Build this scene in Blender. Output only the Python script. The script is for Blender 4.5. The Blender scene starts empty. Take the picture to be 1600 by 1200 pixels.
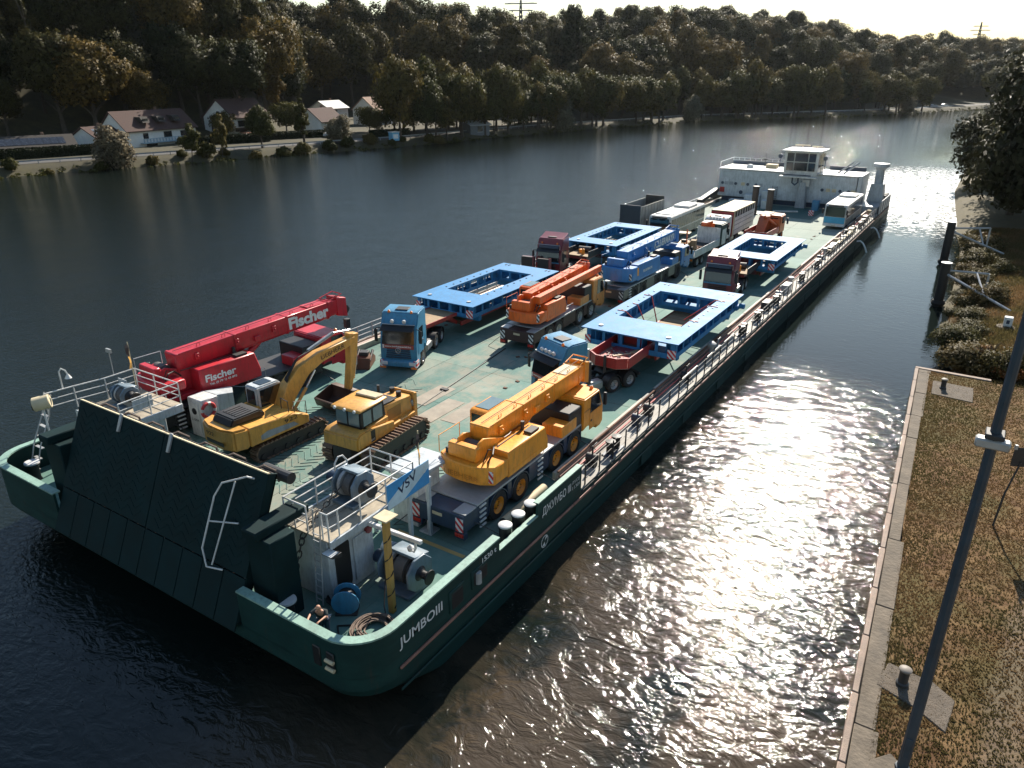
import bpy, bmesh, math, random
import numpy as np
from mathutils import Vector, Matrix
R_ = math.radians
random.seed(7)
SC = bpy.context.scene
COL = SC.collection

# ------------------------------------------------------------------ camera, world, sun, exposure
DZ = 2.1                                   # deck height above the water
cam = bpy.data.cameras.new('camera'); cam_o = bpy.data.objects.new('camera', cam); COL.objects.link(cam_o)
cam.sensor_width = 36; cam.lens = 1165 / 1600 * 36; cam.clip_start = .5; cam.clip_end = 6000
cam_o.location = (0, 0, DZ + 18); cam_o.rotation_euler = (R_(90 - 22.728), 0, R_(32.736))
SC.camera = cam_o
SUN_EL, SUN_AZ = 35.0, -11.0
W = bpy.data.worlds.new('World'); SC.world = W; W.use_nodes = True
wn = W.node_tree.nodes; wl = W.node_tree.links
sky = wn.new('ShaderNodeTexSky'); sky.sky_type = 'NISHITA'; sky.sun_disc = False
sky.sun_elevation = R_(SUN_EL); sky.sun_rotation = R_(SUN_AZ); sky.altitude = 300; sky.air_density = 1.45; sky.dust_density = .4; sky.ozone_density = 2.0
wl.new(sky.outputs[0], wn['Background'].inputs[0]); wn['Background'].inputs[1].default_value = 0.073
sl = bpy.data.lights.new('sun', 'SUN'); sl.energy = 5.0; sl.angle = R_(.55); sl.color = (1, .915, .79)
so = bpy.data.objects.new('sun', sl); COL.objects.link(so)
sv = Vector((math.sin(R_(SUN_AZ)) * math.cos(R_(SUN_EL)), math.cos(R_(SUN_AZ)) * math.cos(R_(SUN_EL)), math.sin(R_(SUN_EL))))
so.rotation_euler = sv.to_track_quat('Z', 'Y').to_euler(); so.location = (-25, 60, 80)
SC.view_settings.view_transform = 'Standard'; SC.view_settings.look = 'None'
SC.view_settings.exposure = 0.92; SC.view_settings.gamma = 1; SC.view_settings.use_curve_mapping = False
SC.cycles.use_denoising = True; SC.cycles.max_bounces = 6; SC.cycles.diffuse_bounces = 2; SC.cycles.glossy_bounces = 3
SC.cycles.transmission_bounces = 4; SC.cycles.transparent_max_bounces = 6; SC.cycles.volume_bounces = 0
SC.cycles.caustics_reflective = False; SC.cycles.caustics_refractive = False

# ------------------------------------------------------------------ materials
MATS = {}
def mat(name, rgb, rough=.5, metal=0., var=.18, scale=1.5, dirt=0., dirt_rgb=(.06, .045, .03), dscale=.8, bump=0., bscale=20., coat=0., spec=.5, stretch=(1, 1, 1), fine=.0):
    if name in MATS: return MATS[name]
    m = bpy.data.materials.new(name); m.use_nodes = True
    n = m.node_tree.nodes; l = m.node_tree.links; b = n['Principled BSDF']
    tc = n.new('ShaderNodeTexCoord'); mp = n.new('ShaderNodeMapping'); mp.inputs['Scale'].default_value = stretch
    l.new(tc.outputs['Object'], mp.inputs[0])
    nz = n.new('ShaderNodeTexNoise'); nz.inputs['Scale'].default_value = scale; nz.inputs['Detail'].default_value = 6; nz.inputs['Roughness'].default_value = .65
    l.new(mp.outputs[0], nz.inputs['Vector'])
    cr = n.new('ShaderNodeValToRGB'); e = cr.color_ramp.elements
    e[0].position = .3; e[1].position = .72
    e[0].color = tuple(c * (1 - var) for c in rgb) + (1,); e[1].color = tuple(min(1, c * (1 + var * .6)) for c in rgb) + (1,)
    l.new(nz.outputs[0], cr.inputs[0]); out = cr.outputs[0]
    if dirt > 0:
        n2 = n.new('ShaderNodeTexNoise'); n2.inputs['Scale'].default_value = dscale; n2.inputs['Detail'].default_value = 8; n2.inputs['Roughness'].default_value = .7
        l.new(mp.outputs[0], n2.inputs['Vector'])
        mr = n.new('ShaderNodeMapRange'); mr.inputs[1].default_value = .45; mr.inputs[2].default_value = .75; mr.inputs[3].default_value = 0; mr.inputs[4].default_value = dirt
        l.new(n2.outputs[0], mr.inputs[0])
        mx = n.new('ShaderNodeMix'); mx.data_type = 'RGBA'; l.new(mr.outputs[0], mx.inputs[0]); l.new(out, mx.inputs[6]); mx.inputs[7].default_value = tuple(dirt_rgb) + (1,)
        out = mx.outputs[2]
    if coat or fine:
        mg = n.new('ShaderNodeMapping'); mg.inputs['Scale'].default_value = (2.2, 2.2, .5); l.new(tc.outputs['Object'], mg.inputs[0])
        n4 = n.new('ShaderNodeTexNoise'); n4.inputs['Scale'].default_value = 2.6; n4.inputs['Detail'].default_value = 9; n4.inputs['Roughness'].default_value = .75; l.new(mg.outputs[0], n4.inputs['Vector'])
        m4 = n.new('ShaderNodeMapRange'); m4.inputs[1].default_value = .47; m4.inputs[2].default_value = .74; m4.inputs[3].default_value = 0; m4.inputs[4].default_value = .75; l.new(n4.outputs[0], m4.inputs[0])
        x4 = n.new('ShaderNodeMix'); x4.data_type = 'RGBA'; l.new(m4.outputs[0], x4.inputs[0]); l.new(out, x4.inputs[6]); x4.inputs[7].default_value = (rgb[0] * .3 + .035, rgb[1] * .3 + .03, rgb[2] * .3 + .022, 1); out = x4.outputs[2]
    l.new(out, b.inputs['Base Color'])
    rr = n.new('ShaderNodeMapRange'); rr.inputs[3].default_value = max(.02, rough - .1); rr.inputs[4].default_value = min(1, rough + .12); l.new(nz.outputs[0], rr.inputs[0]); l.new(rr.outputs[0], b.inputs['Roughness'])
    b.inputs['Metallic'].default_value = metal; b.inputs['Specular IOR Level'].default_value = spec
    if coat: b.inputs['Coat Weight'].default_value = coat; b.inputs['Coat Roughness'].default_value = .12
    if bump:
        n3 = n.new('ShaderNodeTexNoise'); n3.inputs['Scale'].default_value = bscale; n3.inputs['Detail'].default_value = 5; l.new(mp.outputs[0], n3.inputs['Vector'])
        bp = n.new('ShaderNodeBump'); bp.inputs['Strength'].default_value = bump; bp.inputs['Distance'].default_value = .05; l.new(n3.outputs[0], bp.inputs['Height']); l.new(bp.outputs[0], b.inputs['Normal'])
    MATS[name] = m; return m
def paint(name, rgb, dirt=.35, rough=.42, coat=.15, spec=.5): return mat(name, rgb, rough, spec=spec, var=.16, scale=1.2, dirt=dirt, dirt_rgb=tuple(c * .35 + .02 for c in rgb), dscale=.9, coat=coat, bump=.08, bscale=8, fine=1)
M_tyre = mat('tyre rubber', (.022, .021, .02), .85, dirt=.5, dirt_rgb=(.09, .075, .06))
M_dark = mat('dark steel', (.03, .032, .034), .55, dirt=.4, dirt_rgb=(.09, .06, .04))
M_black = mat('black plastic', (.014, .014, .015), .5)
M_glass = mat('dark glass', (.012, .017, .02), .06, var=.3, spec=.8)
M_glassl = mat('pale roof glass', (.16, .22, .23), .08, spec=.8)
M_white = paint('white paint', (.72, .71, .68), .35)
M_grey = paint('grey paint', (.33, .36, .38), .4)
M_lgrey = mat('galvanised', (.42, .43, .43), .45, metal=.3, dirt=.4, dirt_rgb=(.2, .17, .13))
M_alu = mat('aluminium', (.6, .6, .58), .35, metal=.8, dirt=.3, dirt_rgb=(.2, .18, .15))
M_rust = mat('rusty steel', (.17, .075, .04), .85, var=.45, dirt=.6, dirt_rgb=(.05, .03, .022), bump=.3)
M_red = paint('red paint', (.42, .035, .03), .3)
M_redw = paint('crane red', (.55, .02, .035), .25)
M_orange_l = mat('orange lens', (.85, .22, .03), .3)
M_red_l = mat('red lens', (.5, .03, .02), .25)
M_lamp = mat('lamp glass', (.7, .72, .72), .12)
M_wood = mat('bare timber', (.36, .25, .14), .8, var=.35, scale=3, dirt=.5, dirt_rgb=(.12, .08, .05), stretch=(1, 4, 1))
M_yellow = paint('machine yellow', (.72, .36, .07), .45)
M_amber = paint('crane yellow', (.95, .35, .03), .2)
M_orange = paint('crane orange', (.82, .14, .015), .25)
M_blue = paint('frame blue', (.04, .23, .48), .2, .6, 0, .25)
M_blue2 = paint('truck blue', (.055, .25, .42), .3)
M_blue3 = paint('crane blue', (.035, .2, .5), .25)
M_maroon = paint('maroon paint', (.2, .022, .028), .3, .3, .4)
M_navy = paint('navy paint', (.022, .045, .085), .35)
M_green = mat('hull green', (.0035, .019, .02), .75, var=.3, scale=.8, dirt=.3, dirt_rgb=(.008, .03, .035), spec=.2)
M_lgreen = paint('pale green paint', (.25, .4, .33), .5, .6)
M_letter = mat('white lettering', (.75, .75, .73), .6, dirt=.3, dirt_rgb=(.3, .3, .3))
M_blackl = mat('black lettering', (.02, .02, .025), .6)
M_cream = mat('cream paint', (.62, .52, .34), .7, dirt=.6, dirt_rgb=(.22, .17, .1))
M_chrome = mat('chrome rod', (.7, .7, .7), .15, metal=1)
M_cable = mat('black hose', (.015, .015, .015), .6)
M_rope = mat('mooring rope', (.2, .15, .12), .95, var=.4, scale=12)
def stripes(name, ca, cb, freq, ang=.8):
    if name in MATS: return MATS[name]
    m = bpy.data.materials.new(name); m.use_nodes = True; n = m.node_tree.nodes; l = m.node_tree.links
    tc = n.new('ShaderNodeTexCoord'); mp = n.new('ShaderNodeMapping'); mp.inputs['Rotation'].default_value = (0, ang, 0); l.new(tc.outputs['Object'], mp.inputs[0])
    w = n.new('ShaderNodeTexWave'); w.inputs['Scale'].default_value = freq; w.wave_profile = 'SAW'; w.bands_direction = 'X'; l.new(mp.outputs[0], w.inputs[0])
    r = n.new('ShaderNodeValToRGB'); r.color_ramp.interpolation = 'CONSTANT'; r.color_ramp.elements[0].color = ca + (1,); r.color_ramp.elements[1].position = .5; r.color_ramp.elements[1].color = cb + (1,)
    l.new(w.outputs[0], r.inputs[0]); l.new(r.outputs[0], n['Principled BSDF'].inputs[0]); n['Principled BSDF'].inputs['Roughness'].default_value = .45
    MATS[name] = m; return m
M_haz = stripes('red white hazard', (.6, .03, .03), (.75, .74, .72), 1.35)
M_haz2 = stripes('black white hazard', (.03, .03, .03), (.7, .7, .68), 1.35)

# ------------------------------------------------------------------ mesh builder
class MB:
    def __init__(s): s.v = []; s.f = []
    def add(s, vs, fs):
        o = len(s.v); s.v += [tuple(v) for v in vs]; s.f += [tuple(i + o for i in f) for f in fs]; return s
    def box(s, x0, x1, y0, y1, z0, z1):
        return s.add([(x0, y0, z0), (x1, y0, z0), (x1, y1, z0), (x0, y1, z0), (x0, y0, z1), (x1, y0, z1), (x1, y1, z1), (x0, y1, z1)],
                     [(0, 3, 2, 1), (4, 5, 6, 7), (0, 1, 5, 4), (1, 2, 6, 5), (2, 3, 7, 6), (3, 0, 4, 7)])
    def cb(s, c, sz, rot=None):
        vs = [Vector((i * sz[0] / 2, j * sz[1] / 2, k * sz[2] / 2)) for k in (-1, 1) for (i, j) in ((-1, -1), (1, -1), (1, 1), (-1, 1))]
        if rot is not None: vs = [rot @ v for v in vs]
        c = Vector(c)
        return s.add([v + c for v in vs], [(0, 3, 2, 1), (4, 5, 6, 7), (0, 1, 5, 4), (1, 2, 6, 5), (2, 3, 7, 6), (3, 0, 4, 7)])
    def prism(s, pts, ax, a, b):
        def P(p, t):
            return (t, p[0], p[1]) if ax == 'x' else ((p[0], t, p[1]) if ax == 'y' else (p[0], p[1], t))
        n = len(pts)
        return s.add([P(p, a) for p in pts] + [P(p, b) for p in pts], [tuple(range(n - 1, -1, -1)), tuple(range(n, 2 * n))] + [(i, (i + 1) % n, n + (i + 1) % n, n + i) for i in range(n)])
    def loft(s, r0, r1, caps=True):
        n = len(r0)
        return s.add(list(r0) + list(r1), ([tuple(range(n - 1, -1, -1)), tuple(range(n, 2 * n))] if caps else []) + [(i, (i + 1) % n, n + (i + 1) % n, n + i) for i in range(n)])
    def cyl(s, p0, p1, r, r1=None, n=12, caps=True):
        p0 = Vector(p0); p1 = Vector(p1); r1 = r if r1 is None else r1
        d = (p1 - p0).normalized(); a = d.orthogonal().normalized(); b = d.cross(a)
        cs = [(math.cos(2 * math.pi * i / n), math.sin(2 * math.pi * i / n)) for i in range(n)]
        return s.loft([p0 + (a * c + b * q) * r for c, q in cs], [p1 + (a * c + b * q) * r1 for c, q in cs], caps)
    def tube(s, pts, r, n=6):
        pts = [Vector(p) for p in pts]; rings = []; a = None
        for i, p in enumerate(pts):
            d = (pts[min(i + 1, len(pts) - 1)] - pts[max(i - 1, 0)]).normalized()
            if a is None: a = d.orthogonal().normalized()
            a = (a - d * a.dot(d)); a = a.normalized() if a.length > 1e-6 else d.orthogonal().normalized()
            b = d.cross(a)
            rings.append([p + (a * math.cos(2 * math.pi * k / n) + b * math.sin(2 * math.pi * k / n)) * r for k in range(n)])
        vs = [v for q in rings for v in q]; fs = []
        for i in range(len(pts) - 1):
            for k in range(n): fs.append((i * n + k, i * n + (k + 1) % n, (i + 1) * n + (k + 1) % n, (i + 1) * n + k))
        fs.append(tuple(range(n - 1, -1, -1))); fs.append(tuple((len(pts) - 1) * n + k for k in range(n)))
        return s.add(vs, fs)
    def lathe(s, prof, c=(0, 0, 0), ax='z', n=20, cap=True):
        vs = []; fs = []; m = len(prof)
        for i in range(n):
            t = 2 * math.pi * i / n; q, w = math.cos(t), math.sin(t)
            for r, h in prof:
                p = {'z': (r * q, r * w, h), 'x': (h, r * q, r * w), 'y': (r * w, h, r * q)}[ax]
                vs.append((p[0] + c[0], p[1] + c[1], p[2] + c[2]))
        for i in range(n):
            j = (i + 1) % n
            for k in range(m - 1): fs.append((i * m + k, j * m + k, j * m + k + 1, i * m + k + 1))
        if cap and prof[0][0] > 1e-4: fs.append(tuple(i * m for i in range(n - 1, -1, -1)))
        if cap and prof[-1][0] > 1e-4: fs.append(tuple(i * m + m - 1 for i in range(n)))
        return s.add(vs, fs)
    def mesh(s, name, m, bevel=0, smooth=False, off=None):
        me = bpy.data.meshes.new(name)
        vs = s.v if off is None else [(v[0] - off[0], v[1] - off[1], v[2] - off[2]) for v in s.v]
        me.from_pydata(vs, [], s.f)
        bm = bmesh.new(); bm.from_mesh(me)
        bmesh.ops.recalc_face_normals(bm, faces=bm.faces)
        if bevel:
            es = [e for e in bm.edges if len(e.link_faces) == 2 and e.calc_face_angle(0) > .6]
            bmesh.ops.bevel(bm, geom=es, offset=bevel, segments=2 if bevel > .05 else 1, affect='EDGES', clamp_overlap=True)
        bm.to_mesh(me); bm.free()
        if smooth or bevel:
            me.shade_smooth(); me.set_sharp_from_angle(angle=R_(38))
        me.materials.append(m); return me
    def build(s, name, m, parent=None, bevel=0, smooth=False, off=None):
        return link(name, s.mesh(name, m, bevel, smooth, off), parent)
def link(name, me, parent=None, loc=None, rot=None):
    o = bpy.data.objects.new(name, me); COL.objects.link(o)
    if parent is not None: o.parent = parent
    if loc is not None: o.location = loc
    if rot is not None: o.rotation_euler = rot
    return o
def tag(o, label, cat, group=None):
    o['label'] = label; o['category'] = cat
    if group: o['group'] = group
    return o
def struct(o): o['kind'] = 'structure'; return o
def stuff(o): o['kind'] = 'stuff'; return o
def thing(name, label, cat, loc=(0, 0, 0), rz=0, group=None):
    o = bpy.data.objects.new(name, None); COL.objects.link(o); o.location = loc; o.rotation_euler = (0, 0, rz); o.empty_display_size = .3
    return tag(o, label, cat, group)
def P(name, m, parent, *boxes, bevel=.02, smooth=False):
    b = MB()
    for q in boxes: b.box(*q)
    return b.build(name, m, parent, bevel, smooth)
_tc = {}
def text(name, body, m, parent, org, xd, yd, width, height, thick=.012, shear=0., bold=.0):
    """flat lettering laid on a surface: lower left corner org, reading along xd, upright along yd"""
    cu = bpy.data.curves.new('txt', 'FONT'); cu.body = body; cu.size = 1; cu.offset = bold; cu.resolution_u = 3
    to = bpy.data.objects.new('txt', cu); me = bpy.data.meshes.new_from_object(to)
    vs = [v.co.copy() for v in me.vertices]; x0 = min(v.x for v in vs); x1 = max(v.x for v in vs); y0 = min(v.y for v in vs); y1 = max(v.y for v in vs)
    xd = Vector(xd).normalized(); yd = Vector(yd).normalized(); nd = xd.cross(yd); org = Vector(org)
    for v in me.vertices:
        yy = (v.co.y - y0) / (y1 - y0) * height
        v.co = org + xd * ((v.co.x - x0) / (x1 - x0) * width + shear * yy) + yd * yy + nd * thick
    me.materials.clear(); me.materials.append(m); me.name = name
    bpy.data.objects.remove(to); bpy.data.curves.remove(cu)
    return link(name, me, parent)

# ------------------------------------------------------------------ water
def nd(n, t, **kw):
    q = n.new(t)
    for k, v in kw.items(): setattr(q, k, v)
    return q
def mth(n, l, op, a, b=None, c=None, clamp=False):
    q = n.new('ShaderNodeMath'); q.operation = op; q.use_clamp = clamp
    for i, v in enumerate((a, b, c)):
        if v is None: continue
        if isinstance(v, (int, float)): q.inputs[i].default_value = v
        else: l.new(v, q.inputs[i])
    return q.outputs[0]
def ramp01(n, l, v, a, b):
    q = n.new('ShaderNodeMapRange'); q.interpolation_type = 'SMOOTHSTEP'; q.inputs[1].default_value = a; q.inputs[2].default_value = b
    q.inputs[3].default_value = 0; q.inputs[4].default_value = 1; l.new(v, q.inputs[0]); return q.outputs[0]
def noise(n, l, vec, scale, detail=4, rough=.55, dist=0):
    q = n.new('ShaderNodeTexNoise'); q.inputs['Scale'].default_value = scale; q.inputs['Detail'].default_value = detail; q.inputs['Roughness'].default_value = rough; q.inputs['Distortion'].default_value = dist
    l.new(vec, q.inputs['Vector']); return q.outputs[0]
def mixc(n, l, f, a, b):
    q = n.new('ShaderNodeMix'); q.data_type = 'RGBA'
    for s_, v in ((0, f), (6, a), (7, b)):
        if isinstance(v, tuple): q.inputs[s_].default_value = v + (1,) if len(v) == 3 else v
        elif isinstance(v, (int, float)): q.inputs[s_].default_value = v
        else: l.new(v, q.inputs[s_])
    return q.outputs[2]
def water_mat():
    m = bpy.data.materials.new('river water'); m.use_nodes = True; n = m.node_tree.nodes; l = m.node_tree.links; b = n['Principled BSDF']
    tc = n.new('ShaderNodeTexCoord'); V = tc.outputs['Object']; sp = n.new('ShaderNodeSeparateXYZ'); l.new(V, sp.inputs[0]); X, Y = sp.outputs[0], sp.outputs[1]
    warp = noise(n, l, V, .06, 3); wv = mth(n, l, 'MULTIPLY', mth(n, l, 'SUBTRACT', warp, .5), 30)
    yw = mth(n, l, 'ADD', Y, wv)
    # churned water along the ship's side, towards the quay
    turb = mth(n, l, 'MULTIPLY', mth(n, l, 'SUBTRACT', 1, ramp01(n, l, yw, 38, 58)), ramp01(n, l, mth(n, l, 'ADD', X, mth(n, l, 'MULTIPLY', wv, .4)), -22, -9))
    mp = n.new('ShaderNodeMapping'); mp.inputs['Scale'].default_value = (1, 1.6, 1); l.new(V, mp.inputs[0])
    w1 = noise(n, l, mp.outputs[0], .95, 4, .52, 1.1); w2 = noise(n, l, mp.outputs[0], 3.4, 2, .5, .3); w3 = noise(n, l, V, .16, 2, .5)
    h = mth(n, l, 'ADD', mth(n, l, 'MULTIPLY', w1, .95), mth(n, l, 'MULTIPLY', w2, .15))
    left = mth(n, l, 'SUBTRACT', 1, ramp01(n, l, X, -40, -16))
    hf = mth(n, l, 'ADD', mth(n, l, 'MULTIPLY', noise(n, l, mp.outputs[0], 3.4, 4, .55, .4), .3), .4)
    mh = n.new('ShaderNodeMix'); l.new(left, mh.inputs[0]); l.new(h, mh.inputs[2]); l.new(hf, mh.inputs[3]); h = mh.outputs[0]
    h = mth(n, l, 'ADD', h, mth(n, l, 'MULTIPLY', w3, .6))
    h = mth(n, l, 'SUBTRACT', h, .85)
    patch = ramp01(n, l, noise(n, l, V, .025, 3), .35, .65)
    amp = mth(n, l, 'ADD', mth(n, l, 'MULTIPLY', turb, .12), mth(n, l, 'ADD', mth(n, l, 'MULTIPLY', mth(n, l, 'SUBTRACT', 1, ramp01(n, l, X, -40, -14)), .21), mth(n, l, 'ADD', .012, mth(n, l, 'MULTIPLY', patch, .012))))
    # propeller wash past the stern
    wash = mth(n, l, 'MULTIPLY', ramp01(n, l, yw, 108, 128), mth(n, l, 'SUBTRACT', 1, ramp01(n, l, yw, 165, 230)))
    xw = mth(n, l, 'ABSOLUTE', mth(n, l, 'ADD', X, mth(n, l, 'ADD', 14, mth(n, l, 'MULTIPLY', Y, -.01))))
    wash = mth(n, l, 'MULTIPLY', wash, mth(n, l, 'SUBTRACT', 1, ramp01(n, l, xw, 8, 17)))
    amp = mth(n, l, 'ADD', amp, mth(n, l, 'MULTIPLY', wash, .06))
    bp = n.new('ShaderNodeBump'); bp.inputs['Strength'].default_value = 1; l.new(amp, bp.inputs['Distance']); l.new(h, bp.inputs['Height'])
    # silt stirred up by the hull
    silt = mth(n, l, 'MULTIPLY', turb, ramp01(n, l, noise(n, l, V, .11, 5, .6, .8), .36, .62))
    plume = mth(n, l, 'SQRT', mth(n, l, 'ADD', mth(n, l, 'POWER', mth(n, l, 'ADD', X, 9.3), 2), mth(n, l, 'POWER', mth(n, l, 'MULTIPLY', mth(n, l, 'SUBTRACT', Y, 15.5), .75), 2)))
    plume = mth(n, l, 'SUBTRACT', 1, ramp01(n, l, mth(n, l, 'ADD', plume, mth(n, l, 'MULTIPLY', mth(n, l, 'SUBTRACT', noise(n, l, V, .5, 6, .65, 1.5), .5), 6)), 1.5, 4))
    silt = mth(n, l, 'MAXIMUM', silt, mth(n, l, 'MULTIPLY', plume, .9))
    col = mixc(n, l, silt, (.007, .011, .009), (.06, .045, .03))
    fo = noise(n, l, mp.outputs[0], 1.1, 8, .72, .6)
    foam = mth(n, l, 'MULTIPLY', wash, ramp01(n, l, mth(n, l, 'ADD', fo, mth(n, l, 'MULTIPLY', wash, .1)), .56, .64))
    col = mixc(n, l, foam, col, (.75, .77, .77))
    l.new(col, b.inputs['Base Color'])
    l.new(mth(n, l, 'ADD', .045, mth(n, l, 'MULTIPLY', foam, .5)), b.inputs['Roughness'])
    b.inputs['IOR'].default_value = 1.333; b.inputs['Specular IOR Level'].default_value = .5
    l.new(bp.outputs[0], b.inputs['Normal']); return m
M_water = water_mat()
struct(MB().add([(-2500, -600, 0), (2500, -600, 0), (2500, 3000, 0), (-2500, 3000, 0)], [(0, 1, 2, 3)]).build('river_water', M_water))

# ------------------------------------------------------------------ far bank: shoreline, road, wooded hill
CP = [(-176, -60), (-172, 20), (-171, 74), (-166, 95), (-162, 113), (-157, 135), (-147, 173), (-142, 219), (-136, 255), (-127, 293), (-115, 335), (-94, 370), (-76, 402), (-53, 444), (-23, 520), (10, 600), (60, 680), (140, 760), (260, 840)]
def catmull(C, n=12):
    C = np.array(C, float); Q = np.vstack([2 * C[0] - C[1], C, 2 * C[-1] - C[-2]]); o = []
    for i in range(1, len(Q) - 2):
        a, b, c, d = Q[i - 1:i + 3]
        for k in range(n):
            t = k / n; o.append(.5 * (2 * b + (c - a) * t + (2 * a - 5 * b + 4 * c - d) * t * t + (3 * b - a - 3 * c + d) * t ** 3))
    o.append(C[-1]); return np.array(o)
BK = catmull(CP); BL = np.r_[0, np.cumsum(np.linalg.norm(np.diff(BK, axis=0), axis=1))] - 80   # arc length, 0 near y=20
def bank(t, s):
    x = np.interp(t, BL, BK[:, 0]); y = np.interp(t, BL, BK[:, 1])
    dx = np.interp(t + 12, BL, BK[:, 0]) - np.interp(t - 12, BL, BK[:, 0]); dy = np.interp(t + 12, BL, BK[:, 1]) - np.interp(t - 12, BL, BK[:, 1])
    k = math.hypot(dx, dy) or 1; return x - dy / k * s, y + dx / k * s
TS = [-80, 0, 120, 150, 185, 215, 235, 262, 300, 360, 480, 560, 700, 900]
TOE = [38, 40, 40, 52, 92, 96, 80, 40, 30, 26, 26, 30, 34, 34]
TH = [-80, 60, 140, 200, 250, 330, 380, 500, 560, 600, 900]
HH = [58, 58, 50, 27, 20, 20, 24, 26, 18, 14, 16]
_rn = np.random.RandomState(3)
def ground(t, s):
    toe = np.interp(t, TS, TOE); H = np.interp(t, TH, HH)
    if s < 6: z = -1.2 + s * .48
    elif s < toe: z = 1.68 + (s - 6) * .02
    else:
        q = min(1, (s - toe) / 98); z = 1.68 + (toe - 6) * .02 + H * (q * q * (3 - 2 * q)) ** .8
        z += 2.5 * math.sin(t * .045 + s * .03) * min(1, (s - toe) / 20)
    return z
ts = np.arange(-80, 860, 8.); ss = np.array([-6, 0, 1.5, 3, 4.5, 6, 8, 15, 18, 24, 32, 40, 48, 56, 64, 72, 80, 88, 96, 104, 112, 124, 140, 160, 190, 240, 320])
gb = MB(); vs = []
for t in ts:
    for s in ss:
        x, y = bank(t, s); vs.append((x, y, ground(t, s) + (_rn.uniform(-.25, .25) if 0 <= s < 6 else 0)))
nS = len(ss); gb.add(vs, [(i * nS + j, i * nS + j + 1, (i + 1) * nS + j + 1, (i + 1) * nS + j) for i in range(len(ts) - 1) for j in range(nS - 1)])
M_bank = mat('bank grass', (.058, .05, .02), .95, var=.5, scale=.35, dirt=.6, dirt_rgb=(.04, .032, .018), dscale=.12, bump=.6, bscale=2)
struct(gb.build('far_bank_terrain', M_bank, smooth=True))
M_asph = mat('asphalt', (.075, .073, .07), .9, var=.25, scale=.8, dirt=.3, dirt_rgb=(.11, .1, .09))
rb = MB(); vs = []
for t in ts:
    for s in (8.2, 14.8):
        x, y = bank(t, s); vs.append((x, y, max(ground(t, 8), ground(t, s)) + .06))
rb.add(vs, [(2 * i, 2 * i + 1, 2 * i + 3, 2 * i + 2) for i in range(len(ts) - 1)]); struct(rb.build('riverside_road', M_asph))
# the guard rail on the river side of the road
gr = thing('guard_rail', 'pale steel guard rail running along the road on the far bank', 'guard rail', (*bank(0, 7.4), 1.7)); go = gr.location.copy()
t = -20.
me_post = MB().box(-.06, .06, -.06, .06, -.3, .75).mesh('post', M_lgrey)
while t < 520:
    a = bank(t, 7.4); b_ = bank(t + 4, 7.4); za = ground(t, 7.4)
    d = Vector((b_[0] - a[0], b_[1] - a[1], 0)); q = d.normalized(); nrm = Vector((-q.y, q.x, 0)); pts = []
    for px, pz in ((0, .45), (.07, .53), (0, .6), (.07, .7), (0, .78)): pts.append((px, pz))
    r0 = [Vector((a[0], a[1], za + .12)) + nrm * p + Vector((0, 0, z)) for p, z in pts] + [Vector((a[0], a[1], za + .12)) + nrm * (p - .04) + Vector((0, 0, z)) for p, z in pts[::-1]]
    r1 = [v + d * .985 for v in r0]
    MB().loft(r0, r1).build('rail', M_lgrey, gr, off=go)
    link('post', me_post, gr, (a[0] - go.x, a[1] - go.y, za + .12 - go.z)); t += 4

# ------------------------------------------------------------------ trees
def leaf_mat(name, ca, cb, cc, tr=.3):
    m = bpy.data.materials.new(name); m.use_nodes = True; n = m.node_tree.nodes; l = m.node_tree.links
    oi = n.new('ShaderNodeObjectInfo'); geo = n.new('ShaderNodeNewGeometry')
    r = n.new('ShaderNodeValToRGB'); e = r.color_ramp.elements; e[0].color = ca + (1,); e[1].color = cc + (1,); e2 = e.new(.55); e2.color = cb + (1,)
    l.new(oi.outputs['Random'], r.inputs[0])
    r2 = n.new('ShaderNodeMapRange'); r2.inputs[3].default_value = .6; r2.inputs[4].default_value = 1.45; l.new(geo.outputs['Random Per Island'], r2.inputs[0])
    vm = n.new('ShaderNodeVectorMath'); vm.operation = 'SCALE'; l.new(r.outputs[0], vm.inputs[0]); l.new(r2.outputs[0], vm.inputs['Scale'])
    b = n['Principled BSDF']; b.inputs['Roughness'].default_value = .6; b.inputs['Specular IOR Level'].default_value = .08; l.new(vm.outputs[0], b.inputs[0])
    t = n.new('ShaderNodeBsdfTranslucent'); l.new(vm.outputs[0], t.inputs[0]); mx = n.new('ShaderNodeMixShader'); mx.inputs[0].default_value = tr
    l.new(b.outputs[0], mx.inputs[1]); l.new(t.outputs[0], mx.inputs[2]); l.new(mx.outputs[0], n['Material Output'].inputs[0]); return m
M_leaf = leaf_mat('woodland leaves', (.024, .031, .011), (.055, .05, .016), (.11, .075, .02))
M_leaf2 = leaf_mat('riverside leaves', (.045, .05, .015), (.072, .068, .018), (.1, .078, .022))
M_leaf3 = leaf_mat('willow leaves', (.13, .13, .085), (.15, .14, .09), (.17, .14, .09))
M_leaf4 = leaf_mat('dark leaves', (.028, .03, .014), (.035, .035, .016), (.045, .035, .015), .15)  # darker leaf colour of the near bank trees
M_bark = mat('bark', (.07, .055, .04), .95, var=.4, scale=4, bump=.5, bscale=6)
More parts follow.
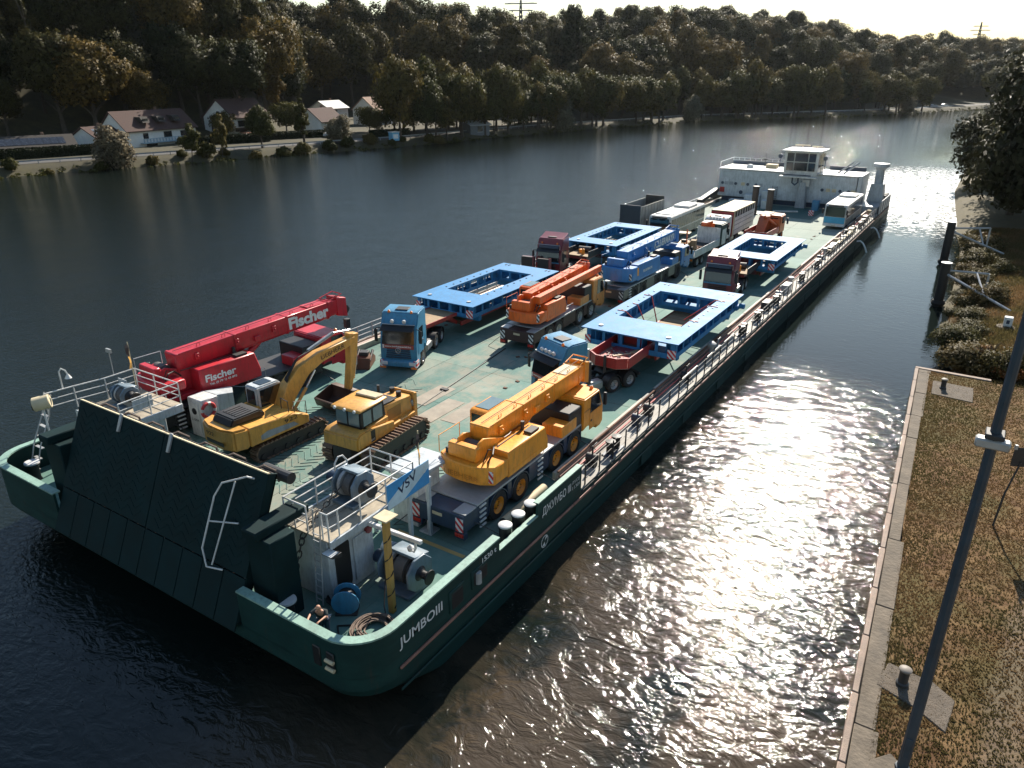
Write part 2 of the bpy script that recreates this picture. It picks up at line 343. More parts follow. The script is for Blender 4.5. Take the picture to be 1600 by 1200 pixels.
def crown_mesh(name, seed, rx, rz, z0, leaf, n_leaf, m, lobes=26, cone=False, droop=0.):
    g = np.random.RandomState(seed); P_, Nn, Cn = [], [], []
    cs = []
    for k in range(lobes):
        d = g.normal(size=3); d /= np.linalg.norm(d); d[2] = d[2] * .9 + .12
        rr = g.uniform(.35, .86); c = np.array([d[0] * rx * rr, d[1] * rx * rr, z0 + rz + d[2] * rz * rr])
        if cone: f = 1 - (c[2] - z0) / (2 * rz); c[:2] *= max(.12, f) * 1.15
        lr = rx * g.uniform(.27, .5) * (max(.3, 1 - (c[2] - z0) / (2.2 * rz)) if cone else 1)
        cs.append((c, lr))
    w = np.array([r * r for c, r in cs]); w /= w.sum()
    for (c, r), k in zip(cs, g.multinomial(n_leaf, w)):
        d = g.normal(size=(k, 3)); d /= np.linalg.norm(d, axis=1)[:, None]; d[:, 2] = np.where(d[:, 2] < -.55, -d[:, 2], d[:, 2])
        rad = r * g.uniform(.62, 1.08, size=(k, 1)) * (1 + .22 * np.sin(d[:, :1] * 5 + c[0]) * np.cos(d[:, 1:2] * 6 + c[1]))
        p = c + d * rad; p[:, 2] -= droop * r * g.uniform(0, 1, size=k) * (1 - d[:, 2])
        P_.append(p); Nn.append(d * .9 + g.normal(size=(k, 3)) * .5); dc = (p - np.array([0, 0, z0 + rz * .8])) / [rx, rx, rz]; Cn.append(d * .85 + dc * .45 + g.normal(size=(k, 3)) * .22)
    p = np.vstack(P_); nn = np.vstack(Nn); nn /= np.linalg.norm(nn, axis=1)[:, None]; N = len(p)
    a = np.cross(nn, g.normal(size=(N, 3))); a /= np.linalg.norm(a, axis=1)[:, None]; b = np.cross(nn, a)
    s = leaf * g.uniform(.55, 1.3, size=(N, 1)); s2 = s * g.uniform(.55, .9, size=(N, 1))
    bend = nn * s * .22
    V = np.stack([p - a * s - bend, p - b * s2, p + a * s - bend, p + b * s2], axis=1).reshape(-1, 3)
    me = bpy.data.meshes.new(name); me.vertices.add(4 * N); me.vertices.foreach_set('co', V.ravel().astype(np.float32))
    me.loops.add(4 * N); me.loops.foreach_set('vertex_index', np.arange(4 * N, dtype=np.int32)); me.polygons.add(N)
    me.polygons.foreach_set('loop_start', np.arange(0, 4 * N, 4, dtype=np.int32)); me.update(); me.validate(); me.materials.append(m)
    cn = np.vstack(Cn); cn /= np.linalg.norm(cn, axis=1)[:, None]; me.shade_smooth(); me.normals_split_custom_set_from_vertices(np.repeat(cn, 4, axis=0).tolist()); return me
def trunk_mesh(name, seed, h, r, spread):
    g = random.Random(seed); b = MB(); top = Vector((g.uniform(-.4, .4), g.uniform(-.4, .4), h))
    b.tube([(0, 0, -.8), (0, 0, 0), (top.x * .5, top.y * .5, h * .5), top], r, 7)
    for i in range(len(b.v)):
        x, y, z = b.v[i]; k = 1 - .55 * max(0, z) / h + (.35 if z < .1 else 0); cx, cy = top.x * max(0, z) / h, top.y * max(0, z) / h; b.v[i] = (cx + (x - cx) * k, cy + (y - cy) * k, z)
    for k in range(6):
        an = k * 1.05 + g.uniform(-.3, .3); z = h * g.uniform(.5, .95); s = Vector((top.x * z / h, top.y * z / h, z)); e = s + Vector((math.cos(an) * spread, math.sin(an) * spread, h * g.uniform(.25, .5)))
        b.cyl(s, (s + e) / 2 + Vector((0, 0, .4)), r * .38, r * .26, 6); b.cyl((s + e) / 2 + Vector((0, 0, .4)), e, r * .26, r * .08, 5)
    return b.mesh(name, M_bark, smooth=True)
WOOD = []
for k, (rx, rz, z0, h) in enumerate(((5.6, 6.2, 4.2, 8), (6.6, 5.6, 4.5, 8), (4.6, 6.6, 4, 8.5), (7.2, 6.6, 4.5, 9), (5.2, 5.2, 3.5, 7))):
    WOOD.append((crown_mesh('crown', 11 + k, rx, rz, z0, .235, 15000, M_leaf, 22), trunk_mesh('trunk', k, h, .38, rx * .5)))
WOOD.append((crown_mesh('crown', 40, 3.6, 9.5, 2.5, .22, 10000, M_leaf, 60, cone=True), trunk_mesh('trunk', 50, 17, .3, 1.2)))
def tree(name, label, proto, loc, sc, rz, group=None, cat='tree'):
    t = thing(name, label, cat, loc, rz, group); t.scale = (sc[0], sc[0], sc[1])
    link('trunk', proto[1], t); link('crown', proto[0], t); return t
def vis_px(x, y, z):
    a = R_(32.736); dx, dy, dz = x, y, z - 20.1
    f = -math.sin(a) * dx + math.cos(a) * dy; r = math.cos(a) * dx + math.sin(a) * dy; p = R_(22.728)
    d = math.cos(p) * f - math.sin(p) * dz; u = math.sin(p) * f + math.cos(p) * dz
    return (800 + 1165 * r / d, 600 - 1165 * u / d, d) if d > 1 else (9e9, 9e9, d)
cand = []
g = random.Random(21)
for t in np.arange(-70, 850, 11.5):
    for s in np.arange(24, 215, 11.5):
        tt = t + g.uniform(-4.4, 4.4); s2 = s + g.uniform(-4.4, 4.4); toe = np.interp(tt, TS, TOE)
        if s2 < toe + 3: continue
        x, y = bank(tt, s2); z = ground(tt, s2); u, v, d = vis_px(x, y, z + 8)
        if u < -160 or u > 1760 or d < 20: continue
        cand.append((d, x, y, z, s2 - toe))
cand.sort(); near = cand[:300]; rest = cand[300:]
for i, (d, x, y, z, q) in enumerate(near):
    p = WOOD[5] if g.random() < .04 else WOOD[g.randrange(5)]; k = g.choice([1.05, 1.3, 1.55, 1.85]) * g.uniform(.92, 1.1)
    tree('woodland_tree', 'leafy tree in the dense wood on the hillside across the river', p, (x, y, z - .6), (k, k * g.uniform(.9, 1.15)), g.uniform(0, 6.28), 'trees of the hillside wood')
# the farther wood: one mass of instanced crowns
fm = bpy.data.meshes.new('distant_wood'); fm.from_pydata([(x, y, z - .6) for d, x, y, z, q in rest], [], [])
fo = stuff(link('distant_wood', fm)); fo['label'] = 'mass of trees on the upper and farther slopes of the hill'; fo['category'] = 'wood'
ng = bpy.data.node_groups.new('wood', 'GeometryNodeTree'); ng.interface.new_socket('Geometry', in_out='INPUT', socket_type='NodeSocketGeometry'); ng.interface.new_socket('Geometry', in_out='OUTPUT', socket_type='NodeSocketGeometry')
gi = ng.nodes.new('NodeGroupInput'); gq = ng.nodes.new('NodeGroupOutput'); iop = ng.nodes.new('GeometryNodeInstanceOnPoints'); jn = ng.nodes.new('GeometryNodeJoinGeometry')
crowns = {}
for o in COL.objects:
    if o.name.startswith('crown') and o.data != WOOD[5][0] and o.data.name not in crowns: crowns[o.data.name] = o
for o in crowns.values():
    q = ng.nodes.new('GeometryNodeObjectInfo'); q.inputs['Object'].default_value = o; q.inputs['As Instance'].default_value = True; ng.links.new(q.outputs['Geometry'], jn.inputs[0])
ng.links.new(gi.outputs[0], iop.inputs['Points']); ng.links.new(jn.outputs[0], iop.inputs['Instance']); iop.inputs['Pick Instance'].default_value = True
rv = ng.nodes.new('FunctionNodeRandomValue'); rv.data_type = 'FLOAT_VECTOR'; rv.inputs[0].default_value = (0, 0, 0); rv.inputs[1].default_value = (0, 0, 6.28); ng.links.new(rv.outputs[0], iop.inputs['Rotation'])
r2 = ng.nodes.new('FunctionNodeRandomValue'); r2.data_type = 'FLOAT'; r2.inputs[2].default_value = 1.15; r2.inputs[3].default_value = 1.8; ng.links.new(r2.outputs[1], iop.inputs['Scale'])
ng.links.new(iop.outputs[0], gq.inputs[0]); md = fo.modifiers.new('wood', 'NODES'); md.node_group = ng

# riverside trees and bushes, each where it stands
RV = [(crown_mesh('crown', 60 + k, rx, rz, z0, .27, 8000, M_leaf2, 28), trunk_mesh('trunk', 60 + k, h, .3, rx * .5)) for k, (rx, rz, z0, h) in enumerate(((5.2, 5.6, .5, 5), (4.2, 5.8, .4, 5), (5.6, 5.2, 1.0, 5)))]
POP = (crown_mesh('crown', 70, 3.2, 7.5, .3, .24, 8000, M_leaf2, 34, cone=True), trunk_mesh('trunk', 70, 11, .25, 1))
WIL = (crown_mesh('crown', 72, 4, 3.6, .0, .22, 7000, M_leaf3, 22, droop=.8), trunk_mesh('trunk', 72, 3.5, .25, 1.6))
BUSH = (crown_mesh('crown', 74, 2.4, 1.7, .0, .2, 3000, M_leaf2, 14), trunk_mesh('trunk', 74, 1.6, .12, .9))
SAP = (crown_mesh('crown', 76, 2.2, 3.6, .9, .22, 3000, M_leaf2, 16), trunk_mesh('trunk', 76, 4, .14, .8))
def bank_ts(x, y):
    i = int(np.argmin((BK[:, 0] - x) ** 2 + (BK[:, 1] - y) ** 2)); j = min(max(i, 1), len(BK) - 2); d = BK[j + 1] - BK[j - 1]; d = d / np.linalg.norm(d); q = np.array([x, y]) - BK[j]
    return BL[j] + q @ d, -d[1] * q[0] + d[0] * q[1]
RT = [  # x, y, prototype, scale xy, scale z, label
    (-163, 94.5, WIL, 1.2, 1.15, 'wide brownish bush at the water edge left of the houses'), (-161, 112, SAP, 1.05, 1.1, 'thin young tree by the water in front of the brown roofed house'),
    (-160.5, 120, SAP, .9, 1.3, 'slim sapling by the water left of the pale gabled house'), (-165, 136, RV[1], .82, .8, 'rounded tree on the bank in front of the pale gabled house'),
    (-160, 146, POP, 1.15, .92, 'tall pointed conifer-like tree on the bank between two houses'), (-160.5, 160, WIL, 1.15, .9, 'pale silvery willow bush beside the guard rail'),
    (-154, 178, RV[0], 1.0, 1.45, 'big round tree rising beside the blue kiosk'), (-147, 182, RV[1], .9, 1.0, 'dark tree overhanging the water right of the blue kiosk'),
    (-144, 188, SAP, 1.4, 1.2, 'small dense tree low over the water right of the kiosk'), (-147, 200, RV[2], .9, 1.15, 'broad tree in the row along the far shore, first after the grey shed'),
    (-142, 205, POP, 1.1, .8, 'narrow upright tree in the far shoreline row'), (-141, 217, RV[0], .85, 1.1, 'full round tree in the far shoreline row left of the pale bush'),
    (-149, 222, RV[2], .95, 1.3, 'tall yellowish tree set back behind the shoreline row'), (-137, 229, RV[1], .8, .9, 'dark compact tree leaning over the far shoreline'),
    (-135, 243, WIL, .9, 1.05, 'small silvery bush at the foot of the shoreline row'), (-140, 243, RV[0], .85, 1.0, 'olive tree on the far shore behind the silvery bush'),
    (-131, 258, RV[1], .95, .95, 'tree on the far shore next to an open strip of road'), (-131, 267, RV[2], .95, 1.1, 'spreading tree with bare trunk on the far shore near the road'),
    (-120, 287, RV[0], .9, .95, 'round dark tree standing alone on the far shore'), (-119, 292, RV[2], .9, 1.05, 'tall spreading tree beside the lone round one'),
    (-111, 306, WIL, .95, 1.0, 'pale dome shaped bush on the far shore'), (-104, 321, RV[1], .9, .85, 'small twin crowned tree beyond the pale dome bush'),
    (-102, 338, RV[0], 1.2, 1.25, 'heavy dark tree mass end at the bend of the far shore'), (-97, 341, RV[1], 1.2, 1.4, 'leafy tree over the water at the far bend, left of the wheelhouse'),
    (-83, 363, RV[2], 1.15, 1.45, 'tall leafy tree at the water above the wheelhouse'), (-76, 385, RV[1], 1.1, 1.3, 'upright tree right above the wheelhouse roof'),
    (-57, 426, RV[0], 1.1, 1.1, 'round tree on the meadow strip at the far bend'), (-52, 430, RV[2], .9, 1.0, 'second tree on the meadow strip at the far bend'),
    (-48, 432, WIL, .9, .9, 'pale bush on the meadow strip at the far bend'), (-43, 452, RV[0], 1.0, 1.15, 'round tree at the right end of the meadow strip'), (-12, 560, RV[0], 1.6, 1.5, 'last big tree where the river bends out of sight')]
for x, y, p, a, b_, lab in RT:
    for _ in range(200):                     # stand on the bank, not in the water
        tt, sd = bank_ts(x, y)
        if sd >= (2.0 if p in (BUSH, WIL, SAP) else 4.0): break
        x *= 1.003; y *= 1.003
    zz = ground(tt, sd); a *= 1.0 if y < 165 else 1.35; b_ *= 1.05 if y < 165 else 1.4
    tree('bush' if p in (BUSH, WIL) else 'riverside_tree', lab, p, (x, y, zz - .15), (a, b_), g.uniform(0, 6.28), 'trees and bushes along the far shore', 'bush' if p in (BUSH, WIL) else 'tree')
g2 = random.Random(77); n_sh = 0
for t in np.arange(168, 470, 6.2):
    if 255 < t < 262 or 300 < t < 312 or 395 < t < 425: continue
    for s in (g2.uniform(4, 6.5), g2.uniform(17, 26)):
        if s < 10 and g2.random() < .35: continue
        tt = t + g2.uniform(-2, 2); x, y = bank(tt, s); p = RV[g2.randrange(3)]; k = g2.uniform(.95, 1.5)
        tree('shoreline_tree', 'leafy tree in the dense row along the far shore and road', p, (x, y, ground(tt, s) - .2), (k, k * g2.uniform(1.0, 1.3)), g2.uniform(0, 6.28), 'trees filling the far shoreline row')
for k in range(22):
    t = 40 + k * 6.6 + g2.uniform(-2.5, 2.5); s = g2.uniform(1.2, 5); x, y = bank(t, s); kk = g2.uniform(.5, 1.1)
    tree('bush', 'dark low bush on the far water line in front of the houses', BUSH, (x, y, ground(t, s) - .2), (kk, kk), g2.uniform(0, 6), 'low bushes below the guard rail', 'bush')
for k in range(16):
    t = 60 + k * 8.5 + g2.uniform(-3, 3); s = g2.uniform(30, 38) if t < 140 else g2.uniform(22, 34); x, y = bank(t, s); kk = g2.uniform(.55, .95)
    if any(math.hypot(x - a, y - b) < 12 for a, b in ((-196, 128), (-198, 115), (-199, 157), (-182, 178), (-196, 219), (-206, 210), (-192, 92))): continue
    tree('garden_tree', 'dark garden tree between the houses of the far bank', RV[g2.randrange(3)], (x, y, ground(t, s) - .2), (kk, kk), g2.uniform(0, 6), 'garden trees of the far bank')
# low scrub along the far water line
def scrub(name, label, pts, leaf, m, seed):
    gg = np.random.RandomState(seed); V = []
    for x, y, z, r, n in pts:
        d = gg.normal(size=(n, 3)); d /= np.linalg.norm(d, axis=1)[:, None]; d[:, 2] = abs(d[:, 2]); p = np.array([x, y, z]) + d * r * gg.uniform(.5, 1, size=(n, 1)) * [1, 1, .75]
        nn = d + gg.normal(size=(n, 3)) * .7; nn /= np.linalg.norm(nn, axis=1)[:, None]; a = np.cross(nn, gg.normal(size=(n, 3))); a /= np.linalg.norm(a, axis=1)[:, None]; b = np.cross(nn, a)
        s = leaf * gg.uniform(.5, 1.3, size=(n, 1)); V.append(np.stack([p - a * s, p - b * s * .7, p + a * s, p + b * s * .7], axis=1).reshape(-1, 3))
    V = np.vstack(V); N = len(V) // 4; me = bpy.data.meshes.new(name); me.from_pydata(V.tolist(), [], [(4 * i, 4 * i + 1, 4 * i + 2, 4 * i + 3) for i in range(N)]); me.materials.append(m)
    o = stuff(link(name, me)); o['label'] = label; o['category'] = 'scrub'; return o
pts = []
for k in range(520):
    t = g.uniform(-20, 560); s = g.uniform(-.6, 4.5); x, y = bank(t, s); pts.append((x, y, max(-.1, ground(t, s) - .2), g.uniform(.35, 1.1), 26))
scrub('shore_scrub', 'low scrub and reeds along the far water line', pts, .28, M_leaf2, 5)

# ------------------------------------------------------------------ houses across the river
M_render = mat('house render', (.74, .72, .67), .9, var=.1, scale=.6, dirt=.25, dirt_rgb=(.4, .37, .32))
M_roof = mat('brown roof tiles', (.075, .038, .03), .9, var=.3, scale=2.5, dirt=.4, dirt_rgb=(.06, .04, .03))
M_roof2 = mat('terracotta roof', (.24, .14, .09), .85, var=.3, scale=2.5)
M_wind = mat('window glass', (.02, .025, .03), .08, spec=.8)
M_timber = mat('dark boarding', (.035, .028, .022), .8)
M_bluew = mat('bluish balcony', (.3, .4, .46), .7)
M_solar = mat('solar panel', (.2, .24, .3), .1, spec=1)
M_hedge = leaf_mat('hedge leaves', (.02, .026, .012), (.024, .03, .014), (.028, .032, .014), .15)
def house(label, x, y, rz, L, D, h, rh, wins, z=1.7, roof=None, ov=.6, wall=None):
    """gabled house: ridge along local x, the river side is local -y; wins = (face, along, z, w, h)"""
    roof = roof or M_roof; wall = wall or M_render
    t = thing('house', label, 'house', (x, y, z), rz); l2, d2 = L / 2, D / 2
    w = MB().prism([(-d2, -1.5), (d2, -1.5), (d2, h), (0, h + rh), (-d2, h)], 'x', -l2, l2).build('wall', wall, t)
    sl = rh / d2
    r = MB()
    for s in (-1, 1):
        y0, z0_ = s * (d2 + ov), h - ov * sl
        r.prism([(0, h + rh + .05), (y0, z0_ + .05), (y0, z0_ + .27), (0, h + rh + .3)] if s > 0 else [(0, h + rh + .05), (0, h + rh + .3), (y0, z0_ + .27), (y0, z0_ + .05)], 'x', -l2 - .5, l2 + .5)
    ro = r.build('roof', roof, t); MB().box(l2 * .3, l2 * .3 + .6, .5, 1.1, h + rh * .5, h + rh + .9).build('chimney', M_roof2, ro, .02)
    for f, a, zz, ww, hh in wins:
        if f == 'f': q = MB().box(a - ww / 2, a + ww / 2, -d2 - .05, -d2 + .1, zz, zz + hh); fr = MB().box(a - ww / 2 - .1, a + ww / 2 + .1, -d2 - .16, -d2 - .0, zz - .12, zz - .02)
        elif f == 'l': q = MB().box(-l2 - .05, -l2 + .1, a - ww / 2, a + ww / 2, zz, zz + hh); fr = MB().box(-l2 - .14, -l2, a - ww / 2 - .1, a + ww / 2 + .1, zz - .12, zz - .02)
        else: q = MB().box(l2 - .1, l2 + .05, a - ww / 2, a + ww / 2, zz, zz + hh); fr = MB().box(l2, l2 + .14, a - ww / 2 - .1, a + ww / 2 + .1, zz - .12, zz - .02)
        wo = q.build('window', M_wind, t); fr.build('sill', M_white, wo)
    return t, ro, w
hz = R_(-62)       # ridge direction roughly along the shore
hA, rA, wA = house('white house with brown roof, three dormers and a long pale blue balcony', -195.5, 124.5, R_(97), 22, 10, 4.6, 4.2,
    [('f', -5.5, 2.2, 1.6, 1.5), ('f', 1.5, 2.2, 2.6, 1.6), ('f', 6.8, 2.2, 2.2, 1.5), ('f', -4, -1, 3.4, 2.2), ('f', 4, -.8, 1.2, 1.6)])
MB().box(-7.5, 5.5, -6.3, -5.0, 1.2, 1.4).build('balcony', M_bluew, hA)
for k in range(14): MB().box(-7.4 + k * .98, -7.1 + k * .98, -6.3, -6.22, 1.4, 2.3).build('baluster', M_bluew, hA)
MB().box(-7.5, 5.5, -6.34, -6.24, 2.3, 2.42).build('handrail', M_bluew, hA)
for k in (-4.5, .6, 5.6):
    dm = MB().prism([(-4.9, 6.2), (-1.2, 6.2), (-1.2, 7.6), (-4.0, 7.6)], 'x', k - 1.1, k + 1.1).build('dormer', M_timber, rA)
    MB().box(k - .75, k + .75, -4.62, -4.4, 6.35, 7.2).build('dormer_window', M_wind, rA)
tag(hA, hA['label'], 'house')
hA2, r_, _ = house('low white annex with solar panels left of the long balcony house', -194.0, 109.2, R_(97), 7.5, 9, 3.4, 2.2, [('f', 0, .8, 1.4, 1.2)])
for k in range(4): MB().cb((-1.9 + k * 1.25, -2.4, 4.72), (1.15, 2.3, .08), Matrix.Rotation(math.atan2(2.2, 4.5), 3, 'X')).build('solar_panel', M_solar, r_)
hB, rB, _ = house('tall pale house with gable end and small pink awning', -197, 154.5, R_(98), 15, 11.5, 6.2, 4.6,
    [('l', -2.6, 2.2, 1.2, 1.4), ('l', 2.4, 2.2, 1.4, 1.4), ('l', 0, 6.4, 1.0, 1.4), ('l', .2, 2.6, .7, 1.0), ('f', -4.6, 3.6, 2.8, 1.7), ('f', -4.4, .3, 2.4, 2.0), ('f', 1.5, 3.6, 1.4, 1.5)])
MB().box(-7.4, -1.8, -7.0, -5.5, 2.4, 3.4).build('balcony', M_timber, hB); MB().prism([(-7.6, 1.75), (-5.5, 2.1), (-5.5, 2.2), (-7.6, 1.85)], 'x', -6, -2.6).build('awning', mat('pink awning', (.6, .32, .24), .9), hB)
hC, rC, _ = house('small white house with brown hipped roof behind the pointed tree', -184, 175.5, R_(98), 11, 9, 4.4, 3.4, [('f', 2.8, 1.7, 2.6, 1.6), ('f', -1.8, 1.3, 1.6, 1.9), ('r', 0, 1.4, 1.2, 1.4)])
MB().box(-3.6, .4, -5.6, -4.5, .9, 1.9).build('balcony', M_roof, hC)
hD, rD, _ = house('white house with sunlit terracotta roof half behind the big round tree', -197, 214, R_(98), 12, 9.5, 5.6, 3.8, [('f', -1, 1.2, 1.2, 1.5), ('r', 0, 3.4, 1, 1.3), ('f', 3, 2.8, 1.2, 1.3), ('l', -1.5, 2.4, 1, 1.3)], roof=M_roof2, z=2.2)
MB().cb((1, -2.6, 7.95), (3.2, 1.6, .08), Matrix.Rotation(math.atan2(3.8, 4.75), 3, 'X')).build('solar_panel', M_solar, rD)
hE, rE, _ = house('grey roofed house set back between the white ones', -208, 203, R_(98), 11, 8, 5.2, 2.2, [('f', -2.5, 3, 3.4, 1.6), ('f', 2, .6, 1.4, 2.1)], roof=mat('grey roof', (.3, .3, .29), .6), z=3)
hF, rF, _ = house('long low barn with dark solar roof on the far left bank', -192, 92, R_(74), 17, 8, 2.2, 2.3, [], roof=M_timber, wall=M_timber)
for k in range(9): MB().cb((-6 + k * 1.5, -2.1, 3.62), (1.42, 2.6, .06), Matrix.Rotation(math.atan2(2.3, 4.0), 3, 'X')).build('solar_panel', mat('dull solar panel', (.03, .035, .045), .25), rF)
hG, rG, _ = house('small grey boat shed behind the shoreline trees', -150, 211, R_(74), 8, 5, 2.4, 1.0, [('f', 0, .3, 2, 1.8)], roof=mat('shed roof', (.34, .35, .36), .6), wall=mat('shed wall', (.14, .15, .16), .8))
hI, rI, _ = house('little house with pale roof among the shoreline trees', -168, 268, R_(74), 8, 7, 4, 2.6, [('f', 0, 1, 1.4, 1.4)], roof=M_roof2)
kt = thing('kiosk', 'small bright blue kiosk beside the road on the far bank', 'kiosk', (-152, 173, 1.6), R_(72))
P('body', mat('kiosk blue', (.16, .42, .6), .5), kt, (-1.2, 1.2, -1, 1, 0, 2.3)); P('roof', M_white, kt, (-1.35, 1.35, -1.15, 1.15, 2.3, 2.45)); P('poster', M_letter, kt, (-.8, .8, -1.03, -1.0, .6, 1.8), bevel=0); P('door', M_navy, kt, (1.2, 1.23, -.4, .4, .1, 2))
# garden hedges
def hedge(label, x, y, rz, L, h, d=1.4):
    gg = np.random.RandomState(int(abs(x * 7 + y))); n = int(L * h * 55); V = []
    p = np.stack([gg.uniform(-L / 2, L / 2, n), gg.choice([-1, 1, 0], n, p=[.5, .15, .35]) * d / 2 + gg.uniform(-.2, .2, n), gg.uniform(0, h, n)], 1); p[:, 2] = np.where(abs(p[:, 1]) < .3 * d, h + gg.uniform(-.2, .15, n), p[:, 2])
    nn = gg.normal(size=(n, 3)); nn /= np.linalg.norm(nn, axis=1)[:, None]; a = np.cross(nn, gg.normal(size=(n, 3))); a /= np.linalg.norm(a, axis=1)[:, None]; b = np.cross(nn, a)
    V = np.stack([p - a * .2, p - b * .16, p + a * .2, p + b * .16], 1).reshape(-1, 3); t = thing('hedge', label, 'hedge', (x, y, 1.7), rz)
    me = bpy.data.meshes.new('foliage'); me.from_pydata(V.tolist(), [], [(4 * i, 4 * i + 1, 4 * i + 2, 4 * i + 3) for i in range(n)]); me.materials.append(M_hedge); link('foliage', me, t)
    MB().box(-L / 2 + .2, L / 2 - .2, -d * .3, d * .3, -.2, h - .3).build('branches', M_hedge, t)
hedge('long clipped dark hedge in front of the balcony house', -180, 137, R_(72), 24, 2.6); hedge('dark hedge in front of the low barn', -187, 91, R_(78), 34, 2.4); hedge('dark garden hedge in front of the tall pale house', -177, 160, R_(70), 22, 2.3); hedge('dark hedge beside the blue kiosk', -158, 178, R_(72), 14, 2.4)
# cars on the far road
def small_car(label, x, y, z, rz, c):
    t = thing('car', label, 'car', (x, y, z), rz, 'cars on the far bank')
    MB().prism([(-2.1, .35), (2.1, .35), (2.15, .75), (1.3, .95), (.6, 1.45), (-1.3, 1.45), (-2.0, .95)], 'x', -.85, .85).build('body', c, t, .06)
    MB().prism([(-1.75, .98), (1.1, .98), (.55, 1.38), (-1.25, 1.38)], 'x', -.87, .87).build('windows', M_glass, t)
    for a in (-1.3, 1.3):
        for s in (-.75, .75): MB().cyl((s - .1, a, .32), (s + .1, a, .32), .32).build('wheel', M_tyre, t)
M_carw = paint('car white', (.75, .75, .74), .1); M_cars = paint('car silver', (.4, .42, .44), .1)
x, y = bank(150, 19); small_car('white car parked between the houses on the far bank', -172, 167.5, 2.1, R_(-20), M_carw)
small_car('silver car parked beside the hedge of the small house', -164, 185, 2.1, R_(-20), M_cars)
x, y = bank(505, 11); small_car('small silver car on the distant road at the river bend', x, y, 1.9, R_(-35), M_cars); x, y = bank(517, 11); small_car('small white car on the distant road at the river bend', x, y, 1.9, R_(-35), M_carw)
# pylons on the skyline
def pylon(label, x, y, z, h, arms):
    t = thing('pylon', label, 'pylon', (x, y, z), R_(20), 'power pylons on the skyline'); b = MB(); m = mat('pylon steel', (.05, .055, .06), .8)
    for sx in (-1, 1):
        for sy in (-1, 1): b.cyl((sx * 1.8, sy * 1.8, 0), (sx * .25, sy * .25, h), .3, .24, 5)
    k = 0; zz = 0
    while zz < h - 2.5:
        r0 = 1.8 - 1.55 * zz / h; r1 = 1.8 - 1.55 * (zz + 2.5) / h
        for s in (-1, 1): b.cyl((-r0, s * r0, zz), (r1, s * r1, zz + 2.5), .17, n=4); b.cyl((r0, s * r0, zz), (-r1, s * r1, zz + 2.5), .17, n=4)
        zz += 2.5
    b.build('mast', m, t)
    for q, w in arms: MB().cyl((-w, 0, h * q), (w, 0, h * q), .3, n=5).cyl((-w, 0, h * q), (0, 0, h * q + 1.4), .07, n=4).cyl((w, 0, h * q), (0, 0, h * q + 1.4), .07, n=4).build('cross_arm', m, t)
pylon('lattice pylon with three cross arms above the middle of the skyline', -148, 745, 27, 34.5, ((.7, 5), (.8, 8), (.9, 6)))
pylon('lattice pylon with cross arms above the right skyline', -46, 838, 27, 33.5, ((.7, 5), (.8, 8), (.9, 6)))
pylon('pylon top with wide cross arm over the left skyline', -255, 406, 28, 30, ((.82, 7), (.94, 9.5)))

# ------------------------------------------------------------------ near (right) bank: quay, meadow, piles
QZ = 1.5
def dry_grass_mat():
    m = bpy.data.materials.new('dry grass ground'); m.use_nodes = True; n = m.node_tree.nodes; l = m.node_tree.links; b = n['Principled BSDF']
    V = n.new('ShaderNodeTexCoord').outputs['Object']
    c = mixc(n, l, ramp01(n, l, noise(n, l, V, 1.1, 8, .7), .38, .62), (.11, .06, .03), (.2, .125, .06))
    c = mixc(n, l, mth(n, l, 'MULTIPLY', ramp01(n, l, noise(n, l, V, .22, 5, .65), .45, .62), .75), c, (.085, .075, .028))
    c = mixc(n, l, mth(n, l, 'MULTIPLY', ramp01(n, l, noise(n, l, V, 9, 6, .7), .48, .72), .4), c, (.04, .028, .015))
    sp = n.new('ShaderNodeSeparateXYZ'); l.new(V, sp.inputs[0])           # worn gravel track along the quay
    tr = mth(n, l, 'ABSOLUTE', mth(n, l, 'SUBTRACT', mth(n, l, 'ADD', sp.outputs[0], mth(n, l, 'MULTIPLY', noise(n, l, V, .3, 3), 1.2)), mth(n, l, 'ADD', 1.9, mth(n, l, 'MULTIPLY', sp.outputs[1], .1))))
    c = mixc(n, l, mth(n, l, 'MULTIPLY', mth(n, l, 'SUBTRACT', 1, ramp01(n, l, tr, .3, .9)), .55), c, (.17, .135, .1))
    l.new(c, b.inputs[0]); b.inputs['Roughness'].default_value = .95; b.inputs['Specular IOR Level'].default_value = .15
    bp = n.new('ShaderNodeBump'); bp.inputs['Strength'].default_value = .9; bp.inputs['Distance'].default_value = .08; l.new(noise(n, l, V, 5, 6, .7), bp.inputs['Height']); l.new(bp.outputs[0], b.inputs['Normal']); return m
M_meadow = dry_grass_mat()
M_conc = mat('weathered concrete', (.155, .125, .092), .9, var=.45, scale=1.2, dirt=.85, dirt_rgb=(.075, .058, .04), dscale=.9, bump=.7, bscale=7)
M_cap = mat('quay edge beam', (.26, .19, .145), .75, var=.3, scale=2, dirt=.5, dirt_rgb=(.1, .06, .04), bump=.25)
def qx(y): return -.55 - (y - 18.2) * .0525
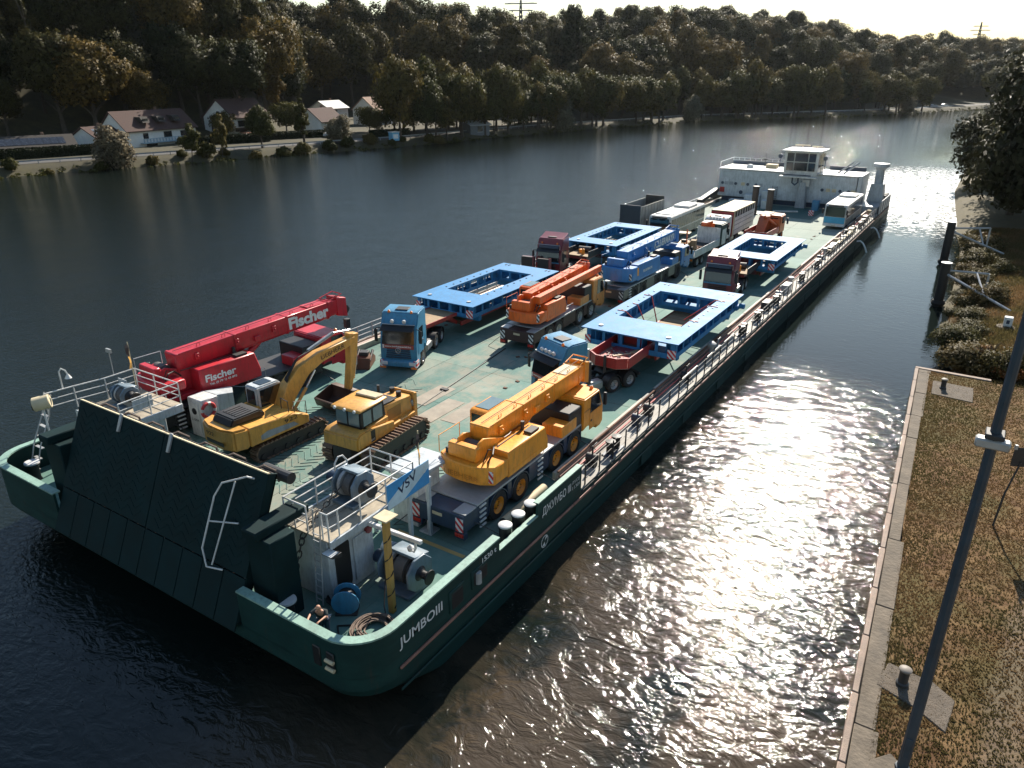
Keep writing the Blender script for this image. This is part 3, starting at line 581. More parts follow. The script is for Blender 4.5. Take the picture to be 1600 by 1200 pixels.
# meadow behind the quay and along the natural bank
gv = []; gf = []; ys = list(np.arange(-12, 54.4, 2.2)) + [54.4]
xs = [.7, 2.5, 5, 8, 12, 18, 30, 60]
gq_ = random.Random(4)
for y in ys:
    for x in xs: gv.append((qx(y) + x + (gq_.uniform(-.1, .12) if x < 2 else 0), y, QZ - .012 + gq_.uniform(-.008, .008)))
n_ = len(xs); gf = [(i * n_ + j, i * n_ + j + 1, (i + 1) * n_ + j + 1, (i + 1) * n_ + j) for i in range(len(ys) - 1) for j in range(n_ - 1)]
struct(MB().add(gv, gf).build('quay_meadow', M_meadow))
gv = []; ys2 = [54.4, 57, 60, 64, 68, 72, 77, 82, 88, 94, 100, 108, 116, 126, 138, 160, 200, 260, 340, 460]; SH = {54.4: 2.0}
xs2 = [-2, -.6, .6, 1.8, 3.2, 5, 8, 14, 30, 60, 160]; zs2 = [-1.2, -.1, .55, 1.0, 1.35, QZ, QZ, QZ, 2, 3, 6]
def shx(y): return np.interp(y, [54.4, 58, 62, 66, 72, 82, 92, 100, 114, 136, 160, 260, 460], [3.4, .6, -.6, -1.6, -1.9, -1.8, -1.9, -2.2, -3.2, -5, -7, -8, 20])
for y in ys2:
    for x, z in zip(xs2, zs2): gv.append((shx(y) + x + gq_.uniform(-.25, .25), y, z + (gq_.uniform(-.12, .12) if 0 < z < 1.4 else 0)))
n_ = len(xs2); struct(MB().add(gv, [(i * n_ + j, i * n_ + j + 1, (i + 1) * n_ + j + 1, (i + 1) * n_ + j) for i in range(len(ys2) - 1) for j in range(n_ - 1)]).build('near_bank_terrain', mat('rough bank', (.095, .075, .03), .95, var=.5, scale=.7, dirt=.7, dirt_rgb=(.05, .045, .018), dscale=.35, bump=.6, bscale=4)))
# quay wall: edge beam and slabs
q = thing('quay_wall', 'weathered concrete quay wall with brownish edge beam along the near bank', 'quay', (qx(18.2), 18.2, 0)); qo = q.location.copy()
def qb(name, y0, y1, a, b, z0, z1, m, bev=.03):
    v = [(qx(y0) + a, y0, z0), (qx(y0) + b, y0, z0), (qx(y1) + b, y1, z0), (qx(y1) + a, y1, z0)]; bb = MB(); bb.loft([Vector(p) for p in v], [Vector((p[0], p[1], z1)) for p in v]); return bb.build(name, m, q, bev, off=qo)
qb('wall_face', -12, 54.5, .04, .6, -2, QZ - .12, M_conc, 0)
y = -12.; k = 0
while y < 54.3:
    y1 = min(54.5, y + 3.05); qb('edge_beam', y, y1 - .03, 0, .22, QZ - .13, QZ + .06, M_cap, .025); y = y1
y = -12.
while y < 54.3:
    w = gq_.uniform(2.6, 6.5); y1 = min(54.5, y + w); qb('slab', y, y1 - .035, .25, gq_.uniform(.72, .98), QZ - .2, QZ + .012 + gq_.uniform(0, .03), M_conc, .02); y = y1
MB().box(qx(54.5), 2.0, 54.5, 54.85, -2, QZ + .06).build('end_beam', M_cap, q, .03, off=qo)
P('pad', M_conc, q, (*[0] * 0, -.25 - qo.x, 1.9 - qo.x, 22.2 - qo.y, 23.6 - qo.y, QZ - .2, QZ + .045)) if 0 else None
MB().prism([(-.1, 22.3), (1.05, 21.9), (2.0, 21.3), (2.15, 22.9), (1.5, 23.4), (.1, 23.6)], 'z', QZ - .2, QZ + .03).build('bollard_pad', mat('old pad', (.13, .105, .08), .95, var=.4, scale=2, dirt=.6, dirt_rgb=(.06, .045, .03), bump=.6), q, .03, off=qo)
MB().prism([(-1.1, 50.2), (1.2, 50.0), (1.1, 52.6), (-1.2, 52.7)], 'z', QZ - .2, QZ + .03).build('bollard_pad', mat('old pad', (.13, .105, .08), .95, var=.4, scale=2, dirt=.6, dirt_rgb=(.06, .045, .03), bump=.6), q, .03, off=qo)
MB().prism([(-.1, 15.5), (3.4, 15.2), (3.2, 18.0), (2.0, 18.5), (.7, 19.6), (.2, 19.0)], 'z', QZ - .2, QZ + .045).build('lamp_base_slab', M_conc, q, .03, off=qo)
def bollard(label, x, y):
    t = thing('mooring_bollard', label, 'bollard', (x, y, QZ + .05), 0, 'iron bollards on the quay')
    MB().lathe([(.2, 0), (.2, .06), (.15, .1), (.15, .5), (.19, .56)], n=20).build('post', M_dark, t, smooth=True); MB().lathe([(.19, .56), (.2, .61), (.15, .65), (0, .66)], n=20).build('cap', mat('worn cap', (.22, .19, .16), .6, dirt=.6, dirt_rgb=(.12, .09, .06)), t, smooth=True)
bollard('dark iron bollard with pale cap beside the lamp mast', .62, 22.75); bollard('dark iron bollard near the end corner of the quay', -.55, 51.5)
# tall lamp mast
lm = thing('lamp_mast', 'tall blue-grey steel lamp mast standing on the quay', 'lamp mast', (1.05, 19.2, QZ)); M_mast = mat('mast paint', (.028, .05, .072), .5, var=.3, scale=1.5, dirt=.4, dirt_rgb=(.06, .055, .05))
MB().lathe([(.2, 0), (.2, .12), (.15, .14), (.145, 3), (.1, 15.5)], n=8).build('mast', M_mast, lm, smooth=True)
MB().box(-.36, .36, -.15, .15, 10.45, 10.68).build('equipment_box', M_lgrey, lm, .04); MB().box(-.2, .2, -.24, .24, 10.74, 10.86).build('bracket', M_dark, lm, .02)
MB().box(-.08, .08, -.165, -.13, .6, 1.3).build('access_door', M_mast, lm, .01); MB().cyl((0, 0, 15.4), (2.0, 0, 15.6), .08).build('lamp_arm', M_mast, lm); MB().box(1.8, 2.5, -.2, .2, 15.5, 15.75).build('lamp_head', M_lgrey, lm, .05)
# small sign on a thin leaning post
st = thing('sign_post', 'small square sign on a thin dark post in the dry grass', 'sign', (2.75, 35.2, QZ), R_(20)); MB().cyl((0, 0, -.2), (.12, .05, 1.6), .045).cyl((.12, .05, 1.6), (.42, .1, 3.2), .04).build('post', M_dark, st); MB().box(.05, .85, .12, .16, 2.95, 3.85).build('sign_plate', M_dark, st, .02); MB().box(.0, .1, -.02, .1, 3.8, 4.0).build('bracket', M_lgrey, st)
wb = thing('mooring_post', 'white square mooring post on a round base in the meadow', 'mooring post', (2.55, 68.2, QZ)); MB().lathe([(.75, -.1), (.75, .06), (.6, .1), (0, .1)], n=16).build('base', M_conc, wb); P('post', M_white, wb, (-.3, .3, -.3, .3, .1, .85), bevel=.04); P('mark', M_navy, wb, (-.12, .1, -.315, -.3, .35, .65), bevel=0)
rs = thing('round_sign', 'pair of round white river signs at the right picture edge', 'sign', (7.6, 92, QZ)); MB().cyl((0, 0, 0), (0, 0, 5), .06).build('post', M_lgrey, rs)
for z in (3.2, 4.5): MB().cyl((0, -.1, z), (0, -.06, z), .62, n=20).build('disc', M_white, rs)
# mooring piles with steel walkway braces
M_pile = mat('wet pile', (.018, .015, .013), .6, var=.4, dirt=.5, dirt_rgb=(.05, .035, .025), bump=.3, bscale=5)
def pile(label, x, y, top, x1, y1, x2, y2):
    t = thing('mooring_pile', label, 'pile', (x, y, 0), 0, 'mooring piles at the near bank')
    MB().lathe([(.42, -3), (.42, top), (.36, top + .06), (0, top + .06)], n=14).build('pile', M_pile, t, smooth=True); MB().lathe([(.46, top + .061), (.46, top + .12), (0, top + .13)], n=14).build('cap', M_lgrey, t)
    MB().lathe([(.5, .1), (.62, .35), (.5, .6)], n=14).build('fender_ring', M_tyre, t)
    z = top - .6; a = Vector((0, 0, z)); b = Vector((x1 - x, y1 - y, z - .1)); c = Vector((x2 - x, y2 - y, QZ + .1))
    MB().cyl(a, b, .1, n=6).build('brace_beam', M_lgrey, t); MB().cyl(a - Vector((0, 0, .25)), c, .12, n=6).build('brace_beam', M_lgrey, t)
    MB().cyl(a.lerp(b, .72), a.lerp(c, .62) - Vector((0, 0, .1)), .08, n=6).build('cross_strut', M_lgrey, t)
    MB().cyl(b, (b.x, b.y, QZ - .4), .09, n=6).build('anchor_post', M_lgrey, t)
pile('farther dark mooring pile with a triangular steel brace to the bank', -3.9, 96, 4.7, -.2, 99, 1.6, 97.5); pile('nearer dark mooring pile with a triangular steel brace to the bank', -2.85, 77.5, 4.0, .6, 78.5, 2.7, 73)
# vegetation of the near bank
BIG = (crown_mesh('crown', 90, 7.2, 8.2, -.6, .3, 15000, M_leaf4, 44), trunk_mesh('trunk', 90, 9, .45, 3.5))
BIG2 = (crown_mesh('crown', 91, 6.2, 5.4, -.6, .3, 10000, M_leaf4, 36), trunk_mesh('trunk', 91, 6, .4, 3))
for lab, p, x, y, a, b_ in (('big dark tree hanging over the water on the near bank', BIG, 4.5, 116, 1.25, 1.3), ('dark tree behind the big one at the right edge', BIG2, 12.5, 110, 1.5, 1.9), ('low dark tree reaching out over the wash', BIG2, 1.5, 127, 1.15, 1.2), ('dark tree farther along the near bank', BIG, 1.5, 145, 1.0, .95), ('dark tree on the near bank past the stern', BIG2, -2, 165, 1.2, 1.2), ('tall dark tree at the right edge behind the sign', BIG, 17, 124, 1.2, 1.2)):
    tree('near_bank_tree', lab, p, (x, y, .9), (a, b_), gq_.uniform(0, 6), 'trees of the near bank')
M_leaf5 = leaf_mat('bank shrub leaves', (.06, .058, .022), (.085, .072, .028), (.11, .08, .035))
NB = (crown_mesh('crown', 93, 1.7, .75, -.3, .085, 5200, M_leaf5, 34), trunk_mesh('trunk', 93, 1, .05, .5)); NBR = (crown_mesh('crown', 94, 1.0, .6, -.2, .11, 1100, leaf_mat('autumn leaves', (.2, .075, .025), (.2, .09, .03), (.17, .1, .05)), 12), NB[1])
for lab, p, x, y, a in (('bushy clump at the corner where the quay ends', NB, .5, 58, 1.15), ('low bush right behind the end of the quay', NB, 2.6, 57.4, .9), ('reddish autumn bush beside the quay end', NBR, 1.6, 58.4, 1.0), ('brown faded shrub by the quay end', NBR, 2.9, 56.4, .8), ('green bush on the shore by the nearer pile', NB, .1, 66.5, .9), ('low shrub between the quay and the nearer pile', NB, -.6, 62, .95),
                          ('dark shrub in the middle of the near bank', NB, 1.6, 88.5, .75), ('shrub at the foot of the nearer brace', NB, .9, 76, 1.0), ('round bush at the water between the two piles', NB, -.3, 84, .9), ('shrub by the farther brace', NB, -.6, 93, 1.1), ('bush on the shore below the dark trees', NB, -.6, 101, 1.5), ('low shrub next to the farther brace foot', NB, 1.2, 80, .7)):
    tree('shrub', lab, p, (x, y, .95 if x < .8 else 1.3), (a * 1.1, a * gq_.uniform(.7, 1.15)), gq_.uniform(0, 6), 'shrubs of the near bank', 'shrub')
for k in range(16):
    y = 56 + 52 * (k + gq_.random()) / 16; d = gq_.choice([.2, .6, 1.1, 1.9]) + gq_.uniform(0, .6); a = gq_.uniform(.55, 1.15)
    tree('shrub', 'low olive brown shrub in the overgrown slope of the near bank', NB, (shx(y) + d, y, np.interp(d, xs2, zs2) - .1), (a, a * gq_.uniform(.6, 1.0)), gq_.uniform(0, 6), 'low shrubs of the overgrown slope', 'shrub')
# grass tufts
def tufts(name, label, n, fx, seed, h, m):
    gg = np.random.RandomState(seed); V = []
    pts = np.array([fx(gg) for _ in range(n)])
    ang = gg.uniform(0, 6.28, (n, 4)); V = np.zeros((n, 4, 3, 3)); hh = h * gg.uniform(.4, 1.3, (n, 4))
    for k in range(4):
        c, s = np.cos(ang[:, k]), np.sin(ang[:, k]); w = .016 + .02 * gg.rand(n); le = hh[:, k] * gg.uniform(.3, 1.1, n)
        V[:, k, 0] = pts + np.stack([-s * w, c * w, 0 * w], 1); V[:, k, 1] = pts + np.stack([s * w, -c * w, 0 * w], 1); V[:, k, 2] = pts + np.stack([c * le, s * le, hh[:, k]], 1)
    me = bpy.data.meshes.new(name); N = n * 4; me.vertices.add(N * 3); me.vertices.foreach_set('co', V.reshape(-1).astype(np.float32)); me.loops.add(N * 3); me.loops.foreach_set('vertex_index', np.arange(N * 3, dtype=np.int32)); me.polygons.add(N); me.polygons.foreach_set('loop_start', np.arange(0, N * 3, 3, dtype=np.int32)); me.update(); me.validate(); me.materials.append(m)
    o = stuff(link(name, me)); o['label'] = label; o['category'] = 'grass'; return o
def grass_mat():
    m = bpy.data.materials.new('dry grass blades'); m.use_nodes = True; n = m.node_tree.nodes; l = m.node_tree.links; b = n['Principled BSDF']
    V = n.new('ShaderNodeTexCoord').outputs['Object']; geo = n.new('ShaderNodeNewGeometry')
    c = mixc(n, l, geo.outputs['Random Per Island'], (.15, .09, .04), (.26, .165, .08)); c = mixc(n, l, mth(n, l, 'MULTIPLY', ramp01(n, l, noise(n, l, V, .25, 5, .65), .42, .6), .7), c, (.085, .085, .03))
    l.new(c, b.inputs[0]); b.inputs['Roughness'].default_value = .9; b.inputs['Specular IOR Level'].default_value = .1
    tl = n.new('ShaderNodeBsdfTranslucent'); l.new(c, tl.inputs[0]); ms = n.new('ShaderNodeMixShader'); ms.inputs[0].default_value = .5; l.new(b.outputs[0], ms.inputs[1]); l.new(tl.outputs[0], ms.inputs[2]); l.new(ms.outputs[0], n['Material Output'].inputs[0]); return m
M_blade = grass_mat()
def fq(gg):
    y = 14 + 41 * gg.rand() ** 1.2; return (qx(y) + .78 + 9 * gg.rand() ** 1.2, y, QZ - .02)
tufts('quay_grass', 'dry brown grass covering the quay meadow', 60000, fq, 1, .06, M_blade)
def fb(gg):
    y = 55 + 60 * gg.rand() ** 1.3; d = 13 * gg.rand(); return (shx(y) + .4 + d, y, np.interp(d + .4, xs2, zs2) - .05)
tufts('bank_grass', 'rough grass on the natural near bank', 60000, fb, 2, .34, M_blade)

# ------------------------------------------------------------------ the barge (all in world coordinates, parented to one Empty)
BG = thing('cargo_barge', 'long dark green ro-ro barge loaded with cranes, trucks and blue frames', 'barge', (-25.3, 68, 0)); BO = BG.location.copy()
XR, XL, Y0, Y1 = -13.5, -37.1, 12.5, 124.0
XC = (XR + XL) / 2
def bp_(name, mb, m, bevel=.0, smooth=False, par=None): return mb.build(name, m, par or BG, bevel, smooth, off=BO)
def outline(inset, y0=Y0, r=1.6, y1=Y1):
    pts = []; xr, xl = XR - inset, XL + inset; ya, yb = y0 + inset, y1 - inset; r = max(.2, r - inset)
    for cx, cy, a0 in ((xr - r, ya + r, -90), (xr - .4, yb - .4, 0), (xl + .4, yb - .4, 90), (xl + r, ya + r, 180)):
        rr = r if cy < 50 else .4
        for k in range(9): a = R_(a0 + k * 90 / 8); pts.append((cx + math.cos(a) * rr, cy + math.sin(a) * rr))
    return pts
def ring(pts, z): return [Vector((p[0], p[1], z)) for p in pts]
def hull_mat():
    m = bpy.data.materials.new('hull plating'); m.use_nodes = True; n = m.node_tree.nodes; l = m.node_tree.links; b = n['Principled BSDF']
    V = n.new('ShaderNodeTexCoord').outputs['Object']; mp = n.new('ShaderNodeMapping'); mp.inputs['Scale'].default_value = (1, .35, 2.2); l.new(V, mp.inputs[0])
    c = mixc(n, l, ramp01(n, l, noise(n, l, mp.outputs[0], .5, 7, .7), .35, .7), (.005, .028, .026), (.01, .048, .043))
    mp2 = n.new('ShaderNodeMapping'); mp2.inputs['Scale'].default_value = (2, 2, .3); l.new(V, mp2.inputs[0])
    c = mixc(n, l, mth(n, l, 'MULTIPLY', ramp01(n, l, noise(n, l, mp2.outputs[0], .9, 8, .75), .56, .72), .55), c, (.06, .04, .028))
    l.new(c, b.inputs[0]); b.inputs['Roughness'].default_value = .6; b.inputs['Specular IOR Level'].default_value = .3
    bp = n.new('ShaderNodeBump'); bp.inputs['Strength'].default_value = .35; bp.inputs['Distance'].default_value = .03; l.new(noise(n, l, V, .9, 3), bp.inputs['Height']); l.new(bp.outputs[0], b.inputs['Normal']); return m
M_hull = hull_mat()
hm = MB(); top = ring(outline(0), DZ - .03); mid = ring(outline(0), DZ - .55); mid2 = [Vector((p.x, p.y, .5)) if p.y > 20 else Vector((p.x, p.y + .2, 1.2)) for p in mid]
low = [Vector((p.x + (.25 if p.x < XC else -.25) * (p.y < 30), p.y + (4.2 if p.y < 20 else 0), -.8)) for p in mid]
hm.loft(low, mid2, False).loft(mid2, mid, False).loft(mid, top, False); hm.f.append(tuple(range(len(low) - 1, -1, -1)))
bp_('hull', hm, M_hull, smooth=True)
def deck_mat():
    m = bpy.data.materials.new('deck paint'); m.use_nodes = True; n = m.node_tree.nodes; l = m.node_tree.links; b = n['Principled BSDF']
    V = n.new('ShaderNodeTexCoord').outputs['Object']
    c = mixc(n, l, ramp01(n, l, noise(n, l, V, .32, 9, .68, .4), .3, .72), (.085, .185, .16), (.155, .262, .225))
    c = mixc(n, l, mth(n, l, 'MULTIPLY', ramp01(n, l, noise(n, l, V, .11, 6, .65, .6), .5, .68), .75), c, (.33, .335, .28))
    sp = n.new('ShaderNodeSeparateXYZ'); l.new(V, sp.inputs[0])          # paint worn through along the middle driving lane and towards the stern
    lane = mth(n, l, 'ABSOLUTE', mth(n, l, 'ADD', sp.outputs[0], mth(n, l, 'ADD', -.6, mth(n, l, 'MULTIPLY', noise(n, l, V, .15, 3), 2.5))))
    wear = mth(n, l, 'MULTIPLY', mth(n, l, 'SUBTRACT', 1, ramp01(n, l, lane, 1.5, 5.5)), ramp01(n, l, noise(n, l, V, .5, 8, .72, .3), .42, .6))
    c = mixc(n, l, mth(n, l, 'MULTIPLY', wear, .7), c, (.3, .275, .215))
    c = mixc(n, l, mth(n, l, 'MULTIPLY', ramp01(n, l, sp.outputs[1], 0, 42), .6), c, (.31, .32, .27))
    c = mixc(n, l, mth(n, l, 'MULTIPLY', ramp01(n, l, noise(n, l, V, 1.3, 8, .75, .8), .6, .72), .5), c, (.15, .1, .065))
    mp2 = n.new('ShaderNodeMapping'); mp2.inputs['Scale'].default_value = (3, .12, 1); l.new(V, mp2.inputs[0])
    c = mixc(n, l, mth(n, l, 'MULTIPLY', ramp01(n, l, noise(n, l, mp2.outputs[0], 1.2, 6, .7), .55, .72), .4), c, (.08, .1, .085))
    oi = n.new('ShaderNodeObjectInfo'); br = n.new('ShaderNodeMapRange'); br.inputs[3].default_value = .84; br.inputs[4].default_value = 1.1; l.new(oi.outputs['Random'], br.inputs[0])
    vs_ = n.new('ShaderNodeVectorMath'); vs_.operation = 'SCALE'; l.new(c, vs_.inputs[0]); l.new(br.outputs[0], vs_.inputs['Scale']); c = vs_.outputs[0]
    mp3 = n.new('ShaderNodeMapping'); mp3.inputs['Scale'].default_value = (6, .3, 1); mp3.inputs['Rotation'].default_value = (0, 0, .12); l.new(V, mp3.inputs[0])
    c = mixc(n, l, mth(n, l, 'MULTIPLY', ramp01(n, l, noise(n, l, mp3.outputs[0], .8, 7, .75, 1.5), .6, .66), .45), c, (.05, .055, .05))
    l.new(c, b.inputs[0]); b.inputs['Roughness'].default_value = .8; b.inputs['Specular IOR Level'].default_value = .3
    bp = n.new('ShaderNodeBump'); bp.inputs['Strength'].default_value = .3; bp.inputs['Distance'].default_value = .02; l.new(noise(n, l, V, 2.5, 5), bp.inputs['Height']); l.new(bp.outputs[0], b.inputs['Normal']); return m
M_deck = deck_mat()
# deck plates, each its own plate with a welded seam
yp = [Y0 + .15, 20.4] + [20.4 + 5.5 * k for k in range(1, 19)] + [Y1 - .1]
xp = [XL + .12, -33.2, -29.2, -25.3, -21.3, -17.3, XR - .12]
for i in range(len(yp) - 1):
    for j in range(len(xp) - 1):
        a = .012; x0, x1, ya, yb = xp[j] + a, xp[j + 1] - a, yp[i] + a, yp[i + 1] - a
        if i == 0 and j in (0, len(xp) - 2):
            r = 1.5; cs = [(x0, ya), (x1, ya), (x1, yb), (x0, yb)]; q = []
            if j: q = [(x0, ya)] + [(x1 - r + r * math.sin(R_(k * 15)), ya + r - r * math.cos(R_(k * 15))) for k in range(7)] + [(x1, yb), (x0, yb)]
            else: q = [(x0 + r - r * math.cos(R_(k * 15)), ya + r - r * math.sin(R_(k * 15))) for k in range(7)] + [(x1, ya), (x1, yb), (x0, yb)]
            bp_('deck_plate', MB().prism(q, 'z', DZ - .06, DZ), M_deck)
        else: bp_('deck_plate', MB().box(x0, x1, ya, yb, DZ - .06, DZ + random.uniform(-.004, .003)), M_deck)
bp_('under_deck', MB().prism([tuple(p) for p in outline(.06)], 'z', DZ - .2, DZ - .05), M_dark)
# herringbone anti-slip bars at the fore end of the deck
hb = MB(); rr_ = random.Random(8)
for xa in np.arange(-33, -18.6, .75):
    for k, yy in enumerate(np.arange(19.6, 34, .42)):
        if yy > 27.5 + 5.5 * math.sin(xa * .6) + rr_.uniform(-1, 1) or rr_.random() < .06: continue
        s = 1 if int(round((xa + 33) / .75)) % 2 else -1
        hb.cb((xa, yy, DZ + .014), (.86, .032, .026), Matrix.Rotation(s * R_(42), 3, 'Z'))
stuff(bp_('anti_slip_bars', hb, mat('worn bar', (.15, .25, .215), .6, dirt=.5, dirt_rgb=(.06, .07, .06))))
ld = MB()      # lashing pots
for k in range(46): ld.cb((rr_.choice([-33.5, -29.3, -25.2, -23.1, -21.2, -17.2]) + rr_.uniform(-.4, .4), rr_.uniform(28, 110), DZ + .025), (.24, .16, .06), Matrix.Rotation(rr_.uniform(0, 3), 3, 'Z'))
stuff(bp_('lashing_pots', ld, M_rust))
bp_('hatch_plate', MB().box(-25.2, -24.0, 29.0, 32.2, DZ, DZ + .025), mat('bare plate', (.29, .255, .2), .7, var=.3, dirt=.6, dirt_rgb=(.2, .16, .12)), .01); bp_('hatch_plate', MB().box(-23.8, -22.7, 29.6, 32.6, DZ, DZ + .02), MATS['bare plate'], .01); bp_('hatch_plate', MB().box(-26.9, -25.7, 30.6, 33.6, DZ, DZ + .02), MATS['bare plate'], .01)
bp_('deck_cable', MB().tube([(-25.6, 28.2, DZ + .03), (-25.9, 30.5, DZ + .03), (-26.5, 36, DZ + .03), (-27.1, 41.3, DZ + .03)], .035), M_cable)
bp_('deck_cable_joint', MB().cb((-26.2, 33.1, DZ + .05), (.5, .3, .1)), M_dark, .02)
M_yl = mat('yellow line', (.5, .34, .12), .7, dirt=.5, dirt_rgb=(.25, .22, .14))
bp_('painted_line', MB().box(-18.6, -15.1, 19.85, 20.05, DZ + .006, DZ + .012), M_yl); bp_('painted_line', MB().box(-36.3, -36.1, 27, 46, DZ + .006, DZ + .012), M_yl)
# bulwarks at the bow, left and right, with pale caps
def bulwark(sgn):
    def X(x): return x if sgn > 0 else 2 * XC - x
    path = [(-19.37, Y0)] + [(XR - 1.6 + 1.6 * math.sin(R_(k * 11.25)), Y0 + 1.6 - 1.6 * math.cos(R_(k * 11.25))) for k in range(9)] + [(XR, 20.1)]
    def strip(pth, z0, z1, th, name, m, bev=0, o=0):
        n = len(pth); out = []; inn = []
        for i, p in enumerate(pth):
            a = Vector(pth[max(0, i - 1)]); b = Vector(pth[min(n - 1, i + 1)]); d = (b - a).normalized(); nn = Vector((-d.y, d.x)); q = Vector(p) + nn * o; out.append(q); inn.append(q + nn * th)
        vs = [(X(p.x), p.y, z0) for p in out] + [(X(p.x), p.y, z1) for p in out] + [(X(p.x), p.y, z0) for p in inn] + [(X(p.x), p.y, z1) for p in inn]; f = []
        for i in range(n - 1): f += [(i, i + 1, n + i + 1, n + i), (2 * n + i, 3 * n + i, 3 * n + i + 1, 2 * n + i + 1), (n + i, n + i + 1, 3 * n + i + 1, 3 * n + i), (i, 2 * n + i, 2 * n + i + 1, i + 1)]
        f += [(0, n, 3 * n, 2 * n), (n - 1, 3 * n - 1, 4 * n - 1, 2 * n - 1)]
        return bp_(name, MB().add(vs, f), m, bev, True)
    strip(path, DZ - .02, DZ + 1.42, .1, 'bulwark', M_hull); strip(path, DZ + 1.4, DZ + 1.47, .34, 'bulwark_cap', M_lgreen, 0, -.03)
    strip([(XR, 20.1), (XR, 23.0)], DZ - .02, DZ + .82, .1, 'bulwark', M_hull); strip([(XR, 20.1), (XR, 23.0)], DZ + .82, DZ + .87, .24, 'bulwark_cap', M_lgreen, 0, -.02)
    strip([(XR, 23.0), (XR, 26.9)], DZ - .02, DZ + 1.42, .1, 'bulwark', M_hull); strip([(XR, 23.0), (XR, 26.9)], DZ + 1.4, DZ + 1.46, .26, 'bulwark_cap', M_lgreen, 0, -.02)
    for k in range(3): bp_('bollard', MB().lathe([(.26, 0), (.26, 1.0), (.29, 1.02), (.29, 1.1)], (X(-14.05), 21.35 + k * .98, DZ), n=18), M_black, smooth=True); bp_('bollard_cap', MB().lathe([(.29, 1.1), (.29, 1.16), (.22, 1.2), (0, 1.2)], (X(-14.05), 21.35 + k * .98, DZ), n=18), mat('pale cap', (.62, .62, .62), .5), smooth=True)
    # stays on the inside of the bulwark
    for yy in (15.6, 17.1, 18.6, 24.2, 25.6): bp_('bulwark_stay', MB().prism([(X(XR - .1), DZ), (X(XR - .55), DZ), (X(XR - .1), DZ + 1.3)], 'y', yy, yy + .06), M_green)
    for xx in (-15.8, -17.4): bp_('bulwark_stay', MB().prism([(Y0 + .1, DZ), (Y0 + .55, DZ), (Y0 + .1, DZ + 1.3)], 'x', X(xx), X(xx) + .06), M_green)
bulwark(1); bulwark(-1)
# fairlead openings: framed recesses proud of the plating
def fairlead(y, z, w, h, round_):
    fr = MB().box(XR - .02, XR + .05, y - w / 2 - .1, y + w / 2 + .1, z - h / 2 - .1, z + h / 2 + .1); bp_('fairlead_frame', fr, M_hull, .03)
    bp_('fairlead', MB().box(XR, XR + .06, y - w / 2, y + w / 2, z - h / 2, z + h / 2), M_black, .05)
    if round_: bp_('fairlead_roller', MB().cyl((XR + .07, y - w * .22, z - h * .4), (XR + .07, y - w * .22, z + h * .4), .14), M_lgrey, smooth=True)
fairlead(18.75, DZ + .6, .9, .6, True); fairlead(17.3, DZ + .5, .7, .75, False)
for dx in (0, .62): bp_('fairlead', MB().box(-15.1 - dx, -14.75 - dx, Y0 - .05, Y0 + .02, DZ + .15, DZ + .95), M_black, .04)
for z in (.3, .62): bp_('fairlead_roller', MB().cyl((-15.1, Y0 - .07, DZ + z), (-14.75, Y0 - .07, DZ + z), .07), M_cream)
# rub rails along the side
M_rub = mat('rub rail', (.3, .14, .1), .6, var=.4, dirt=.6, dirt_rgb=(.12, .06, .04))
for z, w in ((DZ - .22, .1), (DZ - 1.15, .07)):
    y = Y0 + 1.6
    while y < Y1 - 1:
        bp_('rub_rail', MB().box(XR, XR + w, y, min(y + 11.98, Y1 - .6), z - .06, z + .06), M_rub if z > DZ - .5 else M_hull, .03); bp_('rub_rail', MB().box(XL - w, XL, y, min(y + 11.98, Y1 - .6), z - .06, z + .06), M_rub if z > DZ - .5 else M_hull, .03); y += 12
for k in range(14): bp_('side_door', MB().box(XR, XR + .03, 34 + k * 6.3, 35.4 + k * 6.3, DZ - 1.9, DZ - 1.25), M_hull, .01)
# lettering on the bow and side
text('name_lettering', 'JUMBOIII', M_letter, BG, (XR + .012 - BO.x, 14.15 - BO.y, DZ + .42 - BO.z), (0, 1, .0), (0, 0, 1), 2.3, .52, bold=.014)
text('tonnage_lettering', '1530 t', M_letter, BG, (XR + .012 - BO.x, 19.15 - BO.y, DZ + .42 - BO.z - .55), (0, 1, .0), (0, 0, 1), 1.0, .22) if 0 else text('tonnage_lettering', '1530 t', M_letter, BG, (XR + .012 - BO.x, 18.9 - BO.y, DZ + .98 - BO.z), (0, 1, 0), (0, 0, 1), .95, .24, bold=.02)
text('name_lettering', 'ДЖУМБО III', M_letter, BG, (XR + .012 - BO.x, 23.35 - BO.y, DZ + .55 - BO.z), (0, 1, 0), (0, 0, 1), 2.5, .5, bold=.01)
text('registration_lettering', 'РУСЕ', M_letter, BG, (XR + .012 - BO.x, 26.0 - BO.y, DZ + .85 - BO.z), (0, 1, 0), (0, 0, 1), .7, .18); text('registration_lettering', '11301', M_letter, BG, (XR + .012 - BO.x, 26.0 - BO.y, DZ + .58 - BO.z), (0, 1, 0), (0, 0, 1), .7, .17)
em = MB()
for k in range(24):
    a, b_ = R_(k * 15), R_(k * 15 + 12); em.add([(XR + .112, 23.6 + math.cos(q) * r, DZ - .75 + math.sin(q) * r) for q, r in ((a, .3), (b_, .3), (b_, .25), (a, .25))], [(0, 1, 2, 3)])
em.add([(XR + .112, 23.6 + y, DZ - .75 + z) for y, z in ((0, .02), (.22, .14), (.1, .22))], [(0, 1, 2)]).add([(XR + .112, 23.6 + y, DZ - .75 + z) for y, z in ((0, -.02), (-.2, -.16), (.05, -.24))], [(0, 1, 2)]); 
for i in range(len(em.v)): em.v[i] = (XR + .012, em.v[i][1], em.v[i][2])
bp_('emblem', em, M_letter)
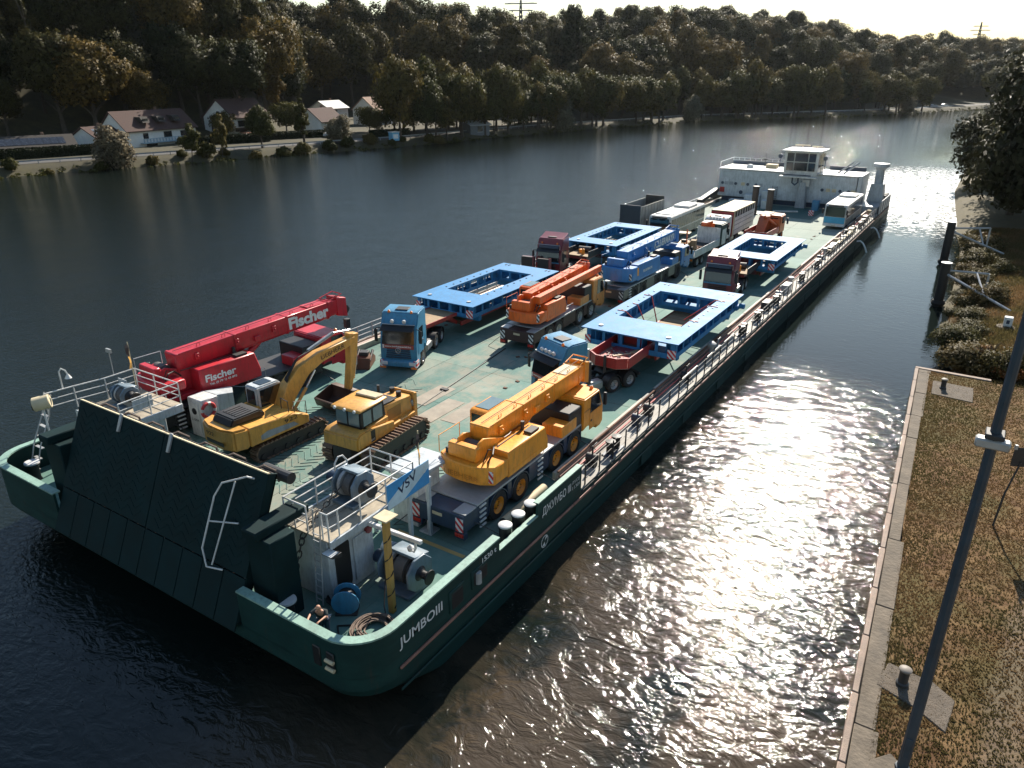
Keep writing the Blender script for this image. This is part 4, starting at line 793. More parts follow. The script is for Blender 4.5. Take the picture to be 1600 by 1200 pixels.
# side gangways: coaming, pipes, rails, fittings
M_side = mat('gangway paint', (.33, .315, .28), .7, var=.25, scale=.8, dirt=.6, dirt_rgb=(.2, .15, .1), dscale=.7)
M_coam = mat('pale coaming', (.5, .46, .38), .7, dirt=.6, dirt_rgb=(.16, .11, .07)); M_coamd = mat('dark coaming', (.05, .06, .06), .6, dirt=.4, dirt_rgb=(.14, .08, .05))
me_rp = None
for sgn in (1, -1):
    def X(x): return x if sgn > 0 else 2 * XC - x
    def bx(*q): x0, x1 = sorted((X(q[0]), X(q[1]))); return MB().box(x0, x1, *q[2:])
    y = 27.2; k = 0
    while y < 113:
        L = (3.6, 2.2, 4.6, 1.8)[k % 4]; y1 = min(y + L, 113.4)
        bp_('coaming', bx(-15.22, -15.02, y, y1 - .02, DZ, DZ + (.42 if k % 2 == 0 else .4)), M_coam if k % 2 == 0 else M_coamd, .02); y = y1; k += 1
    y = 27.2
    while y < 113:
        bp_('gangway_plate', bx(-14.98, XR - .1, y, min(y + 5.98, 113.4), DZ + .01, DZ + .05), M_side, 0)
        for px, pz, m in ((-14.82, .3, M_rub), (-14.62, .22, M_red), (-14.9, .52, M_rust)): bp_('pipe', MB().cyl((X(px), y, DZ + pz), (X(px), min(y + 5.97, 113.4), DZ + pz), .055, n=8), m, smooth=True)
        y += 6
    y = 27.6 if sgn > 0 else 20.4
    pm = MB().box(-.03, .03, -.03, .03, 0, 1.06).mesh('rail_post', M_lgrey if sgn < 0 else M_dark)
    while y < 113:
        link('rail_post', pm, BG, (X(XR - .16) - BO.x, y - BO.y, DZ + .03)); y += 1.5
    for z in (.38, .72, 1.06): bp_('guard_wire' if sgn > 0 else 'guard_rail', MB().cyl((X(XR - .16), 27.6 if sgn > 0 else 27, DZ + z), (X(XR - .16), 113, DZ + z), .011 if sgn > 0 else .03, n=5), M_dark if sgn > 0 else M_white)
rg = random.Random(12)
def ladder_rack(y, L, m):
    b = MB()
    for s in (0, .38): b.cyl((-14.2 + s * .5, y, DZ + .12 + s * 1.6), (-14.2 + s * .5, y + L, DZ + .12 + s * 1.6), .03, n=6)
    for k in range(int(L / .32)): b.cyl((-14.2, y + .15 + k * .32, DZ + .12), (-14.01, y + .15 + k * .32, DZ + .73), .022, n=5)
    bp_('stowed_ladder', b, m)
def winchlet(y, m):
    bp_('hand_winch', MB().box(-14.45, -14.0, y, y + .4, DZ + .05, DZ + .3).cyl((-14.5, y + .2, DZ + .5), (-13.95, y + .2, DZ + .5), .22, n=12).cyl((-14.2, y + .2, DZ + .6), (-14.2, y + .2, DZ + 1.15), .05, n=6).cyl((-14.2, y + .2, DZ + 1.1), (-14.2, y + .65, DZ + 1.15), .04, n=6), m, .01)
def twin(y):
    for d in (0, .7): bp_('bollard', MB().lathe([(.2, 0), (.2, .62), (.26, .66), (.26, .74), (0, .76)], (-14.0, y + d, DZ + .05), n=14), M_black, smooth=True)
    bp_('bollard_base', MB().box(-14.3, -13.7, y - .4, y + 1.1, DZ + .05, DZ + .12), M_navy, .02)
winchlet(29.2, M_dark); twin(31.0); winchlet(34.6, M_navy); winchlet(36.2, M_dark); twin(33.0 + 20)
for y in (41, 45.5): ladder_rack(y, 2.6, M_lgrey)
winchlet(42, M_dark); winchlet(48, M_grey); ladder_rack(49, 2.2, M_lgrey); twin(57)
bp_('vent_cowl', MB().lathe([(.14, 0), (.14, .8), (.28, .9), (.3, 1.1), (.1, 1.25), (0, 1.25)], (-14.3, 47.2, DZ), n=14), M_lgrey, smooth=True)
y = 60.
while y < 112:
    k = rg.randrange(5)
    if k == 0: winchlet(y, rg.choice([M_navy, M_grey, M_dark]))
    elif k == 1: ladder_rack(y, 2.0, rg.choice([M_lgrey, M_dark]))
    elif k == 2: twin(y)
    elif k == 3: bp_('locker', MB().box(-14.55, -13.95, y, y + 1.4, DZ + .05, DZ + .75), rg.choice([M_cream, M_grey, M_dark, M_dark]), .03)
    else: bp_('vent_cowl', MB().lathe([(.14, 0), (.14, .7), (.26, .8), (.28, 1.0), (0, 1.1)], (-14.3, y, DZ), n=14), rg.choice([M_lgrey, M_dark, M_cream]), smooth=True)
    y += rg.uniform(1.6, 2.8)
for y in (84, 88.5, 93): bp_('stowed_plank', MB().box(-14.4, -13.9, y, y + 4, DZ + .5, DZ + .58), M_cream, .01)
# ------------------------------------------------------------------ bow ramp, raised
ra = Vector((0, 12.3, DZ + .15)); rt_ = Vector((0, 14.5, DZ + 5.1)); ru = (rt_ - ra).normalized(); rn = Vector((0, -ru.z, ru.y)); rL = (rt_ - ra).length
def rp(x, u, w): p = ra + ru * u + rn * w; return (x, p.y, p.z)
def rbox(x0, x1, u0, u1, w0, w1):
    return [rp(x, u, w) for u in (u0, u1) for (x, w) in ((x0, w0), (x1, w0), (x1, w1), (x0, w1))]
BXF = [(0, 3, 2, 1), (4, 5, 6, 7), (0, 1, 5, 4), (1, 2, 6, 5), (2, 3, 7, 6), (3, 0, 4, 7)]
RXL, RXR = -31.2, -19.4; RM = -25.3
ramp = bp_('bow_ramp', MB().add(rbox(RXL, RXR, 0, rL - .02, -.42, -.36), BXF), M_dark)
def rpart(name, mb, m, bevel=0): return mb.build(name, m, ramp, bevel, off=BO)
for x0, x1 in ((RXL, RM - .02), (RM + .02, RXR)): rpart('ramp_panel', MB().add(rbox(x0, x1, 1.65, rL, -.06, 0), BXF), M_green, .012); rpart('ramp_edge_strip', MB().add(rbox(x0, x1, rL - .01, rL + .03, -.1, .02), BXF), M_cream)
for k in range(10): x0 = RXL + k * 1.18; rpart('ramp_flap', MB().add(rbox(x0 + .02, x0 + 1.16, -.3, 1.6, -.08, -.015), BXF), M_green, .012)
for k in range(21): rpart('ramp_rib', MB().add(rbox(RXL + .1 + k * .577, RXL + .16 + k * .577, 0, rL - .03, -.36, -.06), BXF), M_rust if k % 2 else M_dark)
for x0 in (RXL, RXR - .1): rpart('ramp_side_plate', MB().add(rbox(x0, x0 + .1, 0, rL, -.43, -.061), BXF), M_green)
hb = MB()
for k in range(26):
    for u in np.arange(2.0, rL - .3, .33):
        s = 1 if k % 2 else -1; c = RXL + .5 + k * .43
        if abs(c - RM) < .25: continue
        d = Vector((1, 0, 0)) * math.cos(.7) + ru * (math.sin(.7) * s); e = d.cross(rn)
        o = Vector(rp(c, u, .004)); hb.add([o + d * i * .24 + e * j * .022 + rn * k2 * .008 for k2 in (-1, 1) for (i, j) in ((-1, -1), (1, -1), (1, 1), (-1, 1))], BXF)
q = stuff(hb.build('ramp_grip_bars', M_green, ramp, off=BO))
rpart('ramp_handrail', MB().tube([rp(-19.9, rL - .3, .1), rp(-20.0, rL - .25, .35), rp(-21.0, rL - .75, .5), rp(-21.25, rL - 1.3, .5), rp(-21.3, 2.2, .5), rp(-21.0, 1.6, .4), rp(-20.5, 1.6, .1)], .035).tube([rp(-20.45, rL - .55, .42), rp(-20.75, 1.75, .4)], .03).tube([rp(-21.28, 3.2, .5), rp(-20.2, 3.4, .1)], .03), M_white)
for x in (-24.9, -28.2): rpart('ramp_lug', MB().add(rbox(x, x + .16, rL - .65, rL + .1, 0, .1), BXF), M_lgrey, .02)
# ramp side frames and hinge arms
for x in (-18.75, -31.85): bp_('ramp_post', MB().box(x - .63, x + .63, 13.2, 14.3, DZ, DZ + 3.4), M_green, .04); bp_('ramp_post_cap', MB().box(x - .55, x + .2, 13.0, 15.4, DZ + 3.4, DZ + 3.75), M_green, .05)
bp_('ramp_frame_beam', MB().box(-31.2, -19.4, 15.35, 15.75, DZ, DZ + .9), M_green, .03)
bp_('ramp_top_roller', MB().cyl((-20.6, 15.3, DZ + 4.6), (-19.2, 15.3, DZ + 4.6), .22), M_dark)
for x in np.arange(-30.6, -19.6, 1.1): bp_('ramp_stiffener', MB().prism([(14.62, DZ + 4.95), (15.1, DZ + 4.6), (15.15, DZ + 4.2), (14.5, DZ + 4.2)], 'x', x, x + .1), M_rust)
for x in np.arange(-30.2, -20.2, 1.65): bp_('ramp_hose', MB().tube([(x, 14.6, DZ + 4.95), (x + .2, 14.9, DZ + 5.05), (x + .55, 15.1, DZ + 4.85), (x + .6, 15.15, DZ + 4.4)], .05), M_rope)

# ------------------------------------------------------------------ bow houses with railed winch platforms
M_bw = paint('bluish white paint', (.5, .54, .56), .4)
M_plat = mat('platform floor', (.42, .36, .27), .85, var=.35, scale=2, dirt=.6, dirt_rgb=(.12, .1, .08), dscale=1.2)
def railing(name, pts, z0, hs, m, r=.032, par=None):
    for z in hs: bp_(name, MB().tube([(p[0], p[1], z0 + z) for p in pts], r if z == hs[-1] else r * .75), m, par=par)
    for p in pts: bp_(name + '_post', MB().cyl((p[0], p[1], z0), (p[0], p[1], z0 + hs[-1]), r, n=8), m, par=par)
def winch(x, y, z, w, r, m, ax_gear=True):
    """drum winch, axis along x, drum seen from -y"""
    b = bp_('winch', MB().box(x - w / 2, x + w / 2, y - r, y + r, z, z + .14), m, .02)
    def q(nm, mb, mm, bv=.0, sm=False): return mb.build(nm, mm, b, bv, sm, off=BO)
    oc = [(math.cos(R_(22.5 + 45 * k)) * r * 1.05 + y, math.sin(R_(22.5 + 45 * k)) * r * 1.05 + z + r + .1) for k in range(8)]
    q('side_plate', MB().prism(oc, 'x', x - w / 2, x - w / 2 + .1), m, .02); q('side_plate', MB().prism(oc, 'x', x + w / 2 - .1, x + w / 2), m, .02)
    q('drum', MB().cyl((x - w / 2 + .1, y, z + r + .1), (x + w / 2 - .1, y, z + r + .1), r * .62, n=20), M_black, sm=True)
    q('cable_winding', MB().lathe([(r * .62, -w * .1), (r * .78, -w * .09), (r * .78, w * .22), (r * .62, w * .23)], (x, y, z + r + .1), 'x', 22), mat('wire rope', (.1, .095, .09), .6, bump=.6, bscale=40), sm=True)
    co = [(y - r * .2, z + 2 * r + .1), (y + r * .95, z + 1.75 * r + .1), (y + r * 1.1, z + .5), (y + r * 1.02, z + .5), (y + r * .85, z + 1.65 * r + .05), (y - r * .2, z + 1.9 * r + .05)]
    q('cover', MB().prism(co, 'x', x - w / 2 + .1, x + w / 2 - .1), m, .015)
    q('motor', MB().cyl((x - w / 2 - .75, y + .1, z + r), (x - w / 2, y + .1, z + r), .26, n=14), M_navy, .02); q('warping_head', MB().lathe([(.3, 0), (.16, .12), (.15, .3), (.3, .44), (.28, .47), (0, .47)], (x + w / 2, y, z + r + .1), 'x', 18), M_black, sm=True)
    q('brake_band', MB().lathe([(r * .86, 0), (r * .86, .14), (r * .5, .14)], (x - w * .3, y, z + r + .1), 'x', 20), M_lgrey, sm=True)
    return b
def chain(pts, link_r, m, name='anchor_chain'):
    b = MB(); n = int(sum((Vector(pts[i + 1]) - Vector(pts[i])).length for i in range(len(pts) - 1)) / (link_r * 2.6)); P_ = [Vector(p) for p in pts]; cum = [0]
    for i in range(len(P_) - 1): cum.append(cum[-1] + (P_[i + 1] - P_[i]).length)
    for k in range(n):
        s = cum[-1] * (k + .5) / n; i = max(j for j in range(len(cum) - 1) if cum[j] <= s); f = (s - cum[i]) / (cum[i + 1] - cum[i]); c = P_[i].lerp(P_[i + 1], f); d = (P_[i + 1] - P_[i]).normalized()
        a = d.orthogonal().normalized(); bb = d.cross(a)
        if k % 2: a, bb = bb, a
        b.tube([c + d * math.cos(t) * link_r * 1.7 + a * math.sin(t) * link_r for t in [2 * math.pi * j / 10 for j in range(11)]], link_r * .3, 5)
    bp_(name, b, m)
# --- right-hand house
hz0 = DZ; pz = DZ + 2.7
bp_('bow_house', MB().box(-19.4, -17.5, 15.1, 17.4, DZ, pz - .02), M_bw, .03); bp_('bow_house_doorway', MB().prism([(15.75 + .38 * math.cos(R_(a)), DZ + 1.25 + (.75 if math.sin(R_(a)) > 0 else -.75) + .38 * math.sin(R_(a))) for a in range(0, 360, 20)], 'x', -17.5, -17.47), M_black)
bp_('bow_house_door', MB().box(-17.49, -17.44, 16.3, 17.0, DZ + .25, DZ + 2.1), M_bw, .03)
for k in range(4):
    bp_('platform_plank', MB().box(-19.5 + .56 * k, -18.96 + .56 * k, 15.0, 19.6, pz, pz + .06), M_plat, .01)
bp_('platform_edge', MB().box(-17.26, -17.16, 15.0, 20.6, pz - .2, pz + .08), M_bw, .01); bp_('platform_edge', MB().box(-19.62, -19.52, 15.0, 19.6, pz - .2, pz + .08), M_bw, .01); bp_('platform_edge', MB().box(-19.52, -17.26, 19.6, 19.7, pz - .2, pz + .08), M_bw, .01)
for x, y in ((-19.3, 19.4), (-17.35, 19.4), (-17.25, 20.5)): bp_('platform_leg', MB().box(x - .07, x + .07, y - .07, y + .07, DZ, pz - .2), M_bw)
RH = (.4, .75, 1.1)
railing('platform_rail', [(-18.35, 15.05), (-19.0, 15.05), (-19.5, 15.05), (-19.5, 16.6), (-19.5, 18.2), (-19.5, 19.6), (-18.4, 19.6), (-17.25, 19.6)], pz + .06, RH, M_white); railing('platform_rail', [(-17.25, 19.6), (-17.25, 18.0), (-17.25, 16.6), (-17.25, 15.5), (-17.3, 15.05), (-17.6, 15.05)], pz + .06, (.55, 1.1), M_white)
bp_('platform_hoop', MB().tube([(-19.45, 17.6, pz), (-19.45, 17.6, pz + 1.35), (-19.4, 17.75, pz + 1.6), (-19.35, 17.95, pz + 1.6), (-19.3, 18.1, pz + 1.35), (-19.3, 18.1, pz)], .035), M_white)
M_wg = paint('winch grey', (.15, .21, .26), .5)
winch(-18.55, 17.6, pz + .06, 1.1, .62, M_wg)
chain([(-18.6, 17.0, pz + .9), (-18.6, 15.6, pz + .25), (-18.55, 14.95, pz - .1), (-18.5, 14.2, DZ + .95), (-18.45, 13.75, DZ + .5)], .09, M_dark)
bp_('chain_pipe', MB().cyl((-18.45, 13.9, DZ), (-18.5, 14.35, DZ + 1.1), .2), M_blue2, smooth=True)
lb = MB()
for x in (-17.95, -17.62): lb.cyl((x, 14.72, DZ + .1), (x, 15.02, pz + 1.2), .028, n=6)
for k in range(11): f = k / 13; lb.cyl((-17.95, 14.72 + .3 * f * .72, DZ + .3 + k * .27), (-17.62, 14.72 + .3 * f * .72, DZ + .3 + k * .27), .02, n=5)
bp_('ladder', lb, M_lgrey)
bp_('sloping_rail', MB().tube([(-19.75, 14.9, pz + .1), (-19.9, 14.1, DZ + 1.7), (-20.1, 13.7, DZ + .9), (-20.0, 13.7, DZ + .4)], .06), M_white); bp_('sloping_rail', MB().tube([(-19.9, 14.5, DZ + 2.0), (-20.35, 14.0, DZ + 1.8), (-20.4, 13.7, DZ + 1.2), (-20.1, 13.65, DZ + .5)], .03), M_white)
bp_('floodlight', MB().prism([(15.2, pz - .5), (14.75, pz - .35), (14.75, pz - .3), (15.2, pz - .3)], 'x', -17.45, -16.9), M_dark, .01); bp_('floodlight_glass', MB().box(-17.4, -16.95, 14.73, 15.1, pz - .29, pz - .275), M_lamp)
bp_('fire_hose', MB().lathe([(.05, -.05), (.16, -.06), (.16, .06), (.05, .05)], (-17.44, 17.1, DZ + 2.1), 'x', 14), M_maroon)
bp_('wall_barrel', MB().cyl((-17.25, 17.6, DZ + 1.2), (-16.8, 17.75, DZ + 1.1), .22), M_white, .02)
# banner on the rail
bn = thing('banner', 'blue banner with pale band and three dark letters on the bow platform', 'banner', (-17.12, 17.9, pz)); 
MB().box(0, .02, 0, 2.5, -.1, .95).build('cloth', mat('banner blue', (.06, .3, .62), .7), bn); MB().prism([(0, -.1), (.9, -.1), (2.5, .62), (2.5, .95), (1.6, .95), (0, .22)], 'x', .021, .026).build('pale_band', mat('banner pale', (.55, .68, .75), .7), bn)
text('lettering', 'VSV', mat('banner letters', (.02, .035, .08), .7), bn, (.03, .62, .2), (0, 1, .3), (0, -.1, 1), 1.15, .4, thick=.004, bold=.012)
MB().tube([(.03, 2.2 + .12 * math.cos(a), .62 + .12 * math.sin(a)) for a in np.linspace(math.pi, 2 * math.pi, 9)], .012, 5).cyl((.03, 2.2, .5), (.03, 2.2, .8), .012, n=5).cyl((.03, 2.12, .74), (.03, 2.28, .74), .012, n=5).build('anchor_emblem', M_letter, bn)
# flag staff
def flag(label, x, y, z, m1, m2):
    t = thing('flag', label, 'flag', (x, y, z)); MB().cyl((0, 0, 0), (0, 0, 2.6), .025, n=6).build('staff', M_cream, t)
    fm = MB(); n = 8; vs = []
    for i in range(n + 1):
        for j in range(2): vs.append((.05 + .05 * math.sin(i * 1.3) + .12 * i / n * j, -.16 * j * (1 + .3 * math.sin(i)) - .03, 2.5 - i * .16))
    fm.add(vs, [(2 * i, 2 * i + 1, 2 * i + 3, 2 * i + 2) for i in range(4)]); fm.build('upper_cloth', m1, t); MB().add(vs, [(2 * i, 2 * i + 1, 2 * i + 3, 2 * i + 2) for i in range(4, n)]).build('lower_cloth', m2, t)
M_fl1 = mat('flag dark', (.05, .04, .04), .9); M_fl2 = mat('flag gold', (.55, .3, .06), .9)
flag('limp dark and gold flag on the right bow platform', -17.2, 19.95, pz - .2, M_fl1, M_fl2); flag('limp dark and gold flag on the left bow platform', -35.6, 19.4, pz + .1, M_fl1, M_fl2)
# cabinet behind the platform
bp_('deck_cabinet', MB().box(-19.4, -18.0, 20.6, 22.2, DZ, DZ + 2.35), M_white, .04); bp_('cabinet_roof', MB().prism([(20.45, DZ + 2.36), (22.6, DZ + 2.36), (22.6, DZ + 2.2), (22.9, DZ + 2.44), (20.45, DZ + 2.6)], 'x', -19.55, -17.8), M_bw, .02); bp_('cabinet_post', MB().box(-17.55, -17.4, 20.65, 20.8, DZ, DZ + 2.5), M_white)
bp_('post_foot', MB().box(-17.8, -17.15, 20.4, 21.0, DZ, DZ + .06), M_bw)
# --- left-hand house
bp_('bow_house', MB().box(-35.3, -32.6, 16.9, 18.9, DZ, pz - .02), M_bw, .03)
for k in range(5): bp_('platform_plank', MB().box(-35.8 + .72 * k, -35.1 + .72 * k, 16.4, 19.6, pz, pz + .06), M_plat, .01)
bp_('platform_edge', MB().box(-32.18, -32.08, 16.4, 19.6, pz - .35, pz + .08), M_bw, .02); bp_('platform_edge', MB().box(-35.8, -32.2, 16.28, 16.38, pz - .35, pz + .08), M_bw, .02)
railing('platform_rail', [(-36.3, 15.3), (-36.1, 16.6), (-35.8, 18), (-35.8, 19.6), (-34.2, 19.6), (-32.2, 19.6), (-32.2, 18), (-32.2, 16.5)], pz + .06, RH, M_white)
winch(-34.2, 18.0, pz + .06, .9, .5, M_wg); bp_('platform_screen', MB().box(-35.7, -35.0, 18.6, 18.64, pz + .1, pz + 1.0), M_bw); bp_('platform_screen', MB().box(-32.26, -32.22, 17.2, 18.2, pz + .5, pz + 1.05), M_bw)
bp_('searchlight', MB().cyl((-36.2, 14.7, DZ + 3.55), (-35.8, 15.3, DZ + 3.65), .34, n=18), M_cream, .03); bp_('searchlight_glass', MB().cyl((-36.215, 14.68, DZ + 3.55), (-36.2, 14.7, DZ + 3.55), .29, n=18), M_black); bp_('searchlight_stand', MB().cyl((-36.0, 15, DZ), (-36.0, 15, DZ + 3.3), .05, n=6), M_white)
for x in (-36.7, -36.1): bp_('stair_rail', MB().tube([(x, 14.0, DZ + .1), (x, 14.5, DZ + 1.5), (x, 15.2, DZ + 2.8), (x, 15.5, pz + 1.1)], .035), M_lgrey)
for k in range(6): bp_('stair_step', MB().box(-36.7, -36.1, 14.1 + k * .2, 14.25 + k * .2, DZ + .35 + k * .48, DZ + .39 + k * .48), M_lgrey)
bp_('mooring_lamp', MB().tube([(-36.3, 16.2, pz + 1.1), (-36.3, 16.2, pz + 2.0), (-36.25, 16.3, pz + 2.15), (-36.1, 16.4, pz + 2.05), (-36.05, 16.45, pz + 1.85)], .04).lathe([(.05, .2), (.16, 0), (0, 0)], (-36.05, 16.45, pz + 1.65), n=12), M_white); bp_('anemometer', MB().cyl((-36.0, 18.6, pz + 1.1), (-36.0, 18.6, pz + 2.4), .025, n=6).box(-36.2, -35.8, 18.55, 18.65, pz + 2.3, pz + 2.5), M_lgrey)
for x, y in ((-36.0, 13.9), (-18.1, 13.55)): bp_('bollard', MB().lathe([(.28, 0), (.24, .1), (.24, .75), (.34, .8), (.34, .88)], (x, y, DZ), n=18), M_black, smooth=True); bp_('bollard_cap', MB().lathe([(.34, .88), (.33, .95), (0, .96)], (x, y, DZ), n=18), MATS['pale cap'], smooth=True)
# deck winch beside the house
winch(-15.95, 17.35, DZ, 1.5, .72, M_wg)
# cabinet with lifebuoy beside the excavator
bp_('deck_cabinet', MB().box(-33.9, -32.7, 21.0, 22.0, DZ, DZ + 2.2), M_white, .04); bp_('cabinet_door', MB().box(-33.75, -33.0, 20.96, 20.995, DZ + .2, DZ + 2.0), M_white, .01); bp_('cabinet_porthole', MB().cyl((-33.35, 20.93, DZ + 1.5), (-33.35, 20.96, DZ + 1.5), .18, n=16), M_black); text('cabinet_number', 'L 004', M_blackl, BG, (-33.65 - BO.x, 20.94 - BO.y, DZ + .95), (1, 0, 0), (0, 0, 1), .6, .14, thick=.003)
bp_('cabinet_hood', MB().prism([(22.0, DZ + 2.2), (23.6, DZ + 1.9), (23.6, DZ + 1.75), (22.0, DZ + .3)], 'x', -33.8, -32.75), M_bw, .02)
lf = thing('lifebuoy', 'red and white lifebuoy hung on the white deck cabinet', 'lifebuoy', (-32.62, 21.3, DZ + 1.62))
def torus(a0, a1, m): 
    b = MB(); b.tube([(0, .38 * math.cos(t), .38 * math.sin(t)) for t in np.linspace(a0, a1, 9)], .085, 10); b.build('segment', m, lf, smooth=True)
for k in range(4): torus(k * math.pi / 2, k * math.pi / 2 + 1.15, mat('buoy red', (.6, .05, .05), .6)); torus(k * math.pi / 2 + 1.15, (k + 1) * math.pi / 2, M_white)
# loose things at the bow
rc = thing('rope_coil', 'large coil of pale mooring rope on the bow deck', 'rope', (-15.15, 14.75, DZ)); b = MB(); gg = random.Random(5)
for k in range(15): r0 = .42 + .032 * k + gg.uniform(-.03, .05); z = .05 + gg.random() * .22 * (1 - abs(k - 7) / 12); dx, dy = gg.uniform(-.06, .06), gg.uniform(-.06, .06); b.tube([(dx + r0 * math.cos(t), dy + r0 * .92 * math.sin(t), z + .03 * math.sin(3 * t + k)) for t in np.linspace(0, 2 * math.pi, 25)], .032, 5)
b.build('coil', M_rope, rc, smooth=True); MB().tube([(-.9, -.2, .04), (-1.3, -.5, .04), (-.7, -1.0, .04), (.2, -.95, .04), (.9, -.4, .04)], .035, 6).build('loose_end', M_cable, rc)
hr = thing('hose_reel', 'blue cable reel with black hose beside the ladder', 'hose reel', (-16.75, 15.05, DZ), R_(35)); MB().lathe([(.5, -.03), (.5, .03)], (0, -.25, .55), 'y', 20).build('flange', M_blue2, hr, .01); MB().lathe([(.5, -.03), (.5, .03)], (0, .25, .55), 'y', 20).build('flange', M_blue2, hr, .01); MB().lathe([(.32, -.22), (.36, 0), (.32, .22)], (0, 0, .55), 'y', 20).build('wound_hose', M_cable, hr, smooth=True)
b = MB()
for k in range(6): b.tube([(-.3 + .4 * math.cos(t) * (1 + k * .06), .45 + .35 * math.sin(t) * (1 + k * .05), .05 + k * .035) for t in np.linspace(0, 6.2, 18)], .03, 5)
b.build('loose_hose', M_cable, hr); P('stand', M_dark, hr, (-.4, .4, -.3, .3, 0, .08))
yp_ = thing('timber_mast', 'yellow timber post with square top plate and cables on the bow deck', 'post', (-15.35, 15.9, DZ)); MB().box(-.11, .11, -.11, .11, 0, 4.0).build('post', mat('ochre paint', (.5, .28, .07), .7, dirt=.5, dirt_rgb=(.3, .2, .1)), yp_, .02); MB().cb((0, 0, 4.03), (.62, .62, .06)).build('top_plate', M_cream, yp_, .01)
MB().tube([(.13 * math.cos(k * .5), .13 * math.sin(k * .5), .2 + k * .06) for k in range(60)], .022, 5).build('cable', M_cable, yp_); MB().tube([(-.15, .1, 2.4), (-.5, .3, 1.8), (-.45, .2, .9), (-.1, -.3, .4), (.3, -.6, .1)], .025, 5).build('loose_cable', M_cable, yp_)
wbm = thing('white_beam', 'white steel jib beam reaching from the bow house over the winch', 'beam', (-17.2, 16.9, DZ + 2.55), R_(0)); MB().cb((1.15, 0.05, 0), (2.6, .16, .16), Matrix.Rotation(R_(2), 3, 'Z')).build('beam', M_white, wbm, .02); MB().tube([(2.2, .05, -.08), (2.2, .05, -.3), (2.15, 0, -.45), (2.05, 0, -.4)], .05).build('hook', M_white, wbm); MB().lathe([(.02, .1), (.13, 0), (.1, -.14), (0, -.16)], (1.95, .05, -.35), n=12).build('lamp', M_white, wbm, smooth=True)
pp = thing('yellow_pipe', 'cream painted pipe lying on the deck behind the three bollards', 'pipe', (-14.95, 22.6, DZ)); MB().cyl((0, 0, .26), (0, 3.4, .26), .2, n=14).build('pipe', M_cream, pp, smooth=True); MB().lathe([(.2, -.02), (.2, 0), (.13, .01)], (0, -.0, .26), 'y', 14).build('pipe_end', M_dark, pp); P('chock', M_dark, pp, (-.25, .25, .5, .65, 0, .07), (-.25, .25, 2.6, 2.75, 0, .07))
